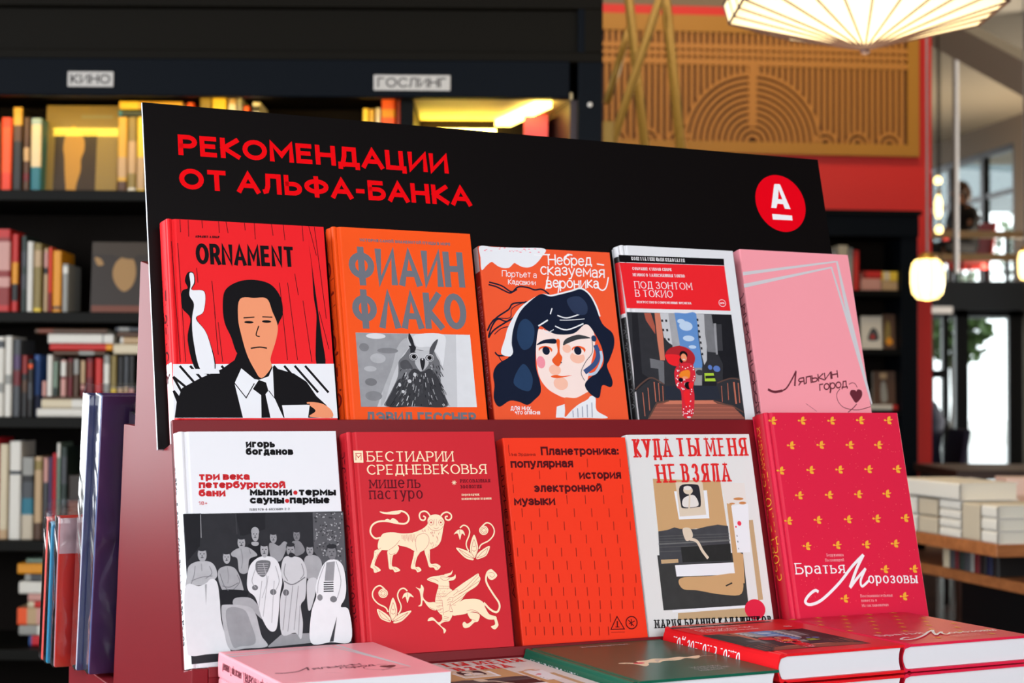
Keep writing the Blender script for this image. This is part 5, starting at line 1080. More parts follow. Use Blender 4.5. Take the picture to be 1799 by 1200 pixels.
Y1 = YB + .2
s1, s2, s3, s4, s5 = zs
G1 = 'books on the shelf under the КИНО plate'
SH1 = ' on the top shelf'
standing(-22, -1, 214, s1, Y1, 'brown', 'brown book at the left edge of the frame' + SH1, group=G1)
standing(0, 19, 207, s1, Y1, 'orangered', 'orange red book' + SH1 + ', left of the tall brown one', [(.3, .88, 'orange')], G1)
standing(20, 37, 189, s1, Y1, 'black', 'tall dark book with a golden brown head' + SH1, [(.8, 1, 'gold'), (.62, .8, 'brown')], G1)
standing(39, 50, 207, s1, Y1, 'brown', 'thin dark brown book' + SH1 + ', left of the teal and cream one', [(.45, .62, 'tan'), (.2, .3, 'maroon')], G1)
standing(52, 71, 208, s1, Y1, 'teal', 'teal book with a wide cream band' + SH1, [(.38, .92, 'cream'), (.92, 1, 'paleblue')], G1)
face_out(75, 203, 184, s1, YB + .25, 'oldgold', 'olive gold book shown face out' + SH1 + ', figure on its cover', [
    ('sepia', 0, R4(.13, .03, .71, .72)), ('ochre', 1, [(.27, .66), (.34, .71), (.46, .71), (.53, .64), (.54, .52), (.5, .42), (.5, .3), (.45, .14), (.43, .03), (.33, .03), (.3, .16), (.28, .32), (.27, .44), (.25, .54)]), ('paleolive', 0, R4(.48, .86, .92, .9)), ('ochre', 1, [(.33, .74), (.38, .79), (.43, .74), (.38, .69)])], tilt=6)
standing(205, 222, 206, s1, Y1, 'gold', 'mottled yellow book' + SH1 + ', right of the face out cover', [(.25, .5, 'tan'), (0, .2, 'brown')], G1)
standing(223, 238, 206, s1, Y1, 'olive', 'brownish olive book' + SH1 + ', second right of the face out cover', [(.3, .7, 'tan'), (.02, .12, 'white')], G1)
standing(239, 254, 206, s1, Y1, 'yellow', 'yellow book' + SH1 + ', third right of the face out cover', [(.1, .5, 'tan')], G1)
for x in (256, 280): standing(x, x + 22, 206, s1, Y1, 'olive', ('left' if x == 256 else 'right') + ' olive book hidden behind the black display board' + SH1, group=G1)
zt = zat(205, Y1, 230) 
lying(203, 300, zt, zat(192.5, Y1, 230), Y1, 'teal', 'teal grey book lying across the yellow books' + SH1, [(.06, .6, 'dgreen')], G1)
lying(204, 315, zat(192.5, Y1, 230), min(zhead0 + .03, zat(177, Y1, 230)), Y1, 'gold', 'yellow book lying on the teal grey one' + SH1, [(.02, .3, 'yellow')], G1)
for x0, x1, y, c, lab, bands in [(326, 338, 181, 'orange', 'thin orange book', ()), (349, 369, 170, 'olive', 'olive book', ()), (370, 396, 168, 'yellow', 'bright yellow book', ()), (399, 413, 174, 'tan', 'tan book', [(.8, .95, 'white')]), (414, 424, 172, 'grey', 'grey book', ()), (426, 436, 187, 'orange', 'short orange book', ()), (441, 456, 180, 'white', 'white book', [(.9, .96, 'black')]),
      (636, 647, 191, 'yellow', 'yellow book', ()), (648, 657, 192, 'gold', 'golden book', ()), (659, 668, 190, 'cream', 'cream book', ()), (669, 694, 172, 'orange', 'tall orange book', [(.82, .9, 'amber')]), (696, 703, 176, 'dred', 'dark red book', ())]:
    side = ', left of the gap' if x0 < 500 else ', near the lit bay'
    standing(x0, x1, y, s1, Y1, c, lab + ' heading above the display board' + side, bands, 'book heads above the display board')

G2 = 'books on the shelf with the amber book'
SH2 = ' on the second shelf'
Y2 = YB + .06
for x0, x1, y, c, lab, bands in [(-14, 20, 403, 'red', 'thick red book at the left edge', [(.08, .9, 'dred'), (.3, .42, 'pink'), (.5, .85, 'pink')]), (22, 34, 412, 'red', 'book with red and orange bands', [(.36, .64, 'amber'), (.14, .36, 'black')]),
      (39, 48, 415, 'dgreen', 'greenish black book', [(.3, .5, 'dgrey'), (.6, .8, 'dgrey')]), (49, 60, 425, 'white', 'white book', ()), (61, 75, 428, 'olive', 'olive book with a pale head', [(.66, .9, 'tan'), (0, .06, 'yellow')]),
      (79, 86, 437, 'tan', 'thin tan and dark book', [(.6, .7, 'black'), (.7, .95, 'pink')]), (87, 93, 435, 'orangered', 'thin orange red book', [(0, .3, 'dred')]), (94, 110, 441, 'amber', 'amber yellow book', [(.05, .1, 'brown')]), (111.5, 122, 464, 'grey', 'short grey book at the right end of the row', [(.8, .95, 'white')])]:
    standing(x0, x1, y, s2, Y2, c, lab + SH2, bands, G2)
face_out(161, 264, 426, s2, YB + .1, 'deepbrown', 'dark brown book shown face out beside the pink side of the stand', [
    ('sepia', 0, R4(.0, .82, 1, 1)), ('redbrown', 0, R4(.02, .0, .98, .1)), ('skinbrown', 1, [(.42, .72), (.58, .8), (.72, .74), (.76, .55), (.7, .38), (.56, .3), (.42, .4), (.36, .56)]), ('sepia', 1, [(.3, .84), (.5, .92), (.75, .84), (.7, .76), (.5, .78)]), ('skinbrown', 1, [(.05, .78), (.15, .76), (.2, .68), (.1, .67)])])
standing(268, 283, 437, s2, Y2, 'yellow', 'yellow book behind the edge of the display board' + SH2, (), G2)

G3 = 'books standing on the third shelf'
SH3 = ' on the third shelf'
Y3 = YB + .05
for x0, x1, y, c, lab, bands in [(-16, -2, 594, 'cream', 'cream spine at the left edge', ()), (-1, 12, 592, 'white', 'first tall white spine', [(.3, .42, 'grey'), (.86, .95, 'dgrey')]), (13, 26, 591, 'white', 'second tall white spine', [(.4, .52, 'grey')]), (28, 41, 597, 'dgrey', 'dark grey blue book', [(.4, .6, 'maroon'), (.62, .8, 'purple')]),
      (43, 53, 625, 'dred', 'dark red headed black book', [(0, .7, 'black'), (.4, .6, 'brown')]), (54, 62, 632, 'black', 'black book with an orange mark', [(.84, .92, 'orange'), (.3, .6, 'dgrey')])]:
    standing(x0, x1, y, s3, Y3, c, lab + SH3, bands, G3)
standing(64, 75, 624, s3, Y3 + .03, 'blue', 'blue book' + SH3 + ', beside the two lying white books', [(0, .35, 'navy')], G3)
standing(76, 84, 624, s3, Y3 + .12, 'blue', 'narrow blue book half behind the lying white books' + SH3, [(.55, 1, 'navy')], G3, D=.1)
z3a, z3b, z3c = zat(717.5, Y3, 100), zat(701, Y3, 100), zat(696.5, Y3, 100)
lying(67, 252, s3, z3a, Y3, 'white', 'lower lying white book at the foot of' + SH3[3:], (), 'lying books of the third shelf', D=.19)
lying(75, 252, z3a, z3b, Y3, 'cream', 'upper lying cream book under the upright books of' + SH3[3:], [(.3, .6, 'white')], 'lying books of the third shelf', D=.19)
lying(78, 250, z3b, z3c, Y3, 'brown', 'thin dark brown volume lying under the upright books of' + SH3[3:], (), 'lying books of the third shelf', D=.19)
for x0, x1, y, c, lab, bands in [(79, 86, 670, 'pink', 'small pinkish book', ()), (87, 97, 624, 'white', 'white book', ()), (98, 106, 636, 'green', 'grey green book', [(0, .25, 'dgreen')]), (111, 121, 633, 'pink', 'pink and white book', [(.55, .95, 'white'), (.48, .55, 'maroon')]), (124, 132, 630, 'maroon', 'brown maroon book', [(.5, .9, 'brown')]), (133.5, 143, 630, 'brown', 'brown book with a grey head', [(.58, .97, 'grey')]),
      (146, 154, 633, 'maroon', 'maroon book with a pale stripe', [(.35, .98, 'tan'), (.2, .3, 'pink')]), (156, 168, 630, 'maroon', 'dark maroon book', [(.5, .9, 'dred')]), (171, 184, 630, 'red', 'bright red book', ()), (186, 197, 625, 'grey', 'grey and white book', [(.3, .8, 'white')]), (199, 209, 625, 'olive', 'olive yellow book', [(0, .2, 'yellow')]), (211, 221, 627, 'black', 'black book', [(0, .22, 'tan')]), (222, 230, 626, 'dgrey', 'dark grey book', [(0, .24, 'tan')]), (231, 240, 625, 'black', 'black book nearest the stand', [(0, .2, 'pink')])]:
    standing(x0, x1, y, z3c, Y3, c, lab + ' upright on the lying books' + SH3, bands, 'books standing on the lying books', D=.13)
zz = [zat(y, Y3, 140) for y in (624.5, 616, 604, 586.5, 577)]
lying(95, 184, zz[0], zz[1], Y3, 'brown', 'dark brown book lying lowest on the upright books of' + SH3[3:], [(.5, .8, 'grey')], 'lying books of the third shelf')
lying(88, 198, zz[1], zz[2], Y3, 'red', 'red edged book lying under the white one on' + SH3[3:], [(.9, 1, 'amber')], 'lying books of the third shelf')
lying(85, 199, zz[2], zz[3], Y3, 'white', 'white book lying near the top of the pile on' + SH3[3:], [(.83, .86, 'grey')], 'lying books of the third shelf')
lying(62, 188, zz[3], zz[4], Y3, 'brown', 'dark brown book lying on top of the pile on' + SH3[3:], [(.05, .25, 'redbrown')], 'lying books of the third shelf')
zz = [zat(y, Y3, 220) for y in (622.5, 604, 592, 583, 574)]
lying(200, 262, zz[0], zz[1], Y3, 'cream', 'cream book lying beside the pink side of the stand on' + SH3[3:], (), 'lying books of the third shelf')
lying(212, 262, zz[1], zz[2], Y3, 'tan', 'tan book lying on the cream one on' + SH3[3:], [(.0, .1, 'white')], 'lying books of the third shelf')
lying(207, 264, zz[2], zz[3], Y3, 'brown', 'brown book lying second from top beside the pink stand', (), 'lying books of the third shelf')
lying(203, 262, zz[3], zz[4], Y3, 'dgrey', 'grey book lying on top beside the pink side of the stand', [(.1, .4, 'grey')], 'lying books of the third shelf')

G4 = 'books on the fourth shelf'
SH4 = ' on the fourth shelf'
Y4 = YB + .05
for x0, x1, y, c, lab, bands in [(-12, 6, 769, 'crimson', 'bright red book at the left edge', ()), (7, 22, 781, 'cream', 'cream book', [(0, .1, 'tan')]), (24, 45, 776, 'white', 'white book with black lettering', [(.36, .62, 'white'), (.66, .7, 'dgrey')]), (46, 67, 804, 'black', 'black and blue patterned book', [(.78, 1, 'grey'), (.3, .5, 'teal'), (.5, .7, 'dgrey'), (0, .3, 'beige')]), (68, 82, 803, 'tan', 'tan book', [(.84, .95, 'olive'), (0, .2, 'brown')]),
      (84, 92, 805, 'dgrey', 'dark grey book with a pink head', [(.7, 1, 'pink')]), (93, 99, 804, 'purple', 'purple book', ()), (100, 106, 797, 'crimson', 'thin red book', ()), (107, 113, 779, 'green', 'thin tall greenish white book', [(.85, 1, 'white')]), (114, 125, 786, 'dgreen', 'dark green black book', [(.6, .9, 'dgrey')]), (127, 152, 836, 'deepbrown', 'thick dark brown book', [(.3, .6, 'redbrown')])]:
    standing(x0, x1, y, s4, Y4, c, lab + SH4, bands, G4)
SH5 = ' in the pile on the lowest visible shelf'
G5 = 'pile of lying books on the lowest visible shelf'
zz = [s5] + [zat(y, YB + .08, 70) for y in (1117, 1099, 1068, 1057, 1044, 1022, 1009, 990, 981)]
for i, (x0, x1, c, lab, bands) in enumerate([(60, 150, 'crimson', 'bright red book lowest', [(0, .05, 'blue')]), (42, 150, 'grey', 'white grey book with a red foot', [(.3, .5, 'white')]), (39, 150, 'tan', 'thick orange and cream book', [(0, .15, 'orange'), (.3, .6, 'pink')]), (57, 150, 'red', 'thin red book', [(0, .12, 'cream')]), (57, 150, 'pink', 'thin pinkish book', ()), (41, 150, 'white', 'white book', [(.4, .7, 'grey')]), (51, 150, 'grey', 'grey book', [(.1, .3, 'dgrey')]), (38, 150, 'amber', 'amber orange book', [(.4, .6, 'brown')]), (53, 110, 'green', 'small grey green book topmost', ())]):
    lying(x0, x1, zz[i], zz[i + 1], YB + .08, c, lab + SH5, bands, G5)

# ------------------------------------------------------------------ display stand
TH, AL = math.radians(26.25), math.radians(13.4)
UX = Vector((math.cos(TH), math.sin(TH), 0)); WX = Vector((-math.sin(TH), math.cos(TH), 0)); ZX = Vector((0, 0, 1))
VX = WX * math.sin(AL) + ZX * math.cos(AL)          # up the leaning boards
NX = -WX * math.cos(AL) + ZX * math.sin(AL)         # out of the boards, to the viewer
O = Vector((-0.33343, 1.62, 1.086))                 # left end of the lip between the two rows
TABLE = 0.75
M_stand = mat('dark_red_stand_paint', (118, 19, 28), 0.38, 0.25, noise=.06, nscale=9)
M_sign = mat('black_display_board', (12, 8, 9), 0.4, 0.1)
M_core = mat('white_board_core', (226, 230, 240), .5)
stand = tag(empty('display_stand', frame(O, UX, WX, ZX)), 'dark red two row book stand with a black board on top', 'display stand')
sA, cA = math.sin(AL), math.cos(AL)
def bz(s, n): return (s * sA - n * cA, s * cA + n * sA)     # slope coordinates -> (b, z) of the stand
N0 = -0.039
prof = [bz(-.2435, -.001), bz(-.002, -.001), bz(-.002, -.0085), bz(-.022, -.0085), bz(-.022, N0 - .004), bz(.171, N0 - .004), (.140, .166), (.155, -.009), (.205, -.008), (.238, -.29), (.24, -.300), (.48, -.300), (.48, TABLE - O.z), (-.083, TABLE - O.z), (-.083, -.2314)]
for a0 in (0.0, .851):
    MB().prism(prof, lambda p, t: (t, p[0], p[1]), a0, a0 + .016).build('side_panel', M_stand, stand, bevel=.0012)
def slab(name, s0, s1, n0, n1, a0, a1, m=None):
    pts = [bz(s0, n0), bz(s1, n0), bz(s1, n1), bz(s0, n1)]
    return MB().prism(pts, lambda p, t: (t, p[0], p[1]), a0, a1).build(name, m or M_stand, stand, bevel=.0008)
slab('front_board', -.2435, 0, -.008, 0, .0, .867)
slab('upper_shelf', -.034, -.022, N0, -.008, .016, .851)
slab('lower_ledge', -.2535, -.2435, -.008, .0265, .016, .851)
MB().box(.016, .851, -.083, -.073, TABLE - O.z, -.238).build('front_apron', M_stand, stand, bevel=.001)
MB().prism([(.196, -.012), (.204, -.012), (.237, -.30), (.229, -.30)], lambda p, t: (t, p[0], p[1]), .016, .851).build('rear_board', M_stand, stand)
MB().box(.016, .851, .235, .478, -.310, -.3005).build('rear_ledge', M_stand, stand)
MB().box(.016, .851, .47, .479, TABLE - O.z, -.310).build('rear_apron', M_stand, stand)
MB().prism([(.141, .16), (.149, .16), (.163, -.012), (.155, -.012)], lambda p, t: (t, p[0], p[1]), .016, .851).build('rear_upper_board', M_stand, stand)
# black board: printed front skin on a white core
sb = MB()
ca, cb = -.0055, .8675
def sgn(x, y, l): b, z = bz(y, N0 + l); return (x, b, z)
sb.add([sgn(ca, -.022, 0), sgn(cb + .001, -.022, 0), sgn(cb, .3505, 0), sgn(ca, .3505, 0)], [(0, 1, 2, 3)], 0)
sb.add([sgn(ca, -.022, -.004), sgn(cb + .001, -.022, -.004), sgn(cb, .3505, -.004), sgn(ca, .3505, -.004)], [(3, 2, 1, 0)], 0)
pf = [sgn(ca, -.022, 0), sgn(cb + .001, -.022, 0), sgn(cb, .3505, 0), sgn(ca, .3505, 0), sgn(ca, -.022, -.004), sgn(cb + .001, -.022, -.004), sgn(cb, .3505, -.004), sgn(ca, .3505, -.004)]
sb.add(pf, [(0, 4, 5, 1), (1, 5, 6, 2), (2, 6, 7, 3), (3, 7, 4, 0)], 1)
board = sb.build('sign_board', [M_sign, M_core], stand)
board['label'] = 'black board lettered in red with a red round emblem'
printed(ART['sign'], sgn, board)

# ------------------------------------------------------------------ the books of the display
def make_book(W, H, T, cover, art, hard=True, spine_rgb=None, bands=(), spine_text=None, spine_ink='ink', gloss=.38, name='book', coat=0.0):
    """bound book, back cover at y=0, front cover at y=-T, spine at x=0; returns its Empty"""
    root = empty(name)
    mc = mat('case_%d_%d_%d' % cover, cover, gloss, .16, coat=coat)
    ms = mc if spine_rgb is None else mat('case_%d_%d_%d' % spine_rgb, spine_rgb, gloss, .45, coat=coat)
    ov = .003 if hard else 0.0
    bt = .0026 if hard else .0005
    if hard:
        prof = [(.0005, -T + .005), (.0008, -T + .002), (.0018, -T + .0005), (.0035, -T), (.0052, -T + .0004), (.0066, -T + .0016), (.008, -T + .0016), (.0094, -T + .0004), (.0108, -T), (W - .0006, -T), (W, -T + .0006), (W, -T + bt), (.0094, -T + bt), (.003, -T + bt + .0016), (.0022, -T + .005)]
    else:
        prof = [(0, -T + .0022), (.0004, -T + .0006), (.0012, -T), (W, -T), (W, -T + bt), (.0012, -T + bt), (.0008, -T + .0022)]
    fc = MB().prism(prof, lambda p, t: (p[0], p[1], t), 0, H).build('front_cover', mc, root, smooth=False)
    MB().prism([(p[0], -T - p[1]) for p in prof][::-1], lambda p, t: (p[0], p[1], t), 0, H).build('back_cover', mc, root)
    yo = .005 if hard else .0022
    k = 8; bul = .0022 if hard else .0002
    arc = [(.0005 * hard - bul * math.sin(math.pi * i / k), -yo - (T - 2 * yo) * i / k) for i in range(k + 1)]
    inn = [(x + .0014, y) for x, y in arc][::-1]
    cuts = sorted(set([0, H] + [b[0] for b in bands] + [b[1] for b in bands]))
    sm = MB()
    for z0, z1 in zip(cuts, cuts[1:]):
        mi = next((i + 1 for i, b in enumerate(bands) if b[0] <= z0 + 1e-6 and z1 <= b[1] + 1e-6), 0)
        sm.prism(arc + inn, lambda p, t: (p[0], p[1], t), z0, z1, mi)
    sp = sm.build('spine', [ms] + [mat('case_%d_%d_%d' % b[2], b[2], gloss, .45) for b in bands], root)
    if spine_text:
        mb = MB()
        for txt, zc, half, cap, wt, st in spine_text:
            lettering(txt, 0, 0, 2 * half, 0, cap, wt, st, lambda vs, fs: mb.add([(.0005 * hard - bul * math.sin(math.pi * min(1, max(0, (T / 2 + cap / 2 - q[1] - yo) / (T - 2 * yo)))) - .0002, -(T / 2 + cap / 2) + q[1], zc + half - q[0]) for q in vs], fs))
        mb.build('spine_lettering', ink(spine_ink), sp)
    xe = W - ov
    pg = MB(); ty = T - 2 * bt - .0004
    if hard:
        fe = [(xe - .0022 * math.sin(math.pi * i / 6), -T + bt + .0002 + ty * i / 6) for i in range(7)]
        spn = [(.0062 - .004 * math.sin(math.pi * i / 6), -bt - .0002 - ty * i / 6) for i in range(7)]
        pg.prism(fe + spn, lambda p, t: (p[0], p[1], t), ov, H - ov)
    else:
        pg.box(.0012, xe, -T + bt + .0001, -bt - .0001, ov + .0002, H - ov - .0002)
    pg.build('page_block', mat('white_pages', (226, 226, 232), .75), root)
    if art:
        printed(art, lambda x, y, l: (x, -T - l, y), fc)
    return root
def on_board(root, a, s, nb):
    root.matrix_world = frame(O + UX * a + VX * s + NX * nb, UX, -NX, VX)
def flat_on(root, a, b, z, turn=0):
    c, s_ = math.cos(turn), math.sin(turn)
    X = UX * c + WX * s_; Yv = WX * c - UX * s_
    root.matrix_world = frame(O + UX * a + WX * b + ZX * z, X, -ZX, Yv)
C_ORN, C_OWL, C_VER, C_TOK, C_PINK = (238, 30, 38), (250, 86, 26), (244, 90, 50), (228, 228, 233), (252, 160, 172)
C_BATH, C_BEST, C_PLAN, C_COLL, C_MOR, C_GRN = (234, 234, 240), (206, 38, 50), (246, 58, 30), (228, 226, 226), (224, 36, 70), (20, 92, 72)
UP, LOW = -.0218, -.2433
bk = make_book(.1705, .2338, .0292, C_ORN, ART['ornament'], bands=[(0, .0835, (226, 224, 230))], spine_text=[('ПШИЗАМСИЯ', .118, .055, .012, .0022, 's')], spine_ink='plum')
on_board(bk, .0055, UP, N0 + .0004); tag(bk, 'red hardcover titled ORNAMENT with a dark suited man, first on the upper row', 'book')
bk = make_book(.1645, .2375, .022, C_OWL, ART['owl'], spine_text=[('ФИЛИН ФЛАКО', .12, .08, .011, .0024, 's')], spine_ink='plum2')
on_board(bk, .187, UP, N0 + .0004); tag(bk, 'orange hardcover with a black and white owl photograph', 'book')
bk = make_book(.169, .226, .016, C_VER, ART['veronica'], hard=False, spine_rgb=(196, 40, 26), bands=[(.197, .226, (236, 214, 216))], spine_text=[('НЕПРЕДСКАЗУЕМАЯ ВЕРОНИКА', .11, .07, .006, .0008, 'f')], spine_ink='rosed3')
on_board(bk, .363, UP, N0 + .0004); tag(bk, 'orange red paperback with a painted dark haired woman', 'book')
bk = make_book(.1585, .2340, .022, C_TOK, ART['tokyo'], spine_rgb=(26, 24, 26), bands=[(.2215, .234, (228, 228, 233)), (.1525, .2145, (232, 30, 38)), (.148, .1525, (228, 228, 233))], spine_text=[('ПОД ЗОНТОМ В ТОКИО', .09, .05, .008, .001, 'f')], spine_ink='g120')
on_board(bk, .543, UP, N0 + .0004); tag(bk, 'white red and black book with a woman in a kimono under a parasol', 'book')
bk = make_book(.164, .2394, .015, C_PINK, ART['pink'], hard=False, spine_text=[('Лялькин город', .11, .075, .0095, .0013, 'i')], spine_ink='maroon')
on_board(bk, .716, UP, N0 + .0004); tag(bk, 'pink paperback with silver lines and a dark heart on the upper row of the stand', 'book')
bk = make_book(.1625, .2268, .020, C_BATH, ART['baths'], spine_text=[('ТРИ ВЕКА ПЕТЕРБУРГСКОЙ БАНИ ИГОРЬ БОГДАНОВ', .11, .088, .0045, .001, 's')], spine_ink='ink')
on_board(bk, -.0005, LOW, .0003); tag(bk, 'white hardcover with an old group photograph of men in a bath house', 'book')
bk = make_book(.166, .2246, .025, C_BEST, ART['bestiary'], spine_text=[('БЕСТИАРИИ СРЕДНЕВЕКОВЬЯ', .12, .085, .01, .0014, 'f')], spine_ink='maroon2')
on_board(bk, .171, LOW, .0003); tag(bk, 'crimson hardcover printed with a cream lion and griffin', 'book')
bk = make_book(.150, .2190, .018, C_PLAN, ART['planet'], hard=False, spine_rgb=(206, 38, 22), spine_text=[('ПЛАНЕТРОНИКА', .12, .07, .007, .0012, 's')], spine_ink='plum')
on_board(bk, .350, LOW, .0003); tag(bk, 'bright orange red book with short dashes and black title, second row of the stand', 'book')
bk = make_book(.1635, .2230, .0125, C_COLL, ART['collage'], hard=False, spine_text=[('КУДА ТЫ МЕНЯ НЕ ВЗЯЛА', .12, .085, .006, .0014, 'f')], spine_ink='plum2')
on_board(bk, .505, LOW, .0003); tag(bk, 'white paperback with a torn paper collage, leaning on the lower row', 'book')
bk = make_book(.193, .2450, .028, C_MOR, ART['morozov'], spine_rgb=(196, 14, 40), spine_text=[('ЕРМОЛИН ДВОРЪ', .115, .062, .011, .0012, 'f'), ('КАТЕРИНА', .205, .025, .006, .0007, 'f')], spine_ink='gold')
on_board(bk, .683, LOW, .0003); tag(bk, 'thick crimson book with gold sprigs and white title, last on the lower row', 'book')

# ------------------------------------------------------------------ near table with the stacks
M_tab = wood('brown_table_wood', (120, 74, 46), (150, 96, 60))
tb = tag(empty('display_table', frame(Vector((O.x, O.y, 0)), UX, WX, ZX)), 'wooden table under the display stand and the flat stacks', 'table')
MB().box(-.01, .9, -.42, .49, TABLE - .03, TABLE).build('table_top', M_tab, tb, bevel=.003)
for a in (.02, .83):
    for b in (-.39, .42):
        MB().box(a, a + .05, b, b + .05, 0, TABLE - .03).build('leg', M_tab, tb, bevel=.003)
def stack(first, n, T, a, b, label_top, label_low, group, jit=.001):
    rnd = random.Random(n * 7 + int(a * 100))
    words = ['second', 'third', 'fourth', 'fifth', 'sixth']
    for i in range(n):
        r = first if i == 0 else copy_tree(first)
        da, db = (0, 0) if i == 0 else (rnd.uniform(-jit, jit), rnd.uniform(-jit, jit))
        flat_on(r, a + da, b + db, (TABLE - O.z) + (n - 1 - i) * T, 0 if i == 0 else rnd.uniform(-.003, .003))
        tag(r, label_top if i == 0 else label_low % words[i - 1], 'book', group)
def scaled(art, k):
    out = []
    for op in art:
        if op[0] in 'GL': out.append(op); continue
        op = list(op)
        j = 3 if op[0] in 'SWT' else 2
        op[j] = ' '.join('%.1f' % (float(v) * k) for v in op[j].split())
        if op[0] in 'SW': op[2] = op[2] * k
        out.append(tuple(op))
    return out
SURF = TABLE - O.z            # -.336
bk = make_book(.155, .186, .0238, C_PINK, scaled(ART['pink'], .155 / .164 * .84), hard=False, spine_text=[('Иванна Горгасова', .142, .03, .008, .0012, 's'), ('Лялькин город', .07, .038, .0105, .0016, 'i')], spine_ink='maroon')
stack(bk, 5, .0240, .024, -.274, 'pink paperback lying flat on top of its stack in front of the stand', 'pink paperback %s from the top in the front stack', 'flat pink paperbacks')
bk = make_book(.156, .212, .0188, C_COLL, scaled(ART['collage'], .94), hard=False, spine_text=[('КУДА ТЫ МЕНЯ НЕ ВЗЯЛА', .11, .08, .006, .0014, 'f')], spine_ink='plum2')
stack(bk, 5, .0190, .184, -.301, 'white collage paperback lying flat, half hidden behind the flat pink one', 'white paperback %s from the top in the front stack', 'flat collage paperbacks')
GREEN = [('G', 'cover_picture'), ('C', 'cream', '560 700 640 760 700 860 800 830 900 900 1050 880 1180 960 1260 900 1330 940 1400 1060 1240 1020 1150 1060 1000 1020 860 1060 760 1000 640 1000 600 900 480 960 400 930 520 860'), ('C', 'tan3', '800 860 900 960 1040 930 1000 980 860 1010'), ('L',), ('E', 'rosed', '600 880 60 40'), ('W', 'tan3', 14, '1330 960 1420 1010 1520 980'),
         ('G', 'title_lettering'), ('T', 'g200', 'ЖИЗНЬ ЖИВОТНЫХ', '560 1960 1130 1960 60 9', 's'), ('T', 'g200', 'ЗАМЕТКИ', '900 420 1240 420 50 7', 'f'), ('T', 'g200', 'О ПРИРОДЕ', '900 330 1300 330 50 7', 'f'), ('T', 'g200', 'ИЗДАНИЕ', '900 240 1180 240 50 7', 'f')]
GL['Ж'] = '.9|.45,0 .45,1;0,0 .4,.52 0,1;.9,0 .5,.52 .9,1'
bk = make_book(.162, .216, .0255, C_GRN, GREEN, spine_text=[('ЖИЗНЬ ЖИВОТНЫХ', .15, .05, .009, .0014, 's')], spine_ink='g200', gloss=.3)
stack(bk, 4, .0258, .346, -.302, 'dark green hardcover lying flat with a pale animal on its cover', 'dark green hardcover %s from the top of its stack', 'flat green hardcovers')
bk = make_book(.152, .208, .0276, (230, 30, 38), scaled(ART['tokyo'], .885), spine_text=[('ПОД ЗОНТОМ В ТОКИО', .125, .062, .0125, .0018, 'f')], spine_ink='white', gloss=.3)
stack(bk, 4, .0296, .512, -.296, 'red hardcover lying flat with the kimono photograph reflecting on top', 'red hardcover %s from the top in the stack beside the green one', 'flat red hardcovers')
bk = make_book(.168, .201, .0278, C_MOR, scaled(ART['morozov'], .84), spine_rgb=(196, 14, 40), spine_text=[('ЕРМОЛИН ДВОРЪ', .1, .055, .011, .0012, 'f')], spine_ink='gold', gloss=.3)
stack(bk, 4, .0292, .667, -.290, 'crimson gold sprig hardcover lying flat at the right end of the table', 'crimson hardcover %s from the top of the right end stack', 'flat crimson hardcovers')

# ------------------------------------------------------------------ books in plastic film behind the stand
M_film = film('clear_film')
def wrapped(a, b, W, H, T, lean, cover, label, spine=None, bandtop=None, filmtop=.012, group='film wrapped books behind the stand'):
    """book standing on the rear ledge, its back to the viewer, leaning towards the stand"""
    z = -.3002 + T * math.sin(lean)
    X = UX; Zv = (-WX * math.sin(lean) + ZX * math.cos(lean)); Yv = Zv.cross(X)
    root = empty('book', frame(O + UX * a + WX * b + ZX * z, X, Yv, Zv))
    mc = mat('case_%d_%d_%d' % cover, cover, .32, .5)
    MB().box(0, W, 0, .003, 0, H).build('front_cover', mc, root, bevel=.0006)
    MB().box(0, W, T - .003, T, 0, H).build('back_cover', mc, root, bevel=.0006)
    MB().box(0, .002, .003, T - .003, 0, H).build('spine', mc if spine is None else mat('case_%d_%d_%d' % spine, spine, .32, .5), root)
    MB().box(.002, W - .004, .003, T - .003, .003, H - .003).build('page_block', mat('white_pages', (226, 226, 232), .75), root)
    e = .0012
    fm = MB(); nx, nz = 14, 26; rnd = random.Random(int(W * 999) + int(H * 777))
    X0, X1, Z1 = -.002, W + .002, H + filmtop
    def sheet(y, sg):
        vs = []
        for j in range(nz + 1):
            for i in range(nx + 1):
                top = max(0, (Z1 * j / nz - H) / max(filmtop, 1e-4))
                vs.append((X0 + (X1 - X0) * i / nx, y + sg * (e + rnd.uniform(0, .0012)) * (1 - top) + (T / 2 - y) * min(1, top) * .9 + (rnd.uniform(-.003, .003) if top > 0 else 0), Z1 * j / nz + (rnd.uniform(-.003, .002) if j == nz else 0)))
        fm.add(vs, [(j * (nx + 1) + i, j * (nx + 1) + i + 1, (j + 1) * (nx + 1) + i + 1, (j + 1) * (nx + 1) + i) for j in range(nz) for i in range(nx)])
    sheet(0, -1); sheet(T, 1)
    fm.add([(X0, -e, 0), (X0, T + e, 0), (X0, T + e, H), (X0, -e, H)], [(0, 1, 2, 3)])
    fm.build('plastic_wrap', M_film, root, smooth=True)
    if bandtop:
        MB().box(.0005, W - .0005, -.0004, 0, H * bandtop, H - .0005).build('cover_band', mat('case_190_160_166', (190, 160, 166), .32), root)
    return tag(root, label, 'book', group)
wrapped(.018, .262, .24, .30, .03, .15, (20, 18, 22), 'black wrapped book in the gap behind the pink side of the stand')
wrapped(-.0105, .312, .26, .322, .026, .15, (70, 42, 88), 'tall dark purple book in plastic film, nearest behind the stand', spine=(84, 104, 150))
wrapped(-.018, .3445, .26, .322, .026, .15, (54, 60, 104), 'tall dark blue book in plastic film, behind the purple one', spine=(200, 206, 220))
wrapped(-.034, .392, .2, .178, .018, .09, (190, 36, 20), 'small brick red book with a pale head in plastic film', spine=(170, 130, 140), bandtop=.76)
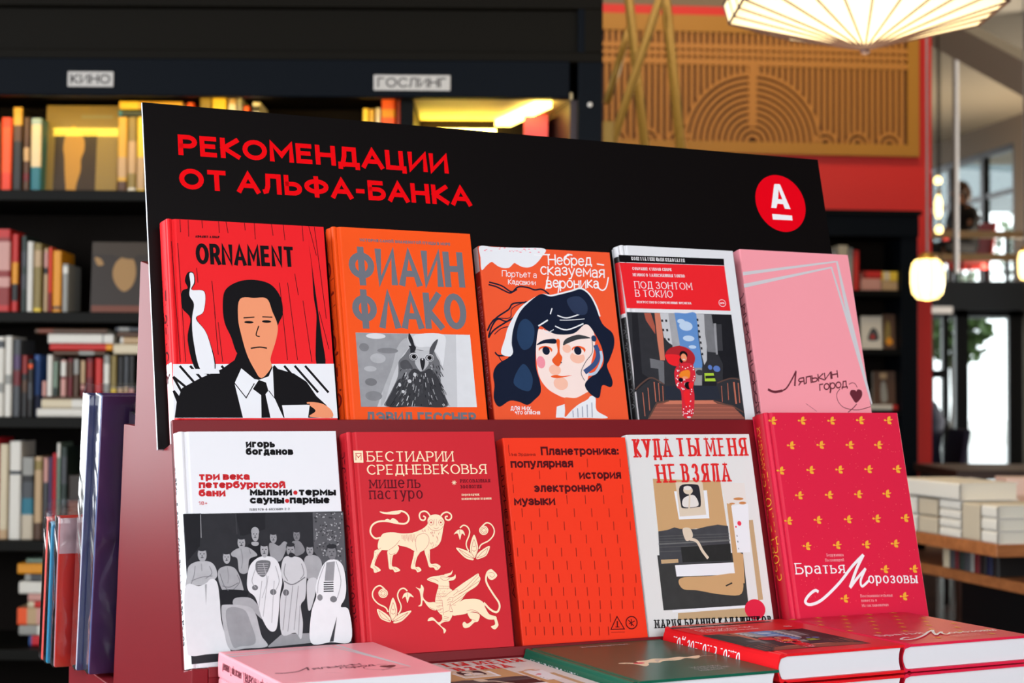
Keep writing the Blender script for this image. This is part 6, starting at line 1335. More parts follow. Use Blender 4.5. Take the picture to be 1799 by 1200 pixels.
wrapped(-.037, .424, .2, .170, .014, .12, (10, 130, 170), 'thin turquoise book in plastic film behind the small brick red one', filmtop=.03)
wrapped(-.038, .449, .2, .174, .014, .14, (226, 84, 74), 'thin coral book in plastic film, farthest behind the stand', filmtop=.02)

# ------------------------------------------------------------------ red wall with the gold lattice, small bookcase before it
PHI = math.radians(5.0)
YW = 8.6
PW = at(1637.5, 600, YW)
FX = Vector((math.cos(PHI), math.sin(PHI), 0)); FY = Vector((-math.sin(PHI), math.cos(PHI), 0))
FR = frame((PW.x, PW.y, 0), FX, FY, (0, 0, 1))      # origin: right edge of the red wall, x along it, y away from the viewer
def wl(x, y, d=0.0):
    """pixel of the photograph -> (x, z) in the wall's frame on the plane d metres behind the wall face"""
    r = ray(x, y); c = Vector((PW.x, PW.y, 0)) + FY * d
    P = EYEV + r * ((c - EYEV).dot(FY) / r.dot(FY))
    return ((P - c).dot(FX), P.z)
def wb(mb, px, d0, d1, mi=0):
    """box from pixel corners (x0, y0, x1, y1) on the front plane"""
    x0, zt = wl(px[0], px[1], d0); x1, zb = wl(px[2], px[3], d0)
    return mb.box(min(x0, x1), max(x0, x1), d0, d1, min(zt, zb), max(zt, zb), mi)
def inF(o): o.matrix_world = FR; return o
zred = wl(1300, 13)[1]
structure(inF(MB().box(-5.2, 0, 0, .16, 0, zred).build('wall_back', M_red)), 'red wall with a gold lattice panel')
structure(inF(MB().box(-5.2, .0, 0.01, .16, zred, 4.9).build('wall_back_upper', M_wall)), 'taupe wall above the red one')
M_gold = mat('gold_panel_paint', (188, 128, 38), .45, .5, noise=.08, nscale=3)
M_brn = mat('lattice_ground', (86, 44, 8), .6)
M_slat = mat('lattice_slats', (200, 132, 54), .5)
lat = tag(empty('lattice_panel', FR), 'gold wooden lattice panel with concentric arches on the red wall', 'wall panel')
xL, xRr = wl(1030, 150)[0], wl(1611, 150)[0]
zT, zB = wl(1320, 32)[1], wl(1500, 275)[1]
ixL, ixR, izT, izB = wl(1048, 150)[0], wl(1591, 150)[0], wl(1320, 61)[1], wl(1320, 251)[1]
MB().box(xL, xRr, -.012, 0, zB, zT).build('backing', M_brn, lat)
fr = MB()
fr.box(xL, xRr, -.04, -.012, izT, zT); fr.box(xL, xRr, -.04, -.012, zB, izB); fr.box(xL, ixL, -.04, -.012, izB, izT); fr.box(ixR, xRr, -.04, -.012, izB, izT)
fr.build('frame', M_gold, lat)
acx = wl(1320, 250)[0]; R0 = (wl(1440, 250)[0] - wl(1200, 250)[0]) / 2
small = [(wl(x, 250)[0], (wl(1526, 250)[0] - wl(1484, 250)[0]) / 2) for x in (1447.5, 1504, 1559.5, 1192, 1136, 1080)]
barz = [(wl(1320, a)[1], wl(1320, b)[1]) for a, b in ((90, 82), (102, 95.5), (118, 108))]
sl = MB(); pitch = .0318; xx = ixL + .008
while xx < ixR - .01:
    x0, x1 = xx, min(xx + .0165, ixR); xm = (x0 + x1) / 2
    z0 = izB
    if abs(xm - acx) < R0: z0 = izB + math.sqrt(R0 * R0 - (xm - acx) ** 2)
    for cx, r in small:
        if abs(xm - cx) < r: z0 = max(z0, izB + math.sqrt(r * r - (xm - cx) ** 2))
    if z0 < izT - .01: sl.box(x0, x1, -.034, -.012, z0, izT)
    xx += pitch
sl.build('slats', M_slat, lat)
br = MB()
for z0, z1 in barz: br.box(ixL, ixR, -.037, -.012, z0, z1)
br.box(acx - .02, acx + .02, -.0385, -.012, izB + R0 * .22, barz[-1][0])
br.build('cross_bars', M_slat, lat)
def ring(mb, cx, ro, ri, clip=None):
    n = 28
    pts = [(cx + ro * math.cos(math.pi * i / n), izB + ro * math.sin(math.pi * i / n)) for i in range(n + 1)] + [(cx + ri * math.cos(math.pi * i / n), izB + ri * math.sin(math.pi * i / n)) for i in range(n, -1, -1)]
    for i in range(n):
        q = [pts[i], pts[i + 1], pts[2 * n - i], pts[2 * n + 1 - i]]
        mb.prism(q, lambda p, t: (p[0], t, p[1]), -.036, -.012)
a = MB(); r = R0
while r > .03:
    ring(a, acx, r, r - .0175); r -= .0318
a.build('large_arch', M_slat, lat)
for cx, r in small:
    a = MB(); ring(a, cx, r, r - .016); ring(a, cx, r - .03, max(.004, r - .045)); a.build('small_arch', M_slat, lat)

bc2 = tag(empty('bookcase', FR), 'small black bookcase standing against the red wall on the right', 'bookcase')
D2 = -.3
zb = lambda y: wl(1550, y, D2)[1]
bx0, bx1 = wl(1300, 500, D2)[0], wl(1613, 500, D2)[0]
ztop = zb(375); sx1 = wl(1584, 500, D2)[0]
sh = [zb(510), zb(613), zb(721), zb(826), zb(930)]
for x0, x1 in ((bx0, bx0 + .08), (sx1, bx1)):
    MB().box(x0, x1, D2, -.02, 0, ztop).build('side_panel', mat('blue_black_lacquer', (22, 27, 34), .34), bc2, bevel=.004)
MB().box(bx0, bx1, D2 - .02, -.02, zb(416), ztop).build('header_board', MATS['blue_black_lacquer'], bc2, bevel=.004)
MB().box(bx0 - .01, bx1 + .01, D2 - .035, -.02, ztop - .01, ztop + .012).build('cornice', M_black, bc2)
MB().box(bx0, bx1, -.02, 0, 0, ztop).build('back_panel', mat('dark_brown_board', (38, 30, 22), .6), bc2)
for z in sh: MB().box(bx0 + .08, sx1, D2 + .01, -.02, z - .03, z).build('shelf', M_black, bc2)
def in_case(o, x, z, d):
    o.matrix_world = FR @ Matrix.Translation((x, d, z)); return o
def std2(x0, x1, yt, z, c, label, bands=(), D=.15):
    a, b = wl(x0, 500, D2 + .05)[0], wl(x1, 500, D2 + .05)[0]
    b = min(b, sx1 - .004)
    o = book_mesh('book', b - a - .002, wl(x0, yt, D2 + .05)[1] - z, D, c, bands)
    return tag(in_case(o, a, z + .0008, D2 + .05), label, 'book', 'books in the small bookcase')
def lie2(x0, x1, z0, z1, c, label, bands=()):
    a, b = wl(x0, 500, D2 + .05)[0], wl(x1, 500, D2 + .05)[0]
    b = min(b, sx1 - .004)
    o = book_mesh('book', z1 - z0 - .001, b - a, .17, c, bands)
    o.matrix_world = FR @ frame((a, D2 + .05, z1 - .0005), (0, 0, -1), (0, 1, 0), (1, 0, 0))
    return tag(o, label, 'book', 'books in the small bookcase')
std2(1462, 1472, 440, sh[0], 'grey', 'grey book at the left of the top shelf of the small bookcase')
std2(1473, 1491, 431, sh[0], 'cream', 'cream book upright on the top shelf of the small bookcase', [(0, .6, 'grey')])
std2(1492, 1500, 436, sh[0], 'grey', 'slim grey book beside the red one in the small bookcase')
std2(1500.5, 1511, 440, sh[0], 'red', 'red book upright on the top shelf of the small bookcase')
zm = wl(1530, 489, D2 + .05)[1]; zm2 = wl(1530, 476, D2 + .05)[1]
lie2(1514, 1548, sh[0], zm, 'pink', 'pinkish book lying under the red one in the small bookcase')
lie2(1516, 1549, zm, zm2, 'red', 'red book lying on the pinkish one in the small bookcase', [(.0, .2, 'dred')])
lie2(1550, 1581, sh[0], wl(1560, 494, D2 + .05)[1], 'tan', 'tan book lying at the right end of the top shelf')
lie2(1550, 1582, wl(1560, 494, D2 + .05)[1], wl(1560, 477, D2 + .05)[1], 'yellow', 'yellow cream book lying at the right end of the top shelf', [(.1, .5, 'cream')])
def fo2(x0, x1, yt, z, c, label, art):
    a, b = wl(x0, 500, D2 + .1)[0], min(wl(x1, 500, D2 + .1)[0], sx1 - .004); W = b - a; H = wl(x0, yt, D2 + .1)[1] - z
    t = tag(empty('book', FR @ Matrix.Translation((a, D2 + .08, z + .002)) @ Matrix.Rotation(-.06, 4, 'X')), label, 'book')
    fc = MB().box(0, W, 0, .003, 0, H).build('front_cover', bc(c), t)
    MB().box(.001, W - .002, .003, .02, .002, H - .002).build('page_block', PAGES, t)
    cols = []; mb = MB()
    for i, (cc, sm, pts) in enumerate(art):
        if cc not in cols: cols.append(cc)
        p = [(u * W, v * H) for u, v in pts]
        if sm: p = smooth_pts(p, True)
        mb.add([(x, -.0004 - i * .0003, zz) for x, zz in p], [list(range(len(p)))], cols.index(cc))
    mb.build('cover_picture', [bc(k) for k in cols], fc)
fo2(1512, 1548, 556, sh[1], 'white', 'white book with a reddish shape shown face out in the small bookcase', [('dgrey', 1, [(.3, .3), (.5, .62), (.75, .58), (.85, .3), (.55, .24)]), ('red', 1, [(.45, .35), (.55, .45), (.65, .36), (.55, .3)])])
fo2(1550, 1581, 553, sh[1], 'brown', 'brown and green book shown face out in the small bookcase', [('olive', 1, [(.1, .3), (.3, .8), (.6, .7), (.6, .3), (.3, .15)]), ('amber', 1, [(.2, .2), (.5, .35), (.8, .2), (.5, .1)])])
zl = wl(1550, 711, D2 + .05)[1]
lie2(1530, 1568, sh[2], zl, 'white', 'white book lying under the greyish one on the third shelf of the small bookcase'); lie2(1569, 1582, sh[2], zl, 'red', 'short red book lying on the third shelf of the small bookcase')
fo2(1533, 1579, 653, zl, 'brown', 'brown and grey book standing on the lying white one in the small bookcase', [('grey', 1, [(.35, .1), (.35, .6), (.5, .7), (.6, .5), (.62, .1)]), ('tan', 0, R4(.3, .78, .62, .95))])

# ------------------------------------------------------------------ crossed golden poles beside the bookcase
M_pole = mat('brushed_gold', (182, 144, 62), .42, .5, metal=.3)
YP = 6.2
pt = tag(empty('pole_trestle'), 'crossed golden poles standing beside the black bookcase', 'decoration')
for k, (x0, y0, x1, y1, w) in enumerate([(1099, -60, 1135, 275, 8.5), (1164, -60, 1199, 290, 9), (1172, -40, 1072, 265, 8), (1106, 50, 1066, 182, 7)]):
    Yk = YP + (.0, .06, -.05, .12)[k]
    A, B = at(x0, y0, Yk), at(x1, y1, Yk)
    if k < 3: B = A + (B - A) * ((A.z - .02) / (A.z - B.z))
    MB().tube([A, B], w / FPX * Yk, 14).build('pole', M_pole, pt, smooth=True)
A, B = at(1058, 215, YP - .3), at(1077, 300, YP - .3)
MB().box(A.x, B.x, YP - .34, YP - .28, .0, A.z).build('post', M_pole, pt, bevel=.004)

# ------------------------------------------------------------------ pendant lamps
M_shade = mat('glowing_shade_fabric', (255, 232, 180), .8, emit=1.4)
M_rib = mat('shade_ribs', (92, 66, 60), .5)
YL = 4.0
tip = at(1520, 87, YL)
lamp = tag(empty('pendant_lamp', Matrix.Translation((tip.x, YL, tip.z))), 'large faceted pleated pendant lamp glowing at the top of the picture', 'pendant lamp')
cl, cr_ = at(1299, 50, YL + .13), at(1737, 36, YL + .13)
Rr = (cr_.x - cl.x) / 2 / math.cos(math.pi / 8); hz = (cl.z + cr_.z) / 2 - tip.z; NS = 8
hexv = [(Rr * math.cos(math.pi / 4 * (k + .5)), Rr * math.sin(math.pi / 4 * (k + .5)), hz) for k in range(NS)]
hexu = [(x * 1.04, y * 1.04, hz + .05) for x, y, z in hexv]
top = [(x * .25, y * .25, hz + .2) for x, y, z in hexv]
mb = MB(); rb = MB(); NP = 3
def lerp(a, b, t): return tuple(a[i] + (b[i] - a[i]) * t for i in range(3))
for k in range(NS):
    a, b = hexv[k], hexv[(k + 1) % NS]; a2, b2 = hexu[k], hexu[(k + 1) % NS]; a3, b3 = top[k], top[(k + 1) % NS]
    for i in range(NP):
        q0, q1 = lerp(a, b, i / NP), lerp(a, b, (i + 1) / NP); u0, u1 = lerp(a2, b2, i / NP), lerp(a2, b2, (i + 1) / NP); v0, v1 = lerp(a3, b3, i / NP), lerp(a3, b3, (i + 1) / NP)
        qm = lerp(q0, q1, .5); qm = (qm[0], qm[1], qm[2] + .01)
        mb.add([(0, 0, 0), q0, qm, q1], [(0, 1, 2), (0, 2, 3)])
        mb.add([q0, qm, q1, u1, u0], [(0, 1, 2, 3, 4)]); mb.add([u0, u1, v1, v0], [(0, 1, 2, 3)])
        rb.tube([(0, 0, -.001), (q0[0], q0[1], q0[2] - .001), (u0[0] * 1.004, u0[1] * 1.004, u0[2])], .003, 6)
    rb.tube([a, b], .004, 6); rb.tube([a2, b2], .004, 6)
mb.build('lamp_shade', M_shade, lamp); rb.build('ribs', M_rib, lamp)
MB().ball((0, 0, -.004), .012, .012, .01).build('finial', M_rib, lamp, smooth=True)
MB().tube([(0, 0, hz + .19), (0, 0, 4.9 - tip.z)], .004, 8).build('cord', M_black, lamp)
pl = bpy.data.lights.new('pendant_glow', 'POINT'); pl.energy = 12; pl.color = (1, .8, .5); pl.shadow_soft_size = .2
po = bpy.data.objects.new('pendant_glow', pl); COL.objects.link(po); po.parent = lamp; po.location = (0, 0, -.25)
M_bulb = mat('glowing_opal_glass', (255, 222, 140), .3, emit=4.0)
M_brass = mat('brass', (190, 150, 70), .35, metal=.8)
def opal(x0, x1, y0, y1, Y, label, name='pendant_lamp'):
    a, b = at(x0, y1, Y), at(x1, y0, Y); cx, r, h = (a.x + b.x) / 2, (b.x - a.x) / 2, b.z - a.z
    t = tag(empty(name, Matrix.Translation((cx, Y, a.z))), label, 'pendant lamp')
    MB().lathe([(r * .2, 0), (r * .62, h * .03), (r * .9, h * .16), (r, h * .4), (r, h * .7), (r * .9, h * .9), (r * .7, h), (.001, h)], 0, 0, 24).build('lamp_shade', M_bulb, t, smooth=True)
    for k in range(8):
        an = math.pi / 4 * k
        MB().tube([(r * 1.01 * c_ * math.cos(an), r * 1.01 * c_ * math.sin(an), z) for c_, z in ((.62, h * .03), (.9, h * .16), (1, h * .4), (1, h * .7), (.9, h * .9), (.7, h))], r * .025, 6).build('rib', M_brass, t, smooth=True)
    MB().lathe([(.001, h), (r * .6, h), (r * .5, h * 1.12), (r * .12, h * 1.2), (.001, h * 1.2)], 0, 0, 20).build('cap', M_brass, t, smooth=True)
    MB().tube([(0, 0, h * 1.18), (0, 0, 4.9 - a.z)], .005, 8).build('cord', mat('grey_cord', (150, 146, 150), .5), t)
opal(1600, 1659, 457, 527, 7.4, 'glowing opal glass pendant lamp before the edge of the red wall')
opal(1789, 1812, 442, 492, 9.5, 'glowing pendant lamp cut by the right edge of the picture')
def bulb(x, y0, y1, w, Y, label):
    a, b = at(x, y1, Y), at(x, y0, Y); r = w / 2 / FPX * Y; h = b.z - a.z
    t = tag(empty('light_bulb', Matrix.Translation((a.x, Y, a.z))), label, 'light bulb')
    MB().lathe([(.001, 0), (r * .6, h * .06), (r, h * .25), (r, h * .7), (r * .5, h * .92), (r * .4, h)], 0, 0, 16).build('glass', M_bulb, t, smooth=True)
    MB().lathe([(r * .45, h * .98), (r * .45, h * 1.2), (.002, h * 1.25)], 0, 0, 12).build('socket', M_brass, t, smooth=True)
    MB().tube([(0, 0, h * 1.2), (0, 0, 4.9 - a.z)], .004, 6).build('cord', M_black, t)
bulb(1648, 310, 324, 13, 12.0, 'topmost small round bulb beside the red wall edge')
bulb(1649, 342, 384, 13, 12.6, 'long glowing bulb hanging beside the red wall edge')
bulb(1650, 396, 411, 13, 13.2, 'small round bulb hanging just above the wooden rail')

# ------------------------------------------------------------------ gallery, storefront and street at the far right
YG = 18.0
zg0, zg1 = zat(545, YG, 1700), zat(503, YG, 1700)
gx0, gx1 = 2.6, 9.6
structure(MB().box(gx0, gx1, YG, 22.0, zg0 + .1, zg1).build('floor_gallery', mat('gallery_slab', (58, 62, 66), .5)), 'dark slab of the gallery')
structure(MB().box(gx0, gx1, YG - .1, YG, zg0, zg1 + .05).build('trim_gallery', mat('gallery_fascia', (66, 72, 78), .45)), 'dark grey fascia beam of the gallery')
M_rail = wood('light_rail_wood', (206, 166, 116), (226, 190, 140))
rl = tag(empty('railing'), 'light wooden railing of the gallery on grey posts', 'railing')
for y0, y1 in ((406, 418), (446, 458)):
    MB().box(gx0, gx1, YG - .06, YG + .0, zat(y1, YG - .03, 1700), zat(y0, YG - .03, 1700)).build('rail', M_rail, rl)
for x in (1600, 1679, 1770, 1850):
    MB().box(xat(x, YG, 400) - .02, xat(x, YG, 400) + .02, YG - .03, YG + .03, zg1, zat(404, YG, 1700)).build('post', M_steelblack, rl)
ca, cb_ = at(1679, 130, 15.5), at(1679, 480, 15.5)
tag(MB().tube([(ca.x, 15.5, 4.9), (ca.x, 15.5, cb_.z)], .028, 10).build('hanging_rod', mat('pale_grey_metal', (176, 172, 170), .4)), 'pale grey rod hanging from the ceiling before the railing', 'rod')
# far window wall (upper) running obliquely
A = at(1788, 250, 22.0); B = at(1632, 302, 24.8)
wdx = Vector((B.x - A.x, B.y - A.y, 0)); wlen = wdx.length; wdx.normalize()
WF = frame((A.x, A.y, 0), wdx, Vector((-wdx.y, wdx.x, 0)) * -1, (0, 0, 1)) if False else frame((A.x, A.y, 0), wdx, Vector((0, 0, 1)).cross(wdx), (0, 0, 1))
win = empty('window_1', WF); structure(win, 'tall black framed gallery window')
fm = MB(); zw0, zw1 = zg1, A.z
for i, u in enumerate((0, .34, .72, 1.0)):
    fm.box(u * wlen - .05, u * wlen + .05, -.05, .05, zw0, zw1)
fm.box(0, wlen, -.05, .05, zw1 - .09, zw1); fm.box(0, wlen, -.05, .05, zw0, zw0 + .1); fm.box(0, wlen, -.03, .03, zw0 + 1.55, zw0 + 1.62)
fm.build('window_frame', M_steelblack, win)
MB().box(.03, wlen, -.004, .004, zw0, zw1).build('window_pane', glass_pane('clear_glass'), win)
w = MB(); w.box(-3.5, wlen + 3, -.08, .08, zw1, 4.9); w.box(wlen, wlen + 3, -.08, .08, 0, zw1)
w.box(-3.5, -.05, -.08, .08, 0, zw1)
o = w.build('wall_far', M_wall); o.matrix_world = WF; structure(o, 'taupe wall above and beside the gallery window')
# pale sloping beam under the ceiling
A2, B2 = at(1560, 28, 13.5), at(1880, 205, 11.5)
bm = MB(); dr = (B2 - A2); sd = dr.cross(Vector((0, 0, 1))).normalized() * .12
hgt = Vector((0, 0, .26))
bm.add([A2 - sd, A2 + sd, A2 + sd + hgt, A2 - sd + hgt, B2 - sd, B2 + sd, B2 + sd + hgt, B2 - sd + hgt], [(0, 1, 2, 3), (7, 6, 5, 4), (0, 4, 5, 1), (1, 5, 6, 2), (2, 6, 7, 3), (3, 7, 4, 0)])
structure(bm.build('beam_1', mat('pale_beam_paint', (188, 180, 166), .7)), 'pale beam sloping under the ceiling')
structure(MB().box(5.05, 9.6, 15.9, 16.2, 0, 4.9).build('column_1', mat('taupe_column', (120, 106, 90), .7)), 'taupe pier at the right edge')
# lower storefront
st = empty('window_2'); structure(st, 'black storefront frame under the gallery')
YS = 18.3
def pane_x(x): return xat(x, YS, 700)
fm = MB()
for x0, x1 in ((1600, 1612), (1655, 1666), (1678, 1700), (1771, 1795), (1840, 1852)): fm.box(pane_x(x0), pane_x(x1), YS - .05, YS + .05, 0, zg0 + .1)
fm.box(pane_x(1590), gx1, YS - .05, YS + .05, zat(556, YS, 1700), zg0 + .1); fm.box(pane_x(1590), gx1, YS - .05, YS + .05, 0, .12); fm.box(pane_x(1590), pane_x(1666), YS - .04, YS + .04, zat(664, YS, 1640), zat(650, YS, 1640))
fm.build('window_frame', M_steelblack, st)
MB().box(pane_x(1590), gx1, YS - .004, YS + .004, .1, zg0 + .1).build('window_pane', MATS['clear_glass'], st)
structure(MB().box(-2, pane_x(1600), YS - .05, YS + .1, 0, 4.9).build('wall_storefront', M_dark))
structure(MB().box(-20, 40, 18.6, 90, -.12, -.02).build('pavement', mat('sunlit_pavement', (214, 212, 208), .8, noise=.1, nscale=.8)), 'pale pavement outside')
tag(MB().box(xat(1632, 15, 545), xat(1672, 15, 545), 14.96, 15.0, zat(551, 15, 1650), zat(539, 15, 1650)).build('emergency_light', mat('white_plastic', (225, 220, 214), .4)), 'small white oblong fitting hanging beside the red wall', 'light fitting')
ob = bpy.data.objects['emergency_light']; MB().tube([(xat(1652, 15, 545), 14.98, zat(540, 15, 1650)), (xat(1652, 15, 545), 14.98, 4.9)], .004, 6).build('cord', M_black, ob)
fac = tag(empty('street_building'), 'pale grey building across the street behind the gallery window', 'building')
fX1 = xat(1626, 46, 600); fX0 = fX1 - 9
MB().box(fX0, fX1, 46, 50, 0, 13).build('wall', mat('grey_facade', (92, 104, 108), .8), fac)
MB().box(fX1, fX1 + 15, 46, 50, zat(345, 46, 1750), 13).build('upper_storey', MATS['grey_facade'], fac)
MB().box(fX1, xat(1716, 46, 400), 46, 50, zat(440, 46, 1700), zat(345, 46, 1750)).build('bay', MATS['grey_facade'], fac)
for i in range(5):
    for j in range(3):
        MB().box(fX1 - 1.4 - i * 1.3, fX1 - .5 - i * 1.3, 45.97, 46.0, 1.6 + j * 3.2, 3.2 + j * 3.2).build('window', mat('facade_window', (70, 84, 92), .2), fac)
M_leaf = mat('street_tree_leaves', (66, 92, 40), .6, noise=.4, nscale=3); M_bark = mat('tree_bark', (74, 58, 46), .8)
def tree(x, Y, h, r, label):
    t = tag(empty('street_tree', Matrix.Translation((x, Y, -.02))), label, 'tree')
    MB().tube([(0, 0, 0), (.05, 0, h * .3), (0, .05, h * .62)], .13, 8, r1=.07).build('trunk', M_bark, t, smooth=True)
    rnd = random.Random(int(x * 10)); mb = MB()
    for i in range(420):
        a, b2, rr = rnd.uniform(0, 6.28), rnd.uniform(-1, 1), r * rnd.uniform(.45, 1)
        c = Vector((rr * math.cos(a) * math.sqrt(1 - b2 * b2), rr * math.sin(a) * math.sqrt(1 - b2 * b2), h * .72 + rr * b2 * 1.1))
        d1 = Vector((rnd.uniform(-1, 1), rnd.uniform(-1, 1), rnd.uniform(-1, 1))).normalized() * .17; d2 = d1.cross(Vector((rnd.uniform(-1, 1), rnd.uniform(-1, 1), 1))).normalized() * .1
        mb.add([c - d1, c + d2, c + d1, c - d2], [(0, 1, 2, 3)])
    mb.build('leaves', M_leaf, t)
tree(xat(1676, 30, 600), 30, 3.6, .8, 'green street tree left in the view through the storefront')
tree(xat(1860, 34, 600), 34, 5.6, 1.3, 'green street tree beyond the right edge of the view outside')
# people and chairs
M_redchair = mat('red_upholstery', (196, 40, 30), .55)
def chair(x, Y, z, rot, label, m=None):
    t = tag(empty('chair', Matrix.Translation((x, Y, z)) @ Matrix.Rotation(rot, 4, 'Z')), label, 'chair')
    m = m or M_redchair
    MB().box(-.22, .22, -.22, .22, .42, .48).build('seat', m, t, bevel=.02)
    MB().prism([(-.22, .48), (.22, .48), (.2, .92), (-.2, .92)], lambda p, u: (p[0], .2 + u + (p[1] - .48) * .18, p[1]), 0, .04).build('backrest', m, t, bevel=.012)
    for a in (-.19, .19):
        for b in (-.19, .19):
            MB().tube([(a, b, .43), (a * 1.1, b * 1.1, 0)], .016, 8).build('leg', M_steelblack, t, smooth=True)
    return t
def seated(x, Y, z, rot, label, jacket, hair, female=False):
    """a seated person facing local -y, built as one skinned body"""
    t = tag(empty('person', Matrix.Translation((x, Y, z)) @ Matrix.Rotation(rot, 4, 'Z')), label, 'person')
    V = [(0, .02, .56), (0, .0, .75), (0, -.02, .95), (0, -.02, 1.06), (0, -.05, 1.13),
         (.17, -.02, 1.0), (.24, -.06, .78), (.2, -.28, .72), (.14, -.36, .73), (-.17, -.02, 1.0), (-.24, -.06, .78), (-.2, -.28, .72), (-.14, -.36, .73),
         (.1, -.02, .54), (.13, -.42, .52), (.13, -.45, .1), (.13, -.56, .04), (-.1, -.02, .54), (-.13, -.42, .52), (-.13, -.45, .1), (-.13, -.56, .04), (0, -.07, 1.24)]
    E_ = [(0, 1), (1, 2), (2, 3), (3, 4), (4, 21), (2, 5), (5, 6), (6, 7), (7, 8), (2, 9), (9, 10), (10, 11), (11, 12), (0, 13), (13, 14), (14, 15), (15, 16), (0, 17), (17, 18), (18, 19), (19, 20)]
    Rd = [.14, .13, .14, .06, .055, .07, .05, .042, .035, .07, .05, .042, .035, .09, .07, .05, .04, .09, .07, .05, .04, .095]
    me = bpy.data.meshes.new('body'); me.from_pydata(V, E_, [])
    o = bpy.data.objects.new('body', me); COL.objects.link(o); o.parent = t
    sk = o.modifiers.new('skin', 'SKIN'); sd_ = o.modifiers.new('sub', 'SUBSURF'); sd_.levels = sd_.render_levels = 2
    lay = me.skin_vertices[0].data
    for i, r_ in enumerate(Rd): lay[i].radius = (r_, r_)
    lay[0].use_root = True
    me.materials.append(mat('skin_tone', (206, 150, 120), .55))
    # clothes over the body
    cl_ = MB()
    cl_.lathe([(.15, .5), (.185, .58), (.17, .75), (.2, .93), (.15, 1.04), (.075, 1.09)], 0, -.005, 20)
    for s_ in (-1, 1):
        cl_.tube([(s_ * .15, -.02, 1.0), (s_ * .21, -.04, .9), (s_ * .245, -.06, .77), (s_ * .205, -.27, .72)], .075, 12, r1=.052)
    cl_.build('jacket', jacket, t, smooth=True)
    tr_ = MB()
    for s_ in (-1, 1): tr_.tube([(s_ * .09, .02, .55), (s_ * .13, -.42, .53), (s_ * .13, -.46, .45), (s_ * .13, -.46, .1)], .105, 12, r1=.07)
    tr_.build('trousers', mat('dark_trousers', (30, 32, 40), .8), t, smooth=True)
    h = MB(); h.ball((0, -.045, 1.275), .108, .112, .105, 18); h.ball((0, .0, 1.22), .1, .09, .12, 16)
    if female: h.ball((0, .03, 1.12), .1, .07, .16, 16)
    h.build('hair', hair, t, smooth=True)
    f_ = MB()
    for s_ in (-1, 1): f_.ball((s_ * .035, -.155, 1.25), .012, .008, .008, 8)
    f_.build('eyes', M_black, t, smooth=True)
    f_ = MB(); f_.ball((0, -.17, 1.215), .014, .018, .024, 10); f_.build('nose', mat('skin_tone', (206, 150, 120), .55), t, smooth=True)
    f_ = MB(); f_.ball((0, -.155, 1.17), .026, .008, .007, 10); f_.build('mouth', mat('lips', (160, 80, 76), .5), t, smooth=True)
    return t
ZG = zg1
px_ = xat(1694, 20, 400)
chair(px_ + .02, 20.0, ZG, math.radians(-70), 'red chair under the seated person on the gallery')
seated(px_, 20.0, ZG + .045, math.radians(-70), 'person in dark clothes with brown hair sitting on the gallery', mat('black_jacket', (24, 24, 30), .8), mat('brown_hair', (74, 46, 30), .6))
chair(xat(1714, 20.6, 430), 20.9, ZG, math.radians(60), 'empty red chair on the gallery, right of the seated person')
nx_ = xat(1606, 10.6, 800)
chair(nx_, 10.6, 0, math.radians(-90), 'navy chair under the person in navy', mat('navy_upholstery', (24, 30, 62), .6))
seated(nx_, 10.6, .045, math.radians(-90), 'person in a navy jacket sitting half behind the red wall edge', mat('navy_jacket', (22, 30, 62), .8), mat('brown_hair', (74, 46, 30), .6))
chair(xat(1652, 9.2, 950), 9.25, 0, math.radians(40), 'red chair on the floor under the right hand table', mat('bright_red_plastic', (226, 34, 30), .35))

# ------------------------------------------------------------------ right hand book table
T2 = math.radians(15)
TX = Vector((math.cos(T2), math.sin(T2), 0)); TYv = Vector((-math.sin(T2), math.cos(T2), 0))
c0 = at(1751, 957, 4.05); ZT = c0.z
TF = frame((c0.x, c0.y, 0), TX, TYv, (0, 0, 1))      # origin: near left corner of the table
M_tw = wood('orange_table_wood', (150, 88, 46), (176, 108, 60))
t2 = tag(empty('book_table', TF), 'orange brown wooden table with stacks of white books on the right', 'table')
MB().box(0, 1.5, 0, 1.3, ZT - .032, ZT).build('table_top', M_tw, t2, bevel=.003)
zsh = .635
MB().box(.2, 1.44, .1, 1.24, zsh - .03, zsh).build('lower_shelf', M_tw, t2, bevel=.003)
MB().box(.23, .26, .12, .56, 0, zsh - .03).build('side_panel', M_black, t2, bevel=.003)
MB().box(1.36, 1.39, .12, 1.2, 0, zsh - .03).build('side_panel', M_black, t2, bevel=.003)
for a in (.36, 1.3):
    for b in (.2, 1.1): MB().box(a, a + .06, b, b + .06, zsh, ZT - .032).build('post', M_black, t2, bevel=.003)
def tpt(x, y, z):
    r = ray(x, y); P = EYEV + r * ((z - EYE) / r.z); d = P - Vector((c0.x, c0.y, 0)); return d.dot(TX), d.dot(TYv)
def tbook(a, b, z, W, L, T, c, label, turn=0, group='stacked white books on the right hand table', pages=None):
    """flat book, spine towards -x side, tail to the viewer"""
    o = book_mesh('book', T - .0006, L, W, c)
    o.matrix_world = TF @ Matrix.Translation((a, b, z)) @ Matrix.Rotation(turn, 4, 'Z') @ frame((0, 0, 0), (0, 0, 1), (1, 0, 0), (0, 1, 0))
    return tag(o, label, 'book', group)
ords = ['lowest', 'second', 'third', 'fourth', 'fifth']
for i in range(3): tbook(.005, .006, ZT + i * .0315, .19, .07, .031, 'white', '%s of three thick white books at the near corner of the right hand table' % ords[i])
tbook(.004, .080, ZT, .17, .086, .094, 'beige', 'single thick beige book block behind the near corner pile')
for i in range(4): tbook(.003, .172, ZT + i * .024, .17, .106, .0232, 'white', '%s of four thin white books in the middle of the table edge' % ords[i])
for i in range(2): tbook(.002, .285, ZT + i * .047, .17, .1, .046, 'beige', '%s of two beige spined books behind the thin white ones' % ords[i])
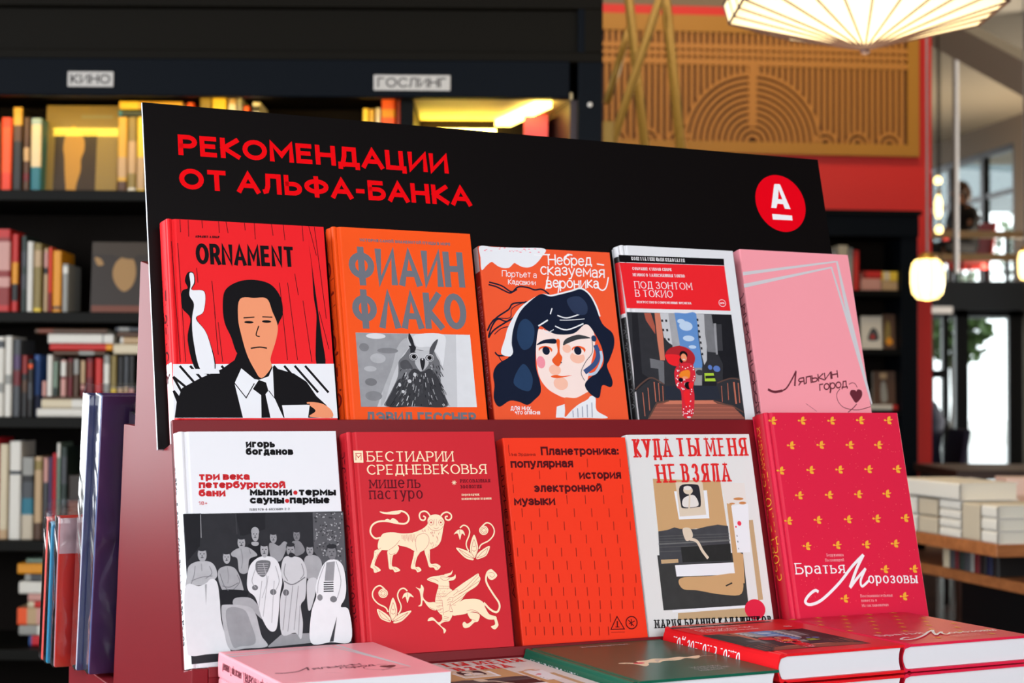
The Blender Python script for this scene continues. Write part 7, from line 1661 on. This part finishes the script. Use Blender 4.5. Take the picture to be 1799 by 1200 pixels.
for i in range(2): tbook(.001, .392, ZT + i * .047, .17, .1, .046, 'white', '%s of two white books farthest along the table edge' % ords[i])
tbook(-.005, .165, ZT + .0972, .17, .32, .045, 'white', 'large white book lying across the far piles of the right hand table')
tbook(.23, .1, ZT, .22, .2, .085, 'white', 'white book lying flat behind the front piles with light on its cover')
# things farther on the table
ya, _ = tpt(1735, 905, ZT)
bx = xat(1735, 5.0, 880); b1 = tag(empty('paper_bag', Matrix.Translation((bx, 5.0, ZT))), 'folded yellow paper bag standing among the books on the right', 'paper bag')
m_y = mat('yellow_paper', (236, 178, 24), .55); wY = xat(1768, 5.0, 880) - bx; hY = zat(842, 5.0, 1750) - ZT
MB().prism([(0, 0), (wY, 0), (wY * .95, hY * .4), (wY * 1.05, hY), (wY * .75, hY * .86), (wY * .35, hY * .94), (wY * .05, hY * .82), (wY * .12, hY * .4)], lambda p, u: (p[0], u + p[1] * .1, p[1]), 0, .07).build('bag_body', m_y, b1, bevel=.004)
MB().box(wY * .05, wY * .6, -.003, 0, .0, hY * .35).build('bag_fold', mat('orange_paper', (222, 140, 16), .55), b1)
kx = xat(1769, 4.85, 870)
bx3 = tag(empty('card_box', Matrix.Translation((kx, 4.85, ZT))), 'pinkish beige card box at the right edge of the picture', 'box')
hk = zat(838, 4.9, 1780) - ZT
MB().box(0, .22, 0, .12, 0, hk).build('box_body', mat('pink_beige_card', (222, 190, 176), .6), bx3, bevel=.003)
for i in range(3): MB().box(.025 + i * .04, .055 + i * .04, -.002, 0, .01, hk * .6).build('box_stripe', mat('beige_print', (196, 160, 140), .6), bx3)
for i, c in enumerate(('dgrey', 'white', 'dgrey')):
    x0 = xat(1708 + i * 9, 5.05, 880)
    o = book_mesh('book', .0145, zat(842, 5.05, 1710) - ZT, .13, c); o.location = (x0, 5.05, ZT); tag(o, ['left', 'middle', 'right'][i] + ' slim upright book left of the yellow paper bag', 'book', 'slim books beside the yellow bag')
ys = .62
for i, (c, wd_) in enumerate([('cream', .036), ('dgrey', .03), ('maroon', .02), ('dgreen', .03), ('dgrey', .032), ('grey', .02), ('maroon', .03), ('black', .034), ('navy', .03), ('black', .03)]):
    ys -= wd_
    o = book_mesh('book', wd_ - .002, (.078, .074, .078, .07, .078, .072, .076, .078, .07, .075)[i], .11, c)
    o.matrix_world = TF @ Matrix.Translation((.205, ys + wd_, zsh + .0008)) @ Matrix.Rotation(-math.pi / 2, 4, 'Z')
    tag(o, ['cream', 'first dark grey', 'thin maroon', 'dark green', 'second dark grey', 'light grey', 'wide maroon', 'black', 'navy', 'last black'][i] + ' small book upright on the lower shelf of the right hand table', 'book', 'books on the lower shelf of the table')
wbx = at(1763, 1150, 6.7)
tag(MB().box(wbx.x, wbx.x + .4, 6.7, 7.0, 0, zat(1072, 6.7, 1780)).build('wooden_crate', M_tw, bevel=.004), 'plain wooden crate standing on the floor at the lower right edge', 'crate')
# darker table farther back
YD = 7.45
zD = zat(827, YD, 1740)
t3 = tag(empty('far_table'), 'dark brown table farther back before the storefront', 'table')
M_dw = wood('dark_table_wood', (52, 32, 26), (70, 44, 34))
xa = xat(1681, YD, 830)
MB().box(xa, xa + 1.6, YD, YD + .8, zD - .04, zD).build('table_top', M_dw, t3, bevel=.004)
for a in (xa + .02, xa + 1.5):
    for b in (YD + .03, YD + .7): MB().box(a, a + .07, b, b + .07, 0, zD - .04).build('leg', M_dw, t3, bevel=.003)
